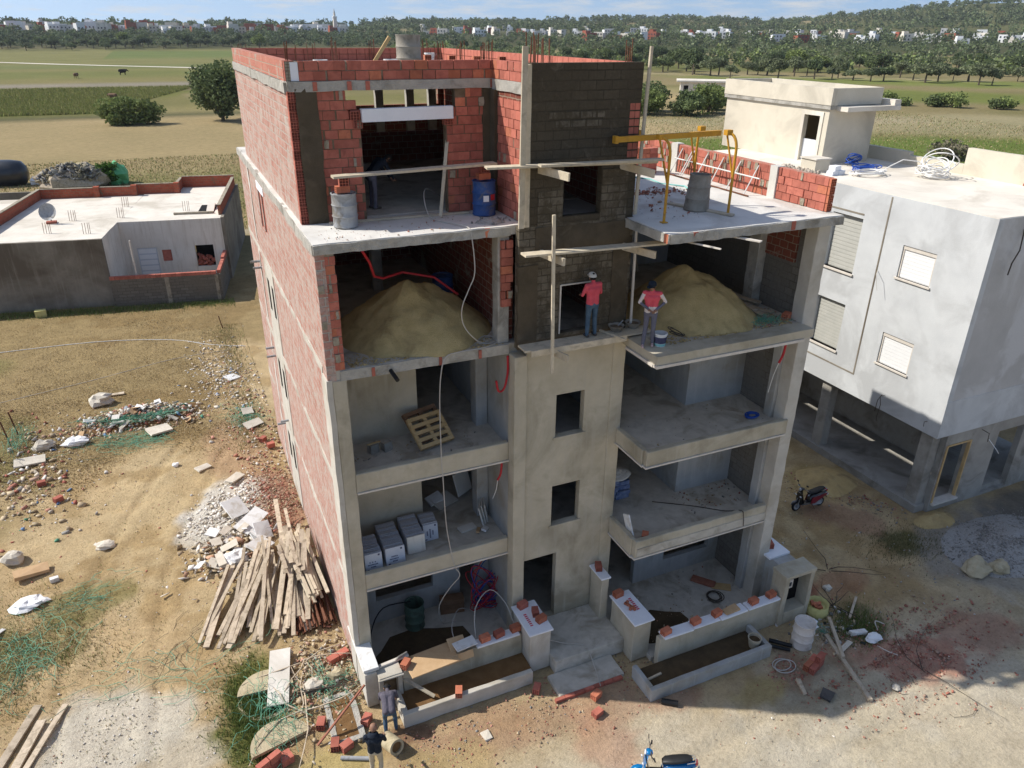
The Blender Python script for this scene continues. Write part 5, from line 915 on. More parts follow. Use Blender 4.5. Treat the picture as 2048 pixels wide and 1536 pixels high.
# ---- ground floor left court
drum('open green drum in the left ground floor court', (1.98, 1.25, .16), 'drum_green', .28, .86, True)
for k in range(3): plank('timber_block', ('bottom brown timber stacked in the left court', 'middle brown timber stacked in the left court', 'top brown timber stacked in the left court')[k], (2.85, 1.5, .24+k*.17), (3.55, 1.35, .24+k*.17), .3, .16, 'wood_brown', cat='timber')
coil('conduit_coil', 'cable_red', 'upright red conduit coil leaning by the stair wall', (4.12, 1.0, .2), .45, 12, 1.4, .014, 12, .35, 'conduit'); coil('conduit_coil', 'cable_blue', 'upright blue conduit coil leaning by the stair wall', (4.25, 1.1, .2), .45, 9, 1.5, .015, 13, .3, 'conduit')
one('loose_wire', MB().tube(smooth_pts([(3.1, -.85, 1.0), (3.3, -.3, 1.6), (3.9, .1, 1.75), (4.25, -.2, 1.4), (4.3, -.7, 1.05)]), .014, 5), 'cable_grey', 'arching wire over the left garden wall', 'wire', (3.9, 0, 1)); one('loose_wire', MB().tube(smooth_pts([(2.55, -.8, 1.0), (2.6, -.3, 1.2), (3.1, .5, 1.0), (3.7, .8, .4), (3.6, .6, .18)]), .012, 5), 'cable_grey', 'thin wire curving over the left court floor', 'wire', (3.1, .4, .5)); one('black_hose', MB().tube(smooth_pts([(.45, .3, .2), (.6, .9, .7), (1.1, 1.4, 1.0), (1.9, 1.3, 1.05)]), .02, 5), 'black_pipe', 'black hose arching to the green drum', 'hose', (1.1, 1, .5))
one('wet_patch', MB().prism([(.6+.1*math.cos(i), -.8, ) if 0 else (1.9+1.45*math.cos(i*.5236)*(1+.12*math.sin(i*2.3)), .25+.85*math.sin(i*.5236)*(1+.15*math.cos(i*1.7))) for i in range(12)], .151, .156), 'soil_wet', 'dark wet soil patch on the left court floor', 'soil', (1.9, .2, .15)); one('wet_patch', MB().prism([(8.75+.85*math.cos(i*.5236)*(1+.1*math.sin(i*2.1)), -1.75+.7*math.sin(i*.5236)*(1+.15*math.cos(i*1.9))) for i in range(12)], .151, .157), 'soil_wet', 'dark wet patch on the right court floor', 'soil', (8.7, -1.7, .15))
# tiles, boards and bricks laid on the garden walls
def board(label, c, s, rz=0, mat='foam_white', cat='board', name='white_board', rot=None): return bevel(one(name, MB().ob(c, s, rotm(*(rot or (0, 0, rz))), .006), mat, label, cat, c), .006)
BD = {}
for l_, c, s in (('white marble slab capping the left gate pillar', (4.69, -1.06, 1.39), (.72, 1.26, .05)), ('white marble slab capping the right gate pillar', (7.46, -1.8, 1.39), (.66, 1.34, .05)), ('white boards capping the slim pillar beside the entrance', (7.04, -.68, 1.96), (.32, .72, .05)), ('stack of white boards on the right boundary wall', (12.6, -1.55, 1.72), (.8, .85, .07)), ('long white foam board on the left garden wall', (3.65, -1.02, 1.035), (1.25, .3, .06)), ('cracked white board on the right garden wall, left end', (8.35, -2.76, 1.03), (.95, .34, .06)), ('white board on the right garden wall, second from left', (9.3, -2.76, 1.03), (.9, .32, .05)), ('white board on the right garden wall carrying the sand bag', (10.25, -2.76, 1.03), (.95, .34, .06)), ('white board on the right garden wall, right end', (11.35, -2.76, 1.03), (1.15, .32, .06))): BD[l_] = board(l_, c, s, rnd.uniform(-.03, .03))
for k, c in enumerate(((4.55, -1.1, 1.419), (7.58, -1.7, 1.419))):
    for i in range(7): MB().ob((c[0], c[1]-.24+i*.075, c[2]), (.085, .045, .004), rotm(0, 0, .05)).build('lettering', 'print_red', BD['white marble slab capping the %s gate pillar' % ('left', 'right')[k]])
LB = [('brick on the left gate pillar, at its rear', (4.62, -.58, 1.5), .2), ('brick with open cells on the left gate pillar, middle one', (4.83, -.98, 1.5), 1.3), ('brick on the left gate pillar, at its front', (4.86, -1.28, 1.5), .25), ('brick on the right gate pillar, at its rear', (7.34, -1.25, 1.5), .15), ('brick on the slim pillar beside the entrance', (7.04, -.58, 2.075), 1.2), ('brick on the boards of the right boundary wall', (12.6, -1.5, 1.84), 1.2),
      ('brick on the left garden wall, left of three', (3.3, -1.0, 1.15), .1), ('brick on the left garden wall, middle of three', (3.72, -1.0, 1.15), .2), ('brick on the left garden wall, right of three', (4.22, -.98, 1.15), .1), ('brick on the right garden wall, first from the left', (8.0, -2.75, 1.13), .15), ('brick on the right garden wall, second from the left', (9.0, -2.74, 1.13), .1), ('brick on the right garden wall, third from the left', (9.75, -2.72, 1.13), .15), ('brick on the right garden wall, fourth from the left', (11.05, -2.74, 1.13), .1), ('brick on the right garden wall, at the right end', (11.72, -2.72, 1.13), .1), ('tilted brick beside the left meter niche', (1.06, -1.0, 1.12), .8), ('brick lying across the left planter rim', (2.2, -1.9, .52), 1.2), ('brick on the first floor right balcony corner', (8.0, -1.35, 3.4), .9), ('brick standing on its end near the porch step', (5.62, -3.15, .17), .4), ('small red brick on the third floor edge, right', (11.85, -1.3, 9.36), .5), ('brick on the ground near the left planter end', (4.3, -2.25, .08), .9), ('brick lying in front of the porch', (5.4, -3.6, .07), .3)]
for l_, c, rz in LB: lone_brick(l_, c, rz, rnd.choice(('brick_red', 'brick_orange')), (.28, .18, .17))
for i in range(5): lone_brick('broken brick shard on the right gate pillar', (7.42+rnd.uniform(-.08, .08), -1.75+rnd.uniform(-.2, .2), 1.46), rnd.uniform(0, 3), 'brick_orange', (.16, .07, .06), group='broken shards on the right gate pillar')
one('sand_bag', MB().ob((10.25, -2.74, 1.09), (.5, .24, .06), rotm(0, 0, .1), .02), 'carton', 'flat tan sack on the right garden wall', 'sack', (10.25, -2.74, 1.06))
board('flattened cardboard box on the left garden wall', (1.75, -1.05, 1.03), (1.35, .75, .03), .08, 'carton', 'cardboard', 'cardboard'); board('upright cardboard flap on the left garden wall', (2.55, -.85, 1.1), (.5, .4, .03), .2, 'carton', 'cardboard', 'cardboard', (.5, .1, .1)); board('hanging cardboard flap on the left garden wall front', (2.5, -1.2, .95), (.8, .03, .22), .08, 'carton', 'cardboard', 'cardboard', (-.3, 0, .06)); board('pale stone slab on the left garden wall', (2.72, -1.0, 1.17), (.62, .34, .035), .12, 'tile_white', 'slab', 'stone_slab')
board('white slab on the left boundary wall top', (.17, -.35, 1.23), (.4, 1.2, .05), 0, 'tile_white', 'slab', 'stone_slab'); board('long white strip lying over the left meter niche', (.75, -.78, 1.12), (.95, .1, .05), .12, 'lip_white'); board('stone slab leaning behind the left meter niche', (.98, -.72, 1.1), (.35, .03, .35), 0, 'concrete', 'slab', 'stone_slab', (.5, .2, .5))
plank('planter_stick', 'board leaning into the left planter', (.95, -1.1, .75), (1.6, -1.7, .42), .1, .03); plank('planter_stick', 'short stick lying in the right planter', (7.15, -3.3, .22), (7.6, -3.25, .22), .06, .04, cat='stick'); plank('tile_strip', 'speckled strip leaning on the first floor balcony corner', (7.66, -1.2, 3.31), (7.62, -.9, 3.95), .3, .04, 'tile_white', (1, 0, 0), cat='strip')
T = thing('plant_pot', 'empty round pot standing in the right end of the right planter', 'pot', (10.62, -3.45, .2)); tp(T, 'pot', 'plaster', lambda m: m.lathe([(.13, 0), (.19, .3), (.2, .33), (.17, .33), (.14, .1), (.001, .1)], n=18), smooth=True); tp(T, 'soil', 'soil_wet', lambda m: m.lathe([(.165, .24), (.001, .25)], n=18))
T = thing('bowl', 'shallow grey bowl behind the right gate pillar', 'bowl', (7.9, -.95, .16)); tp(T, 'bowl', 'drum_mud', lambda m: m.lathe([(.12, 0), (.2, .12), (.23, .14), (.2, .14), (.12, .03), (.001, .03)], n=18), smooth=True); tp(T, 'mortar', 'mortar', lambda m: m.lathe([(.15, .07), (.001, .08)], n=14))
plank('upright_rod', 'thin pale rod standing in the wet patch of the right court', (8.0, -1.3, .16), (8.02, -1.28, 1.15), .025, .025, 'lip_white', cat='rod')
for l_, c, s_, rz in (('red wooden form lying in the right court', (11.0, -.6, .22), (.75, .25, .1), -.9), ('tan board lying beside the red form in the right court', (11.4, -1.0, .19), (.6, .3, .04), -.6), ('short upright plank piece in the right court', (10.0, -2.2, .3), (.12, .05, .3), .3)): board(l_, c, s_, rz, 'rust_red' if 'red wooden' in l_ else 'wood_pallet', 'board', 'form_board')
coil('cable_coil', 'cable_dark', 'dark cable coil lying in the right court', (10.9, -1.3, .16), .26, 4, .12, .013, 21); coil('pipe_coil', 'cable_blue', 'small blue pipe ring on the second floor right balcony', (11.45, -1.05, 6.31), .16, 4, .1, .02, 22, .8, 'pipe'); coil('wire_ring', 'cable_dark', 'dark wire ring at the foot of the right sand pile', (8.4, -1.2, 9.27), .2, 3, .5, .012, 23, 1, 'wire')
one('loose_cable', MB().tube(smooth_pts([(9.2, .1, 3.32), (10.2, -.6, 3.33), (10.9, -1.2, 3.35), (11.1, -1.62, 3.58), (11.15, -1.7, 3.4), (11.2, -1.7, 3.05)]), .012, 4), 'cable_dark', 'dark cable running over the first floor right balcony parapet', 'cable', (10.5, -1, 3.3))
for k in range(9): one('paper_sack', MB().ob((8.05+rnd.uniform(-.04, .04)+.42*(k % 2), .9+rnd.uniform(-.05, .05), 3.4+.15*(k//2)), (.45, .6, .14), rotm(0, 0, rnd.uniform(-.06, .06)), .02), 'bag_blue', 'blue cement sack in the stack behind the first floor right balcony', 'sack', (8.2, .9, 3.35), 'cement sacks on the first floor')
heap('grey_tarp', 'grey sheet thrown over the cement sacks', 'sheet', (8.25, .9, 4.08), .55, .4, .18, 'concrete_light', 31)
for k in range(9): plank('loose_plank', 'pale plank lying on the third floor beside the right sand pile', (11.05+rnd.uniform(-.4, .4), 2.6+rnd.uniform(-.3, .3), 9.32+.05*(k % 3)), (11.6+rnd.uniform(-.35, .35), -.5+rnd.uniform(-.5, .4), 9.3+.05*(k % 3)), .16, .04, 'wood_old', group='planks on the third floor')
for k in range(8): plank('shuttering_board', 'upright form panel leaning at the back of the third floor', (9.6+k*.13, 3.9, 9.28), (9.6+k*.13, 4.5, 11.0), .1, .05, 'wood_old', (0, 1, 0), group='upright forms at the back of the third floor', cat='board')
T = thing('bucket', 'white and black plaster bucket at the third floor edge', 'bucket', (7.72, -1.52, 9.26)); tp(T, 'body', 'tile_white', lambda m: m.lathe([(.13, 0), (.155, .3), (.17, .3), (.17, .33), (.15, .33), (.125, .03), (.001, .03)], n=20), smooth=True); tp(T, 'print', 'print_dark', lambda m: m.lathe([(.143, .09), (.156, .25)], n=20), smooth=True); tp(T, 'blue_stripe', 'hose_teal', lambda m: m.lathe([(.136, .02), (.144, .08)], n=20), smooth=True)
for l_, c in (('mortar tub on the scaffold, left one with a trowel', (7.1, -.5, 9.37)), ('mortar tub on the scaffold, right one', (7.62, -.45, 9.37))):
    T = thing('mortar_tub', l_, 'tub', c); tp(T, 'tub', 'drum_mud', lambda m: m.lathe([(.12, 0), (.19, .12), (.21, .15), (.19, .15), (.13, .03), (.001, .03)], n=18), smooth=True); tp(T, 'mortar', 'mortar_dark', lambda m: m.lathe([(.17, .1), (.001, .12)], n=14))
    if 'left' in l_: tp(T, 'trowel', 'steel_grey', lambda m: m.tube([(.05, 0, .12), (.2, .02, .24)], .015, 5))
# ================================================================== people and scooters
def capsule(m, a, b, ra, rb, n=10):
    a, b = Vector(a), Vector(b); d = b-a; L_ = d.length; d = d.normalized() if L_ > 1e-6 else Vector((0, 0, 1))
    pts, rs = [], []
    for k in range(4): t_ = math.pi/2*k/4; pts.append(a-d*ra*math.cos(t_)); rs.append(max(ra*math.sin(t_), .002))
    pts += [a, b]; rs += [ra, rb]
    for k in range(3, -1, -1): t_ = math.pi/2*k/4; pts.append(b+d*rb*math.cos(t_)); rs.append(max(rb*math.sin(t_), .002))
    m.tube(pts, rs, n)
def fused(name, caps, vox, parent, mats, extra=None, smooth=4):
    """one continuous skin over tapered limbs; each face takes the cloth of the limb it belongs to"""
    m = MB()
    for c in caps: capsule(m, *c[:4])
    tmp = mesh_obj('tmp', m.v, m.f, None); md = tmp.modifiers.new('r', 'REMESH'); md.mode = 'VOXEL'; md.voxel_size = vox
    sm = tmp.modifiers.new('s', 'SMOOTH'); sm.factor = .5; sm.iterations = smooth
    dg = bpy.context.evaluated_depsgraph_get(); ev = tmp.evaluated_get(dg); me0 = ev.to_mesh()
    n = len(me0.vertices); co = np.empty(n*3, np.float32); me0.vertices.foreach_get('co', co); co = co.reshape(-1, 3)
    fs = [tuple(p.vertices) for p in me0.polygons]; ev.to_mesh_clear(); tm = tmp.data; bpy.data.objects.remove(tmp); bpy.data.meshes.remove(tm)
    k0 = len(co); vs = [tuple(v) for v in co]; nf = len(fs)
    if extra: vs += [tuple(v) for v in extra.v]; fs += [tuple(i+k0 for i in f) for f in extra.f]
    me = bpy.data.meshes.new(name); me.from_pydata(vs, [], fs); me.update()
    names = list(dict.fromkeys(mats))
    for q in names: me.materials.append(MATS[q])
    A = np.array([c[0] for c in caps], float); Bq = np.array([c[1] for c in caps], float); rad = np.array([max(c[2], c[3]) for c in caps])
    cen = np.array([np.mean([co[i] for i in f], 0) for f in fs[:nf]])
    AB = Bq-A; t_ = np.clip(((cen[:, None]-A[None])*AB[None]).sum(-1)/np.maximum((AB**2).sum(-1), 1e-9)[None], 0, 1)
    d = np.linalg.norm(cen[:, None]-(A[None]+AB[None]*t_[..., None]), axis=-1)/rad[None]; who = d.argmin(1)
    idx = [names.index(mats[w_]) for w_ in who] + [names.index('skin') if 'skin' in names else 0]*(len(fs)-nf)
    me.polygons.foreach_set('material_index', idx); me.polygons.foreach_set('use_smooth', [True]*len(fs))
    o = bpy.data.objects.new(name, me); COL.objects.link(o); o.parent = parent; return o
def hand_geo(m, w, d, side, s=1.0):
    """five curled fingers from wrist w pointing along d"""
    d = Vector(d).normalized(); sx = Vector(side).normalized(); nr = d.cross(sx)
    for k, (o_, l_) in enumerate(((-.03, .065), (-.01, .075), (.01, .072), (.03, .055))):
        p0 = Vector(w)+d*.075+sx*o_; p1 = p0+d*l_*.55+nr*.008; p2 = p1+d*l_*.35+nr*.035; m.tube([p0, p1, p2], [.0095, .0085, .007], 6)
    p0 = Vector(w)+d*.03-sx*.035; m.tube([p0, p0+d*.035-sx*.02, p0+d*.065-sx*.02+nr*.015], [.011, .0095, .008], 6)
def person(label, loc, rz, J, top, bottom, shoe, skin='skin', top2=None, sleeve=None, cap=None, hood=None, s=1.0, hair='hair', fore=None):
    """J: joint positions (m, figure faces +y)"""
    T = thing('person', label, 'person', loc, rz=rz); V = Vector
    j = {k: V(v) for k, v in J.items()}; sleeve = sleeve or top; fore = fore or sleeve
    hip, ch, nk, hd = j['pelvis'], j['chest'], j['neck'], j['head']; up_ = (hd-nk).normalized(); fwd = j.get('look', V((0, 1, 0))).normalized()
    C_, M_ = [], []
    def c(a, b, ra, rb, mt): C_.append((a, b, ra*s, rb*s)); M_.append(mt)
    lat = (j['shr']-j['shl']).normalized()
    mid = (hip+ch)/2
    for o_ in (-.075, .075): c(hip+lat*o_, mid+lat*o_*.95, .105, .1, top2 or top); c(mid+lat*o_*.95, ch+lat*o_*1.15, .1, .115, top)
    c(ch+lat*-.1, ch+lat*.1, .11, .11, top); c(j['shl'], j['shr'], .065, .065, top); c(ch, nk, .09, .06, top)
    c(hip+lat*-.085-V((0, 0, .06)), hip+lat*.085-V((0, 0, .06)), .1, .1, bottom)
    c(nk, hd-up_*.06, .052, .05, skin)
    c(hd+up_*.035, hd-up_*.005, .093, .088, hair if not hood else skin); c(hd-up_*.02+fwd*.02, hd-up_*.075+fwd*.035, .075, .05, skin); c(hd+fwd*.095-up_*.005, hd+fwd*.108-up_*.03, .012, .017, skin)
    fl = up_.cross(fwd).normalized()
    for sg in (-1, 1): c(hd+fl*.09*sg, hd+fl*.095*sg-up_*.03, .016, .012, skin)
    for e in 'lr':
        sh, el, wr = j['sh'+e], j['el'+e], j['wr'+e]; hp, kn, an = j['hp'+e], j['kn'+e], j['an'+e]; d = (wr-el).normalized()
        c(sh, el, .058, .046, sleeve); c(el, wr, .044, .032, fore); c(wr+d*.02, wr+d*.075, .028, .034, skin)
        c(hp, kn, .092, .062, bottom); c(kn, kn+(an-kn)*.35, .06, .062, bottom); c(kn+(an-kn)*.35, an, .062, .05, bottom)
        tf_ = j.get('toe', V((0, 1, 0))); c(an-V((0, 0, .04))-tf_*.04, an-V((0, 0, .045))+tf_*.14, .042, .036, shoe)
    ex = MB()
    for e in 'lr':
        d = (j['wr'+e]-j['el'+e]).normalized(); hand_geo(ex, j['wr'+e], d, lat if e == 'l' else -lat)
    fused('body', C_, .0145, T, M_, ex)
    if not hood:
        for sg in (-1, 1): tp(T, 'eye', 'hair', lambda m: m.lathe([(.001, -.008), (.008, -.004), (.009, 0), (.008, .004), (.001, .008)], hd+fwd*.083+fl*.032*sg-up_*.002, 8), smooth=True)
        tp(T, 'mouth', 'rust_red', lambda m: m.ob(hd+fwd*.085-up_*.068, (.04, .008, .008), Matrix((fl, fwd, up_)).transposed()))
    if cap:
        Mc = Matrix((fl, fwd, up_)).transposed(); tp(T, 'cap', cap, lambda m: m.lathe([(.104, .02), (.104, .05), (.094, .09), (.066, .122), (.03, .137), (.001, .14)], hd, 16, Mc), smooth=True)
        tp(T, 'cap_brim', cap, lambda m: m.prism([(.08*math.cos(a), .09+.1*math.sin(a)) for a in [math.pi*i/8 for i in range(9)]], .025, .036, Mc, hd))
    if hood: tp(T, 'hood', hood, lambda m: m.lathe([(.135, -.03), (.14, .0), (.12, .05), (.085, .075), (.07, .06)], nk-fwd*.035-up_*.0, 16, Matrix((fl, fwd, up_)).transposed()), smooth=True)
    T.scale = (.95, .95, .95); return T
ST = dict(pelvis=(0, 0, .93), chest=(0, 0, 1.27), neck=(0, 0, 1.44), head=(0, .01, 1.58), shl=(-.19, 0, 1.39), shr=(.19, 0, 1.39), ell=(-.25, .03, 1.12), elr=(.25, .03, 1.12), wrl=(-.25, .12, .88), wrr=(.25, .12, .88), hpl=(-.09, 0, .88), hpr=(.09, 0, .88), knl=(-.1, .02, .48), knr=(.1, .02, .48), anl=(-.11, 0, .085), anr=(.11, 0, .085))
def pose(**k): d = dict(ST); d.update(k); return {a: Vector(b) for a, b in d.items()}
person('man in red shirt and jeans facing the wall on the tower scaffold', (6.32, -.6, 9.366), .05, pose(ell=(-.27, .06, 1.14), elr=(.27, .06, 1.14), wrl=(-.17, .28, 1.08), wrr=(.17, .28, 1.1), head=(0, .05, 1.57), anl=(-.12, 0, .085), anr=(.13, .02, .085)), 'cloth_red', 'cloth_jeans', 'shoe_dark', cap='concrete_light', fore='skin')
person('man in red and white hoodie with a hand on his hip beside the sand pile', (7.45, -1.42, 9.27), R(148), pose(ell=(-.34, -.06, 1.16), wrl=(-.13, .1, 1.0), elr=(.3, .02, 1.14), wrr=(.08, .15, 1.02), head=(.02, .03, 1.58), look=(.55, .83, -.25), knl=(-.09, .05, .48), anl=(-.1, 0, .085), anr=(.14, .12, .085)), 'cloth_red', 'cloth_slate', 'shoe_pink', top2='cloth_white', sleeve='cloth_white', fore='cloth_slate', cap='cloth_navy', s=.94)
person('man in grey shirt bending down beside the left planter', (.33, -1.95, 0), R(-12), pose(pelvis=(0, -.05, .84), chest=(.0, .3, 1.0), neck=(0, .46, 1.0), head=(0, .6, .97), shl=(-.19, .38, 1.0), shr=(.19, .38, 1.0), ell=(-.22, .48, .74), elr=(.24, .45, .74), wrl=(-.08, .55, .52), wrr=(.16, .6, .5), look=(0, .5, -.86), knl=(-.12, .08, .46), knr=(.14, .1, .46), anl=(-.12, -.08, .085), anr=(.15, .05, .085), hpl=(-.09, -.03, .8), hpr=(.09, -.03, .8)), 'cloth_grey', 'cloth_jeans', 'shoe_dark', cap='cloth_navy', fore='skin')
person('man in black hooded jacket and khaki trousers standing by the concrete pipe', (-.3, -3.02, 0), R(-20), pose(ell=(-.25, .1, 1.13), elr=(.26, .12, 1.12), wrl=(-.16, .32, 1.0), wrr=(.2, .35, .98), head=(0, .1, 1.56), neck=(0, .03, 1.43), look=(.1, .9, -.45), knr=(.12, .05, .48)), 'cloth_navy', 'cloth_khaki', 'shoe_dark', hood='cloth_navy')
person('man in dark blue clothes bending inside the top floor opening', (1.98, 2.75, 12.15), R(-80), pose(pelvis=(0, -.05, .88), chest=(0, .2, 1.12), neck=(0, .35, 1.2), head=(0, .47, 1.24), shl=(-.19, .28, 1.2), shr=(.19, .28, 1.2), ell=(-.22, .4, .95), elr=(.22, .4, .95), wrl=(-.1, .55, .75), wrr=(.1, .55, .75), look=(0, .7, -.7)), 'cloth_navy', 'cloth_slate', 'shoe_dark')
def loft(m, secs, cap=True):
    n = len(secs[0]); k0 = len(m.v)
    for s in secs: m.v += [Vector(p) for p in s]
    for i in range(len(secs)-1):
        for j in range(n): a, b = k0+i*n+j, k0+i*n+(j+1) % n; m.f.append((a, b, b+n, a+n))
    if cap: m.f.append(tuple(k0+n-1-j for j in range(n))); e = k0+(len(secs)-1)*n; m.f.append(tuple(e+j for j in range(n)))
def ring(cx, cz, w, h, n=12, tilt=0, p=2.6):
    """rounded section across the body at x=cx, height cz"""
    out = []
    for i in range(n):
        a = 2*math.pi*i/n; c_, s_ = math.cos(a), math.sin(a); y = w/2*math.copysign(abs(c_)**(2/p), c_); z = h/2*math.copysign(abs(s_)**(2/p), s_)
        out.append((cx-z*math.sin(tilt), y, cz+z*math.cos(tilt)))
    return out
def scooter(label, loc, rz, paint, side, seat='seat_black', lean=0):
    T = thing('scooter', label, 'scooter', loc, rz=rz)
    def L_(name, mat, secs, par=None): mb = MB(); loft(mb, secs); o = mesh_obj(name, mb.v, mb.f, mat, par or T, True); return o
    for nm, x in (('wheel', .62), ('wheel', -.6)):
        w = mesh_obj(nm, *(lambda q: (q.v, q.f))(MB().lathe([(.14, -.045), (.19, -.05), (.215, -.03), (.22, 0), (.215, .03), (.19, .05), (.14, .045)], (x, 0, .22), 24, rotm(R(90), 0, 0))), 'rubber', T, True)
        tp(T, 'rim', 'steel_grey', lambda m: (m.lathe([(.14, -.045), (.14, .045), (.12, .04), (.12, -.04), (.14, -.045)], (x, 0, .22), 20, rotm(R(90), 0, 0)), m.lathe([(.04, -.05), (.04, .05), (.001, .05)], (x, 0, .22), 10, rotm(R(90), 0, 0)), [m.beam((x+.03*math.cos(a), 0, .22+.03*math.sin(a)), (x+.13*math.cos(a), 0, .22+.13*math.sin(a)), .03, .02, (0, 1, 0)) for a in [2*math.pi*k/5 for k in range(5)]]), w)
    L_('front_fender', paint, [ring(.62+.25*math.cos(a), .24+.25*math.sin(a), .13, .025, 8, a-math.pi/2) for a in [R(d_) for d_ in (20, 50, 80, 110, 140, 160)]])
    tp(T, 'fork', 'steel_grey', lambda m: (m.tube([(.62, .075, .22), (.52, .07, .55)], .022, 6), m.tube([(.62, -.075, .22), (.52, -.07, .55)], .022, 6)))
    L_('apron', paint, [ring(.5, .36, .3, .12, 12, .5), ring(.51, .52, .36, .12, 12, .35), ring(.5, .68, .38, .13, 12, .3), ring(.46, .82, .3, .12, 12, .3), ring(.42, .92, .16, .1, 12, .3)])
    tp(T, 'leg_shield', 'paint_black', lambda m: m.ob((.41, 0, .58), (.03, .3, .5), rotm(0, .28, 0)))
    L_('headset', paint, [ring(.5, .98, .12, .1), ring(.45, 1.0, .2, .13), ring(.38, 1.0, .22, .12), ring(.31, .99, .12, .07)])
    tp(T, 'headlight', 'lamp_clear', lambda m: m.lathe([(.07, 0), (.06, .02), (.001, .03)], (.5, 0, .99), 14, rotm(0, R(80), 0)), smooth=True)
    for y in (-.14, .14): tp(T, 'indicator', 'lamp_clear', lambda m: m.ob((.56, y, .7), (.03, .07, .05), rotm(0, .3, 0)))
    hb = tp(T, 'handlebar', 'paint_black', lambda m: m.tube([(.3, .34, 1.03), (.36, .18, 1.02), (.4, 0, 1.0), (.36, -.18, 1.02), (.3, -.34, 1.03)], .014, 6))
    for y in (-1, 1):
        tp(T, 'grip', 'rubber', lambda m: m.tube([(.31, .24*y, 1.03), (.29, .36*y, 1.03)], .02, 8), hb); tp(T, 'brake_lever', 'chrome', lambda m: m.tube([(.37, .2*y, 1.02), (.35, .34*y, 1.02)], .007, 5), hb)
        tp(T, 'mirror', 'paint_black', lambda m: (m.tube([(.37, .2*y, 1.03), (.4, .27*y, 1.2)], .006, 5), m.ob((.4, .29*y, 1.24), (.02, .1, .07), rotm(0, 0, .1*y))), hb)
    L_('floorboard', 'paint_black', [ring(.42, .3, .3, .1), ring(.2, .29, .34, .09), ring(-.05, .3, .32, .1)])
    L_('body', paint, [ring(-.0, .4, .24, .3), ring(-.15, .48, .34, .36), ring(-.4, .54, .38, .3), ring(-.65, .6, .3, .22), ring(-.88, .66, .14, .12)])
    for y in (-1, 1): tp(T, 'side_panel', side, lambda m: m.prism([(.02, .3), (-.2, .28), (-.45, .42), (-.8, .6), (-.82, .66), (-.4, .6), (-.05, .56)], .0, .02, rotm(R(90), 0, 0), (0, (.19 if y > 0 else -.17), 0)))
    L_('seat', seat, [ring(.04, .7, .16, .07), ring(-.05, .74, .26, .11), ring(-.25, .77, .3, .12), ring(-.42, .8, .3, .12), ring(-.62, .84, .26, .11), ring(-.74, .85, .16, .07)])
    tp(T, 'tail_light', 'lamp_red', lambda m: m.ob((-.87, 0, .72), (.06, .16, .08), rotm(0, -.3, 0))); tp(T, 'grab_rail', 'steel_grey', lambda m: m.tube([(-.6, .16, .8), (-.82, .12, .82), (-.85, 0, .82), (-.82, -.12, .82), (-.6, -.16, .8)], .013, 6))
    tp(T, 'rear_fender', 'paint_black', lambda m: m.ob((-.88, 0, .42), (.22, .12, .02), rotm(0, -.9, 0))); tp(T, 'engine', 'steel_grey', lambda m: m.ob((-.35, .06, .25), (.45, .16, .18))); tp(T, 'exhaust', 'chrome', lambda m: m.tube([(-.25, -.15, .22), (-.8, -.17, .28)], .05, 8)); tp(T, 'stand', 'rust', lambda m: m.tube([(-.1, .1, .25), (-.2, .2, .0)], .013, 5)); tp(T, 'number_plate', 'foam_white', lambda m: m.ob((-.96, 0, .5), (.01, .14, .1), rotm(0, -.3, 0)))
    T.rotation_euler = (lean, 0, rz); T.scale = (.88, .88, .88); return T
scooter('bright blue scooter with black seat parked at the front edge of the yard', (5.86, -5.86, 0), R(153), 'paint_blue', 'paint_blue', lean=.08)
scooter('black scooter with dark red side panels parked between the buildings', (17.35, 1.45, 0), R(176), 'paint_black', 'paint_maroon', lean=.1)
# ================================================================== yard clutter
q = random.Random(81)
GA = 'weathered plank in the fan shaped timber pile beside the side wall'
for k in range(46):
    t_ = k/45; lay = q.random(); x1 = -3.9+3.1*t_+q.uniform(-.25, .25); y1 = 3.0-.6*t_+q.uniform(-.35, .5); ln = q.uniform(2.3, 4.0); ang = R(62+25*t_+q.uniform(-9, 9)); z1 = .06+.35*t_*lay
    x2, y2 = x1+ln*math.cos(ang), y1+ln*math.sin(ang); x2 = min(x2, -.2)
    plank('timber_plank', GA, (x1, y1, z1), (x2, y2, z1+.25+.75*lay*(.5+.5*t_)), q.uniform(.07, .17), q.uniform(.03, .06), 'wood_old', group='planks of the fan shaped timber pile', jit=.008)
for k in range(24):
    x1 = -.75+q.uniform(0, .6); plank('timber_plank', 'pale squared timber in the neat bundle against the side wall', (x1, 3.1+q.uniform(-.25, .3), .62+.06*(k % 5)), (x1-.25+q.uniform(-.1, .1), 5.6+q.uniform(-.3, .3), .95+.06*(k % 5)), q.uniform(.06, .1), .055, 'wood_board', group='timbers bundled against the side wall', jit=.006)
for k in range(16):
    x1 = -1.0+q.uniform(-.35, .35); plank('timber_plank', 'splintered short board heaped on top of the timber pile', (x1, 4.2+q.uniform(-.4, .4), 1.0+q.uniform(-.2, .25)), (x1+q.uniform(-.3, .4), 5.4+q.uniform(-.6, .5), 1.25+q.uniform(-.25, .3)), q.uniform(.05, .16), .03, 'wood_old', group='splintered boards on the timber pile', jit=.012)
plank('timber_plank', 'long plank rising behind the timber pile, left of two', (-1.15, 4.6, .95), (-.95, 8.3, 1.0), .14, .05, 'wood_old'); plank('timber_plank', 'long plank rising behind the timber pile, right of two', (-.8, 5.0, 1.0), (-.72, 7.6, 1.0), .1, .05, 'wood_old')
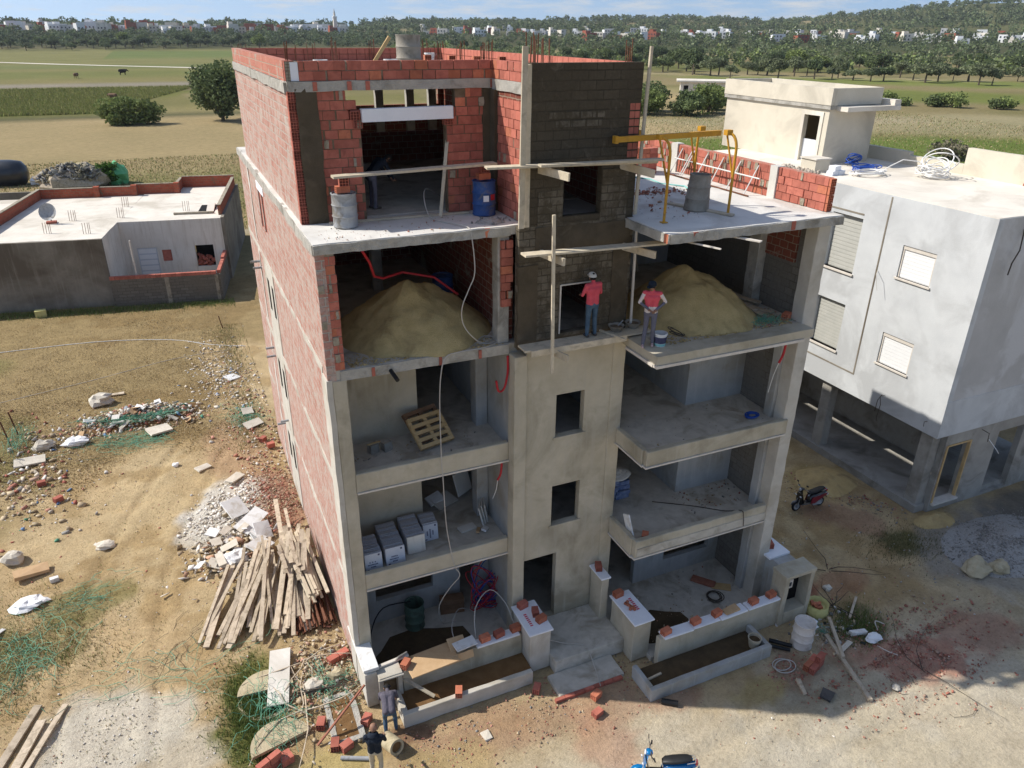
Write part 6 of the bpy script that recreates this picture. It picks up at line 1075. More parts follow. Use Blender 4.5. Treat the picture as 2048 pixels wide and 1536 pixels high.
for k in range(26):
    x1 = -1.25+.045*k+q.uniform(-.03, .03); zz = .06+.07*(k % 4); m = MB(); m.lathe([(.03, 0), (.03, 3.0)], (x1, 2.35+q.uniform(-.1, .12), zz), 8, rotm(R(-90), 0, q.uniform(-.03, .03))); m.lathe([(.024, .0), (.024, .3)], (x1, 2.35, zz), 8, rotm(R(-90), 0, 0)); one('steel_tube', m, 'rust', 'rusty steel scaffold tube in the bundle under the timber pile', 'tube', (x1, 2.4, zz), 'steel tubes under the timber pile')
def slab_(l_, c, s_, rot, mat='tile_white', cat='slab', name='broken_tile'): return one(name, MB().ob(c, s_, rotm(*rot), .02), mat, l_, cat, c)
for a in (('white tile lying on the stubble near the side wall', (-1.3, 21.9, .06), (.6, .65, .04), (.05, .05, .5)), ('large white panel leaning on the red rubble', (-2.3, 9.5, .28), (.75, .8, .05), (.5, .1, .5)), ('white panel with red edge beside the timber pile', (-1.85, 8.4, .3), (1.1, .6, .05), (.25, -.2, .7)), ('small white square tile above the timber pile', (-1.55, 7.6, .35), (.55, .65, .04), (.6, .2, .3)), ('white sheet half under the fan of planks', (-1.75, 6.7, .4), (.8, .6, .05), (.3, .2, .8)), ('cream tile on green netting by the wall', (-1.0, 17.6, .12), (.5, .55, .04), (.1, .1, .1)), ('tan panel near the windows of the side wall', (-.9, 16.2, .14), (.75, .5, .04), (.1, -.1, .3)), ('pale slab lying on the red rubble path', (-2.1, 11.8, .15), (.8, .35, .05), (.1, .1, .9)), ('dirty cream panel by the rubbish row', (-4.75, 17.2, .14), (.95, .65, .09), (.05, .1, .4)), ('flat tan board near the fence posts', (-9.6, 16.4, .12), (1.1, .55, .08), (.1, .05, .1)), ('tan cardboard slab beside the left rock', (-8.7, 8.5, .16), (1.0, .4, .12), (.1, .1, .25)), ('white block at the left edge of the yard', (-8.0, 7.9, .07), (.28, .16, .12), (0, 0, .2)), ('white plastic strip on the left grass', (-9.3, 5.8, .12), (.6, .12, .04), (.2, .3, 1.1)), ('brown plank piece on the stubble', (-6.9, 22.0, .06), (1.3, .16, .07), (0, 0, -.05)), ('pale board on the rubble by the gate of planks', (-3.2, 13.2, .1), (.6, .3, .05), (.1, .1, .6)), ('white foam piece right of the fallen beams', (13.95, -4.15, .08), (.5, .16, .08), (0, 0, -.25)), ('long pale scrap near the fallen beams', (13.1, -4.45, .06), (.75, .12, .05), (0, 0, .3)), ('small pale tile in front of the porch', (2.5, -3.05, .04), (.2, .28, .03), (0, 0, .1)), ('grey batten right of the right planter', (10.95, -5.05, .05), (.12, .5, .06), (0, 0, -.4)), ('dark sack scrap on the shaded yard edge', (11.35, -5.55, .08), (.35, .3, .1), (.1, .1, .5))): slab_(*a, mat=('carton' if 'cardboard' in a[0] else 'plastic_black' if 'dark sack' in a[0] else 'wood_old' if 'plank piece' in a[0] or 'batten' in a[0] else 'stone_pale' if 'tan' in a[0] or 'cream' in a[0] or 'pale' in a[0] else 'tile_white'))
def rock(l_, c, s_, seed, mat='stone_pale', cat='rock', name='rock'):
    m = MB(); n = 12; rg = 7
    for i in range(rg+1):
        th = math.pi*i/rg
        for k in range(n):
            a = 2*math.pi*k/n; v = Vector((math.sin(th)*math.cos(a), math.sin(th)*math.sin(a), math.cos(th))); d = 1+.45*mn.noise(v*1.6+Vector((seed, 0, 0)))+.2*mn.noise(v*4+Vector((seed, 3, 0))); m.v.append(Vector(c)+Vector((v.x*s_[0], v.y*s_[1], v.z*s_[2]))*d)
    m.f = [(i*n+k, (i+1)*n+k, (i+1)*n+(k+1) % n, i*n+(k+1) % n) for i in range(rg) for k in range(n)]
    return one(name, m, mat, l_, cat, c)
for i, a in enumerate((('cream rock left of the yard by the cardboard', (-9.3, 9.5, .15), (.35, .3, .25)), ('flat pale stone in the left yard', (-6.6, 9.2, .08), (.35, .22, .12)), ('crumpled pale rock behind the rubbish row', (-7.2, 21.2, .2), (.55, .4, .35)), ('pale rock by the fence posts', (-9.2, 17.6, .15), (.45, .3, .25)), ('grey rock beside the pair of bricks', (-.55, .35, .1), (.25, .18, .16)), ('pale rubble lump near the leaning board', (-1.2, .2, .1), (.3, .22, .18)), ('brown rock at the foot of the gravel heap', (19.8, -3.6, .18), (.45, .4, .3)), ('rounded brown rock beside the gravel heap', (20.5, -3.9, .15), (.35, .3, .25)), ('small white stone in the right yard', (14.6, -2.3, .06), (.14, .12, .1)), ('small pale stone right of the boundary wall', (14.8, -1.2, .05), (.12, .1, .08)), ('white stone on the sunlit yard', (13.3, -6.1, .05), (.12, .1, .07)))): rock(*a, seed=i*3.1, mat='lid_concrete' if 'brown' in a[0] or 'grey' in a[0] else 'stone_pale')
for i, a in enumerate((('white plastic bag on the left edge of the yard', (-8.6, 6.9, .1), (.48, .3, .15)), ('white bag among the rubbish near the fence', (-8.0, 17.4, .15), (.5, .35, .2)), ('small white bag on the sand', (-4.2, 13.9, .06), (.14, .12, .1)), ('crumpled white paper by the timber pile', (-2.6, 6.6, .15), (.45, .3, .2)), ('clear plastic bag right of the fallen beams', (14.2, -4.5, .08), (.25, .18, .12)), ('grey plastic bag by the white barrel', (12.75, -3.4, .15), (.3, .22, .18)))): rock(*a, seed=40+i*2.7, mat='plastic_bag', cat='bag', name='plastic_bag')
T = thing('brick_bag', 'open yellow sack of broken bricks by the meter niche', 'sack', (13.45, -3.0, 0)); tp(T, 'sack', 'bag_yellow', lambda m: m.lathe([(.26, 0), (.34, .12), (.33, .3), (.29, .4), (.32, .44), (.27, .38), (.24, .3), (.001, .28)], n=11), smooth=True)
for k in range(9): tp(T, 'brick', 'brick_orange', lambda m: m.ob((q.uniform(-.17, .17), q.uniform(-.17, .17), .34+q.uniform(0, .06)), (.16, .08, .07), rotm(q.uniform(-.4, .4), q.uniform(-.4, .4), q.uniform(0, 3))))
# concrete covers, pit ring, board and manhole
hd_ = lambda r_: [(r_*math.cos(a), r_*math.sin(a)) for a in [math.pi*i/14 for i in range(15)]]
one('pit_cover', MB().prism(hd_(.75), 0, .09, rotm(.02, .05, R(14)), (-2.25, -1.32, .06)), 'lid_concrete', 'half round concrete cover lying in front of the open pit', 'cover', (-2.25, -1.2, .05)); one('pit_cover', MB().prism(hd_(.72), 0, .09, rotm(0, 0, R(-4)), (-2.4, .55, .05)), 'lid_concrete', 'half round concrete cover over the back half of the pit', 'cover', (-2.4, .6, .05))
T = thing('pit_ring', 'concrete ring of the open pit under the half cover', 'pit', (-2.42, .38, 0)); tp(T, 'ring', 'lid_concrete', lambda m: m.lathe([(.62, -.8), (.62, .03), (.72, .03), (.72, -.8)], n=28), smooth=True); tp(T, 'bottom', 'dark_void', lambda m: m.lathe([(.62, -.7), (.001, -.7)], n=20))
one('long_board', MB().ob((-2.0, .85, .17), (.55, 1.95, .035), rotm(.02, 0, R(-10)), .006), 'concrete_light', 'long pale speckled board bridging the open pit', 'board', (-2, .85, .15))
T = thing('manhole_frame', 'rectangular concrete manhole frame near the corner of the building', 'manhole', (-.68, -1.05, 0))
for b_ in ((-.4, -.26, -.85, .75), (.26, .4, -.85, .75), (-.26, .26, -.85, -.71), (-.26, .26, .61, .75)): tp(T, 'kerb', 'concrete', lambda m: m.rbox(b_[0], b_[1], b_[2], b_[3], -.02, .09, .15, .025, 4))
tp(T, 'soil', 'soil_rust', lambda m: m.rbox(-.27, .27, -.73, .63, 0, .07, .12, .02, 5))
plank('red_pole', 'rust red steel pole leaning on the corner of the building', (-1.45, -1.65, .04), (-.06, -1.1, .95), .05, .05, 'rust_red', cat='pole')
for l_, a, b in (('pair of red bricks by the side wall, left one', (-.52, .95, .1), .35), ('pair of red bricks by the side wall, right one', (-.22, 1.05, .1), .35), ('red brick standing by the building corner', (-.16, -1.45, .12), .9), ('red brick near the black pipe by the hooded man', (-.8, -2.0, .1), .4), ('red brick left of the one near the black pipe', (-1.05, -1.85, .1), 1.3), ('red brick on end beside the manhole frame', (-1.25, -1.1, .12), 1.2), ('brick on the rubble near the side wall windows', (-.7, 14.6, .12), .8), ('brick leaning at the side wall windows', (-.45, 13.9, .15), .2), ('brick by the fence posts', (-8.3, 12.9, .12), .6), ('brick beside the brick by the fence posts', (-9.0, 14.4, .1), .2)): lone_brick(l_, a, b, 'brick_red', (.3, .2, .19))
stack(-2.75, -1.95, .02, 2, 1, 2, 'bricks stacked at the lower left', 'hollow brick in the small stack below the half round cover', .5, .5); stack(-2.2, -1.85, .02, 1, 2, 1, 'bricks stacked at the lower left', 'hollow brick in the small stack below the half round cover', 0, .3); stack(11.65, -4.75, .02, 2, 2, 2, 'bricks stacked beside the white barrel', 'hollow brick in the small stack beside the white barrel', .25, .35)
drum('white dented plastic barrel right of the right planter', (12.1, -3.8, 0.01), 'drum_white', .29, .85)
plank('fallen_beam', 'long grey timber lying from the shade into the sun', (13.0, -3.85, .06), (12.3, -6.15, .06), .11, .09, 'wood_old', cat='timber'); plank('fallen_beam', 'shorter grey timber beside the long one', (13.55, -3.4, .14), (12.75, -4.75, .1), .1, .08, 'wood_old', cat='timber'); plank('fallen_beam', 'grey stick right of the fallen timbers', (14.2, -3.6, .06), (15.1, -3.0, .08), .07, .06, 'wood_old', cat='timber')
plank('yard_plank', 'long grey plank at the lower left corner, upper one', (-7.9, 2.45, .07), (-8.75, .2, .07), .2, .05, 'wood_old'); plank('yard_plank', 'long grey plank at the lower left corner, middle one', (-7.75, 1.85, .1), (-8.3, .2, .08), .22, .05, 'wood_old'); plank('yard_plank', 'long grey plank at the lower left corner, right one', (-7.25, 2.2, .07), (-8.1, .1, .07), .14, .05, 'wood_old')
T = thing('concrete_pipe', 'short concrete pipe lying beside the hooded man', 'pipe', (.22, -2.45, .2)); tp(T, 'pipe', 'lid_concrete', lambda m: m.lathe([(.14, -.25), (.2, -.25), (.2, .25), (.14, .25), (.14, -.25)], (0, 0, 0), 22, rotm(R(75), 0, R(20))), smooth=True); tp(T, 'back', 'soil_rust', lambda m: m.lathe([(.14, .2), (.001, .2)], (0, 0, 0), 14, rotm(R(75), 0, R(20))))
for l_, a, b, r_ in (('black drain pipe offcut in front of the right planter', (7.15, -3.95, .08), (7.5, -4.2, .08), .08), ('black pipe left of the white barrel, upper', (11.3, -3.35, .08), (11.75, -3.8, .08), .06), ('black pipe left of the white barrel, lower', (11.15, -3.5, .07), (11.6, -3.9, .07), .05), ('grey pipe lying behind the hooded man', (-1.0, -2.25, .06), (-.35, -2.55, .06), .05), ('dark pipe beside the manhole frame', (-1.1, -1.95, .07), (-.7, -1.85, .07), .05)): one('pipe_piece', MB().tube([a, b], r_, 12), 'black_pipe' if 'grey' not in l_ else 'steel_grey', l_, 'pipe', a)
for k in range(5): one('thin_rod', MB().tube([(-1.9+.1*k, -.05+.03*k, .12+.02*k), (-.15, .1-.1*k, .15+.02*k)], .014, 5), 'cable_dark', 'thin dark rod in the bunch by the building corner', 'rod', (-1, 0, .1), 'rods by the building corner')
def branchy(label, c, n, sp, seed, mat='wood_old', name='dry_branch', r_=.013):
    q2 = random.Random(seed); m = MB()
    for k in range(n):
        a = q2.uniform(0, 6.28); p = Vector((c[0]+q2.uniform(-.1, .1), c[1]+q2.uniform(-.1, .1), c[2]+.03)); pts = [p]
        for i in range(4): a += q2.uniform(-.5, .5); p = p+Vector((math.cos(a), math.sin(a), 0))*sp*q2.uniform(.15, .35); p.z = c[2]+.03+q2.uniform(0, .12); pts.append(p)
        m.tube(pts, [r_, r_*.9, r_*.7, r_*.5, r_*.3], 4)
    return one(name, m, mat, label, 'branch', c)
branchy('dry branches lying right of the yellow sack', (14.2, -3.0, 0), 8, 1.1, 1, 'cable_dark'); branchy('dry twigs on the bare yard right of the boundary wall', (15.3, -1.6, 0), 4, 1.8, 2, 'cable_dark'); branchy('thin roots on the right yard', (14.5, -6.0, 0), 3, 2.2, 3, 'cable_dark', r_=.01); branchy('long bare branches lying by the open pit', (-1.6, -.6, .1), 6, 1.9, 4, r_=.022); branchy('bare branches beside the leaning board', (-1.3, 1.2, .1), 5, 1.6, 5, r_=.02); branchy('twigs under the fan of planks', (-.6, 7.2, .4), 14, 1.0, 6, 'bark')
for i, (x_, y_, h_) in enumerate(((-10.4, 19.4, 1.1), (-10.55, 18.4, 1.15), (-10.7, 17.0, 1.3), (-10.5, 15.3, 1.3), (-1.13, 29.5, .75))): plank('fence_post', ('rusty fence post farthest along the left fence', 'second rusty fence post of the left fence', 'third rusty fence post of the left fence', 'rusty fence post nearest the frame edge on the left', 'lone rusty post standing on the stubble by the side wall')[i], (x_, y_, 0), (x_-.12, y_+.05, h_), .05, .05, 'rust', (0, 1, 0), cat='post')
def tangle(label, c, rx, ry, n, seed, mat='net_green', name='plastic_net', h=.12, r_=.0055, cat='net'):
    q2 = random.Random(seed); m = MB()
    for k in range(n):
        a = q2.uniform(0, 6.28); p = Vector((c[0]+q2.gauss(0, .42)*rx, c[1]+q2.gauss(0, .42)*ry, c[2]+.01)); pts = [p]
        for i in range(6): a += q2.uniform(-1.1, 1.1); p = p+Vector((math.cos(a)*rx, math.sin(a)*ry, 0))*.16; p.z = c[2]+.01+q2.uniform(0, h); pts.append(p)
        m.tube(pts, r_, 3, False)
    return one(name, m, mat, label, cat, c)
for i, a in enumerate((('green netting draped over the long rubbish row', (-5.6, 18.6, .35), 1.6, .7, 150), ('green netting spread in front of the rubbish row', (-5.9, 16.7, .02), 1.5, .9, 120), ('green netting against the side wall by the cream tile', (-1.1, 17.4, .02), .8, 1.2, 90), ('green netting hanging between the left fence posts', (-10.2, 18.2, .3), .5, 1.2, 60), ('green netting at the lower left edge of the yard', (-8.6, 4.3, .02), 1.3, 1.5, 90), ('green strands left of the logo free yard corner', (-7.2, 6.6, .02), 1.2, .8, 40), ('green strands round the open pit', (-2.3, -.3, .1), .8, 1.1, 70), ('green strands by the manhole frame', (-.8, .2, .1), .6, .8, 50), ('green strands on the third floor right of the sand pile', (11.2, -1.2, 9.27), .6, .35, 40), ('green cord by the fallen timbers', (13.0, -3.6, .02), .2, .45, 25), ('faint green strands across the sandy yard', (-4.5, 2.2, .02), 2.2, 1.6, 30))): tangle(*(((a[0] if 'logo' not in a[0] else 'green strands on the grass left of the sandy yard'),)+a[1:]), seed=100+i, h=.25 if 'hanging' in a[0] or 'round' in a[0] else .1)
for i, a in enumerate((('dark wire lying on the sandy yard left of the timber', (-4.6, 3.5, .01), 1.6, 1.4, 7), ('dark wire lying on the sunlit yard at right', (13.2, -6.6, .01), 1.2, .8, 3))): tangle(*a, seed=150+i, mat='cable_dark', name='loose_wire', h=.02, r_=.006, cat='wire')
one('field_hose', MB().tube(smooth_pts([(-14, 30.2, .02), (-8, 29.9, .02), (-4, 28.6, .02), (-2, 27.0, .02), (-.2, 26.0, .02)]), .02, 4), 'cable_white', 'thin white hose crossing the stubble field', 'hose', (-6, 29, 0)); one('field_hose', MB().tube(smooth_pts([(-14, 22.5, .02), (-8, 24.2, .02), (-4, 25.6, .02), (-1, 25.8, .02)]), .014, 4), 'cable_grey', 'thin grey wire crossing the stubble field', 'wire', (-6, 24, 0)); one('porch_wire', MB().tube(smooth_pts([(5.0, -1.4, .8), (5.5, -1.5, .56), (6.0, -1.8, .53), (6.05, -2.3, .2), (5.9, -2.9, .12)]), .012, 4), 'cable_grey', 'grey wire looping over the porch step', 'wire', (5.8, -2, .1)); one('scrap_wire', MB().tube(smooth_pts([(14.6, -4.3, .03), (14.75, -4.05, .12), (15.0, -4.2, .03)]), .016, 4), 'lip_white', 'pale bent wire on the red stained ground, upper', 'wire', (14.7, -4.2, 0)); one('scrap_wire', MB().tube(smooth_pts([(14.1, -4.75, .02), (14.2, -5.05, .03), (14.35, -5.25, .02)]), .014, 4), 'lip_white', 'pale bent wire on the red stained ground, lower', 'wire', (14.2, -5, 0)); coil('hose_ring', 'cable_grey', 'grey hose ring beside the small brick stack', (11.0, -4.25, .01), .3, 2, .05, .016, 33, .7, 'hose')
rock('yellow straw sack lying on the roof near the front parapet', (2.25, 4.3, 15.25), (.42, .3, .16), 91, 'bag_yellow', 'sack', 'sack')
for k in range(16):
    x_, y_ = q.uniform(-8, -3.4), 18.6+q.uniform(-.8, .9); slab_(('white', 'tan', 'pale grey', 'cream')[k % 4]+' scrap of panel lying in the long rubbish row', (x_, y_, .12+max(0, .5*(1-((x_+5.6)/2.6)**2-((y_-19)/1.0)**2))), (q.uniform(.2, .6), q.uniform(.12, .35), .03), (q.uniform(-.5, .5), q.uniform(-.5, .5), q.uniform(0, 3)), ('tile_white', 'carton', 'concrete_light', 'stone_pale')[k % 4])['group'] = 'panel scraps in the rubbish row'
for k in range(14):
    slab_(('white', 'cream')[k % 2]+' broken board on the rubble behind the timber fan', (-2.6+q.uniform(-1.1, .9), 7.2+q.uniform(-.8, 1.1), .12+q.uniform(0, .25)), (q.uniform(.3, .8), q.uniform(.15, .4), .03), (q.uniform(-.4, .4), q.uniform(-.4, .4), q.uniform(0, 3)), ('tile_white', 'stone_pale')[k % 2])['group'] = 'broken boards behind the timber fan'
# rubbish and rubble nobody could count
MIX = WH*3+BR*2+TN*4+GY+[(.14, .22, .36), (.12, .3, .2), (.4, .14, .1), (.3, .32, .36)]
heap('rubbish_mound', 'long low mound of rubbish beside the stubble field', 'rubbish', (-5.6, 19.0, 0), 2.7, 1.0, .55, 'soil_rust', 41, rz=.05)
def hz(x, y): return max(0, .5*(1-((x+5.6)/2.6)**2-((y-19)/1.0)**2))
scatter('rubbish', 'mixed rubbish strewn over the long mound', 'rubbish', 2200, lambda: (lambda x, y: (x, y, hz(x, y)))(g(-5.8, 1.5), g(18.7, .55)), (.04, .26), MIX, .4); scatter('rubbish', 'litter strewn on the stubble beside the side wall', 'rubbish', 900, lambda: (g(-1.9, .8), g(23, 2.4), 0), (.03, .2), WH*2+[(.35, .4, .5), (.5, .4, .28)], .7); scatter('rubbish', 'litter along the left fence', 'rubbish', 900, lambda: (g(-9.3, .8), g(15.5, 2.6), 0), (.04, .28), MIX, .6)
scatter('plaster_rubble', 'white plaster rubble spread beside the side wall', 'rubble', 2600, lambda: (lambda t_: (-2.0-1.3*t_+g(0, .5), 11.2-2.4*t_+g(0, .55), 0))(u(0, 1)), (.02, .18), WH, .7); scatter('brick_rubble', 'red brick rubble heaped along the side wall', 'rubble', 3000, lambda: (min(g(-.9, .45), -.1), g(9.8, 1.4), abs(g(0, .06))), (.02, .12), BR+BR+TN, .5); scatter('wall_rubble', 'rubble along the foot of the side wall', 'rubble', 2200, lambda: (min(g(-1.0, .6), -.06), u(11, 24), 0), (.02, .18), BR+TN+WH, .6); scatter('panel_rubble', 'broken panels and rubble behind the fan of planks', 'rubble', 1200, lambda: (g(-2.7, .6), g(7.1, .7), abs(g(0, .1))), (.05, .32), WH+TN+[(.5, .3, .2)], .5, thin=.5)
scatter('corner_rubble', 'rubble between the side wall and the open pit', 'rubble', 2200, lambda: (min(g(-.9, .5), -.08), g(.4, .9), abs(g(0, .05))), (.02, .16), TN*4+GY+WH[2:]+BR[2:], .7); scatter('yard_chips', 'chips scattered in front of the gardens', 'rubble', 3000, lambda: (u(.2, 9), g(-2.9, .6), 0), (.012, .075), BR+BR+TN+GY, .7); scatter('yard_chips', 'red chips on the right of the yard', 'rubble', 3600, lambda: (g(14.6, 1.7), g(-5.4, .75), 0), (.02, .11), BR, .7); scatter('yard_chips', 'pale chips over the sunlit yard', 'rubble', 1600, lambda: (u(0, 17), u(-8, -5), 0), (.01, .06), WH+TN+BR, .7); scatter('yard_chips', 'chips over the shaded right yard', 'rubble', 1800, lambda: (u(11, 20), u(-5, 4), 0), (.015, .08), TN+WH+BR+GY, .7); scatter('yard_chips', 'chips over the sandy left yard', 'rubble', 2600, lambda: (u(-9, -.4), u(-2.5, 15), 0), (.012, .08), TN+WH+BR, .7); scatter('powder_lumps', 'pale lumps on the white patch at the lower left', 'rubble', 900, lambda: (g(-5.9, 1.1), g(.6, 1.1), 0), (.01, .07), WH, .7); scatter('beside_barrel', 'rubble and rubbish behind the white barrel', 'rubble', 500, lambda: (g(13.4, .6), g(-3.7, .5), 0), (.03, .16), GY+TN+WH+[(.05, .06, .05)], .6); scatter('red_chips', 'red chips beside the small brick stack', 'rubble', 420, lambda: (g(11.0, .4), g(-4.4, .5), 0), (.02, .09), BR, .7); scatter('pebbles', 'grey pebbles of the gravel heap', 'gravel', 5200, lambda: (lambda x, y: (x, y, max(0, .4*(1-math.hypot((x-22.2)/2.9, (y+3.1)/1.6)**1.25))))(g(22.2, 1.2), g(-3.1, .7)), (.03, .1), GY+[(.4, .38, .35)], .4); scatter('pillar_rubble', 'red rubble along the plinth of the grey building', 'rubble', 700, lambda: (lambda t_: (18.2+2.2*t_+g(0, .3), 3.0-3.2*t_+g(0, .4), 0))(u(0, 1)), (.02, .12), BR+TN+GY, .6)
# ================================================================== vegetation, town, animals
# weeds, stubble and grass
def tufts(name, label, n, fn, hh, cols, w=.012, lean=.6, cat='grass'):
    P = np.array([fn() for _ in range(n)], float); P[:, 2] = hgt(P[:, 0], P[:, 1]) + P[:, 2] - .02; cl = np.array(cols)[NR.integers(0, len(cols), n)]*NR.uniform(.7, 1.2, (n, 1))
    V, F_, C_ = blades(P, NR.uniform(hh[0], hh[1], n), cl, w, lean); return tag(npmesh(name, V, F_, C_, 'grass'), label, cat, kind='stuff')
GR = [(.16, .21, .06), (.20, .24, .08), (.12, .17, .045)]; DR = [(.46, .35, .2), (.40, .30, .16), (.52, .42, .26), (.34, .25, .12)]
tufts('weeds', 'green weeds growing round the open pit', 6500, lambda: (g(-2.9, .35)+.0, g(.1, .95), 0), (.05, .2), GR); tufts('weeds', 'weeds by the lower left edge', 9000, lambda: (g(-8.6, 1.2), g(4.8, 1.2), 0), (.04, .16), GR+DR); tufts('weeds', 'weeds in front of the gravel heap', 2600, lambda: (g(18.9, .8), g(-1.6, .55), 0), (.04, .14), [(.12, .13, .05), (.2, .18, .09), (.3, .24, .12)]); tufts('weeds', 'weeds behind the white barrel', 2500, lambda: (g(14.2, .5), g(-3.9, .4), 0), (.04, .16), GR); tufts('weeds', 'weeds along the foot of the side wall', 5000, lambda: (min(g(-1.0, .5), -.05), u(14, 30), 0), (.05, .22), GR+DR); tufts('weeds', 'weeds along the low house wall', 7000, lambda: (lambda t_: (-14+14*t_, 35.8+(-14+14*t_+7)*-.18+g(-.5, .4), 0))(u(0, 1)), (.05, .3), GR); tufts('weeds', 'sparse weeds on the sandy left yard', 7000, lambda: (u(-9.5, -.8), u(-1, 15), 0), (.03, .09), GR+DR)
tufts('stubble', 'dry stubble covering the left field', 80000, lambda: (lambda x: (x, max(16.5+x*.25, 9)+2.5*math.sin(x*.9)*.5+abs(g(0, 10))-1.2+abs(g(0, 1.5)), 0))(u(-19, -.6)), (.03, .11), DR, .018, 1.3); tufts('stubble', 'dry grass on the field behind the low house', 40000, lambda: (u(-40, 22), u(54, 100), 0), (.1, .25), DR+GR, .06, .8); tufts('meadow', 'rough grass on the right fields', 30000, lambda: (u(40, 150), u(40, 130), 0), (.1, .3), DR+GR, .08, 1.2); tufts('crop', 'green crop on the far left field', 45000, lambda: (lambda y: (u(-45, -2+(y-205)*.3), y, 0))(u(165, 240)), (.3, .8), [(.22, .25, .07), (.27, .28, .09), (.30, .28, .11)], .16, .5)
# trees
def crown(n, rx, rz, cz, size, cols, K=14, seed=0, ry=None, hollow=.5, full=False):
    q = np.random.default_rng(seed); ry = ry or rx
    d = q.normal(size=(K, 3)); d /= np.linalg.norm(d, axis=1)[:, None]; d[:, 2] = d[:, 2] if full else np.abs(d[:, 2])*1.2-.45; c = d*q.uniform(.35, .82, (K, 1)); cr = q.uniform(.28, .5, K)
    w = q.integers(0, K, n); v = q.normal(size=(n, 3)); v /= np.linalg.norm(v, axis=1)[:, None]; P = c[w]+v*(cr[w]*q.uniform(hollow, 1.05, n))[:, None]
    tone = q.uniform(.7, 1.3, K)[w]*q.uniform(.75, 1.2, n); cl = np.array(cols)[q.integers(0, len(cols), n)]*tone[:, None]
    P = P*np.array([rx, ry, rz])+np.array([0, 0, cz]); return cards(P, q.uniform(.6, 1.3, n)*size, cl)
OL = [(.17, .195, .105), (.145, .17, .085), (.20, .225, .125)]; DK = [(.10, .135, .06), (.12, .155, .07), (.08, .11, .05)]; BG = [(.19, .24, .075), (.22, .265, .09), (.16, .205, .065)]; MG = [(.125, .165, .065), (.15, .185, .075), (.105, .14, .055)]
def tree(name, label, loc, h, rx, cols, n, size, seed, cat='tree', group=None, base=.25, rzf=None, K=14, ry=None, full=None):
    T = thing(name, label, cat, loc, group); rz = rzf or (h*(1-base))/2*1.08; full = base < .2 if full is None else full; V, F_, C_ = crown(n, rx, rz, h-rz*.95, size, cols, K if not full else K*2, seed, ry, .5, full)
    npmesh('crown', V, F_, C_, 'leaf', T); q2 = random.Random(seed)
    tp(T, 'trunk', 'bark', lambda m: m.tube([(0, 0, -.2), (.05*h*.2, 0, h*base*.7), (q2.uniform(-.05, .05)*h, q2.uniform(-.05, .05)*h, h*.75)], [h*.035, h*.028, h*.01], 7))
    for k in range(4): a = q2.uniform(0, 6.3); tp(T, 'limb', 'bark', lambda m: m.tube([(0, 0, h*base*.8), (math.cos(a)*rx*.35, math.sin(a)*rx*.35, h*.5), (math.cos(a)*rx*.65, math.sin(a)*rx*.65, h*.7)], [h*.02, h*.014, h*.005], 5))
    return T
tree('broad_tree', 'large round olive green tree behind the left corner of the brick building', (8.3, 144, 0), 11.5, 5.2, MG, 11000, .42, 1, base=.06)
tree('round_bush', 'single wide round bush standing in the fields on the left', (-7.3, 143, 0), 4.4, 5.6, BG, 9000, .4, 2, 'bush', base=.02, ry=3.2, K=22)
for i, (x, y, h, rx) in enumerate(((84, 128, 4.5, 4.2), (92, 127, 5.5, 4.6), (99, 122, 5.2, 4.2), (106, 124, 6.2, 4.4), (97, 133, 6, 4.5), (112, 131, 5.5, 3.6))): tree('shrub', ('leftmost of the green shrubs beyond the terrace', 'second green shrub beyond the terrace', 'third green shrub beyond the terrace', 'tall rounded shrub beside the rooftop stair house', 'shrub at the back of the clump beyond the terrace', 'small shrub close to the field shed')[i], (x, y, 0), h, rx, BG if i % 2 else MG, 3200, .42, 10+i, 'shrub', base=.03)
for i in range(11): t_ = i/10; tree('hedge_bush', 'bush in the broken hedge across the right fields', (150+30*t_+rnd.uniform(-2, 2), 143-36*t_+rnd.uniform(-2, 2), 0), rnd.uniform(1.8, 3.4), rnd.uniform(2, 3.2), BG if i % 3 else MG, 900, .4, 30+i, 'bush', 'hedge bushes in the right fields', base=.03)
tree('dry_shrub', 'straggly grey shrub behind the grey roof parapet', (99, 60, 0), 2.6, 3.4, [(.2, .18, .12), (.24, .21, .15), (.12, .13, .06)], 1500, .3, 45, 'shrub', base=.02)
T0 = {}
def proto(kind, k):
    if (kind, k) not in T0:
        cols, n, size, h, rx = dict(olive=(OL, 1900, .42, 6.5, 3.6), dark=(DK, 1900, .48, 7.5, 3.8), bright=(BG, 1900, .45, 8, 3.4), mid=(MG, 1900, .45, 7, 3.8))[kind]
        V, F_, C_ = crown(n, rx, h*.42, h*.58, size, cols, 12, hash((kind == 'olive', k)) % 97+k*7+len(kind)); o = npmesh('crown', V, F_, C_, 'leaf'); me = o.data; bpy.data.objects.remove(o)
        tm = MB(); tm.tube([(0, 0, -.5), (.1, 0, h*.2), (.2, .1, h*.6)], [.3, .24, .1], 6); tmm = bpy.data.meshes.new('trunk'); tmm.from_pydata([tuple(v) for v in tm.v], [], tm.f); tmm.materials.append(MATS['bark']); T0[(kind, k)] = (me, tmm)
    return T0[(kind, k)]
def copse(kind, label, group, x, y, s, name='field_tree'):
    me, tm = proto(kind, rnd.randrange(6)); T = thing(name, label, 'tree', (x, y, float(hgt(np.array(x), np.array(y)))), group, rnd.uniform(0, 6.28)); T.scale = (s*rnd.uniform(.75, 1.35), s*rnd.uniform(.75, 1.35), s*rnd.uniform(.7, 1.25))
    for nm, d in (('crown', me), ('trunk', tm)): o = bpy.data.objects.new(nm, d); COL.objects.link(o); o.parent = T
q = random.Random(91)
def azr(az, r): return r*math.sin(R(az)), r*math.cos(R(az))
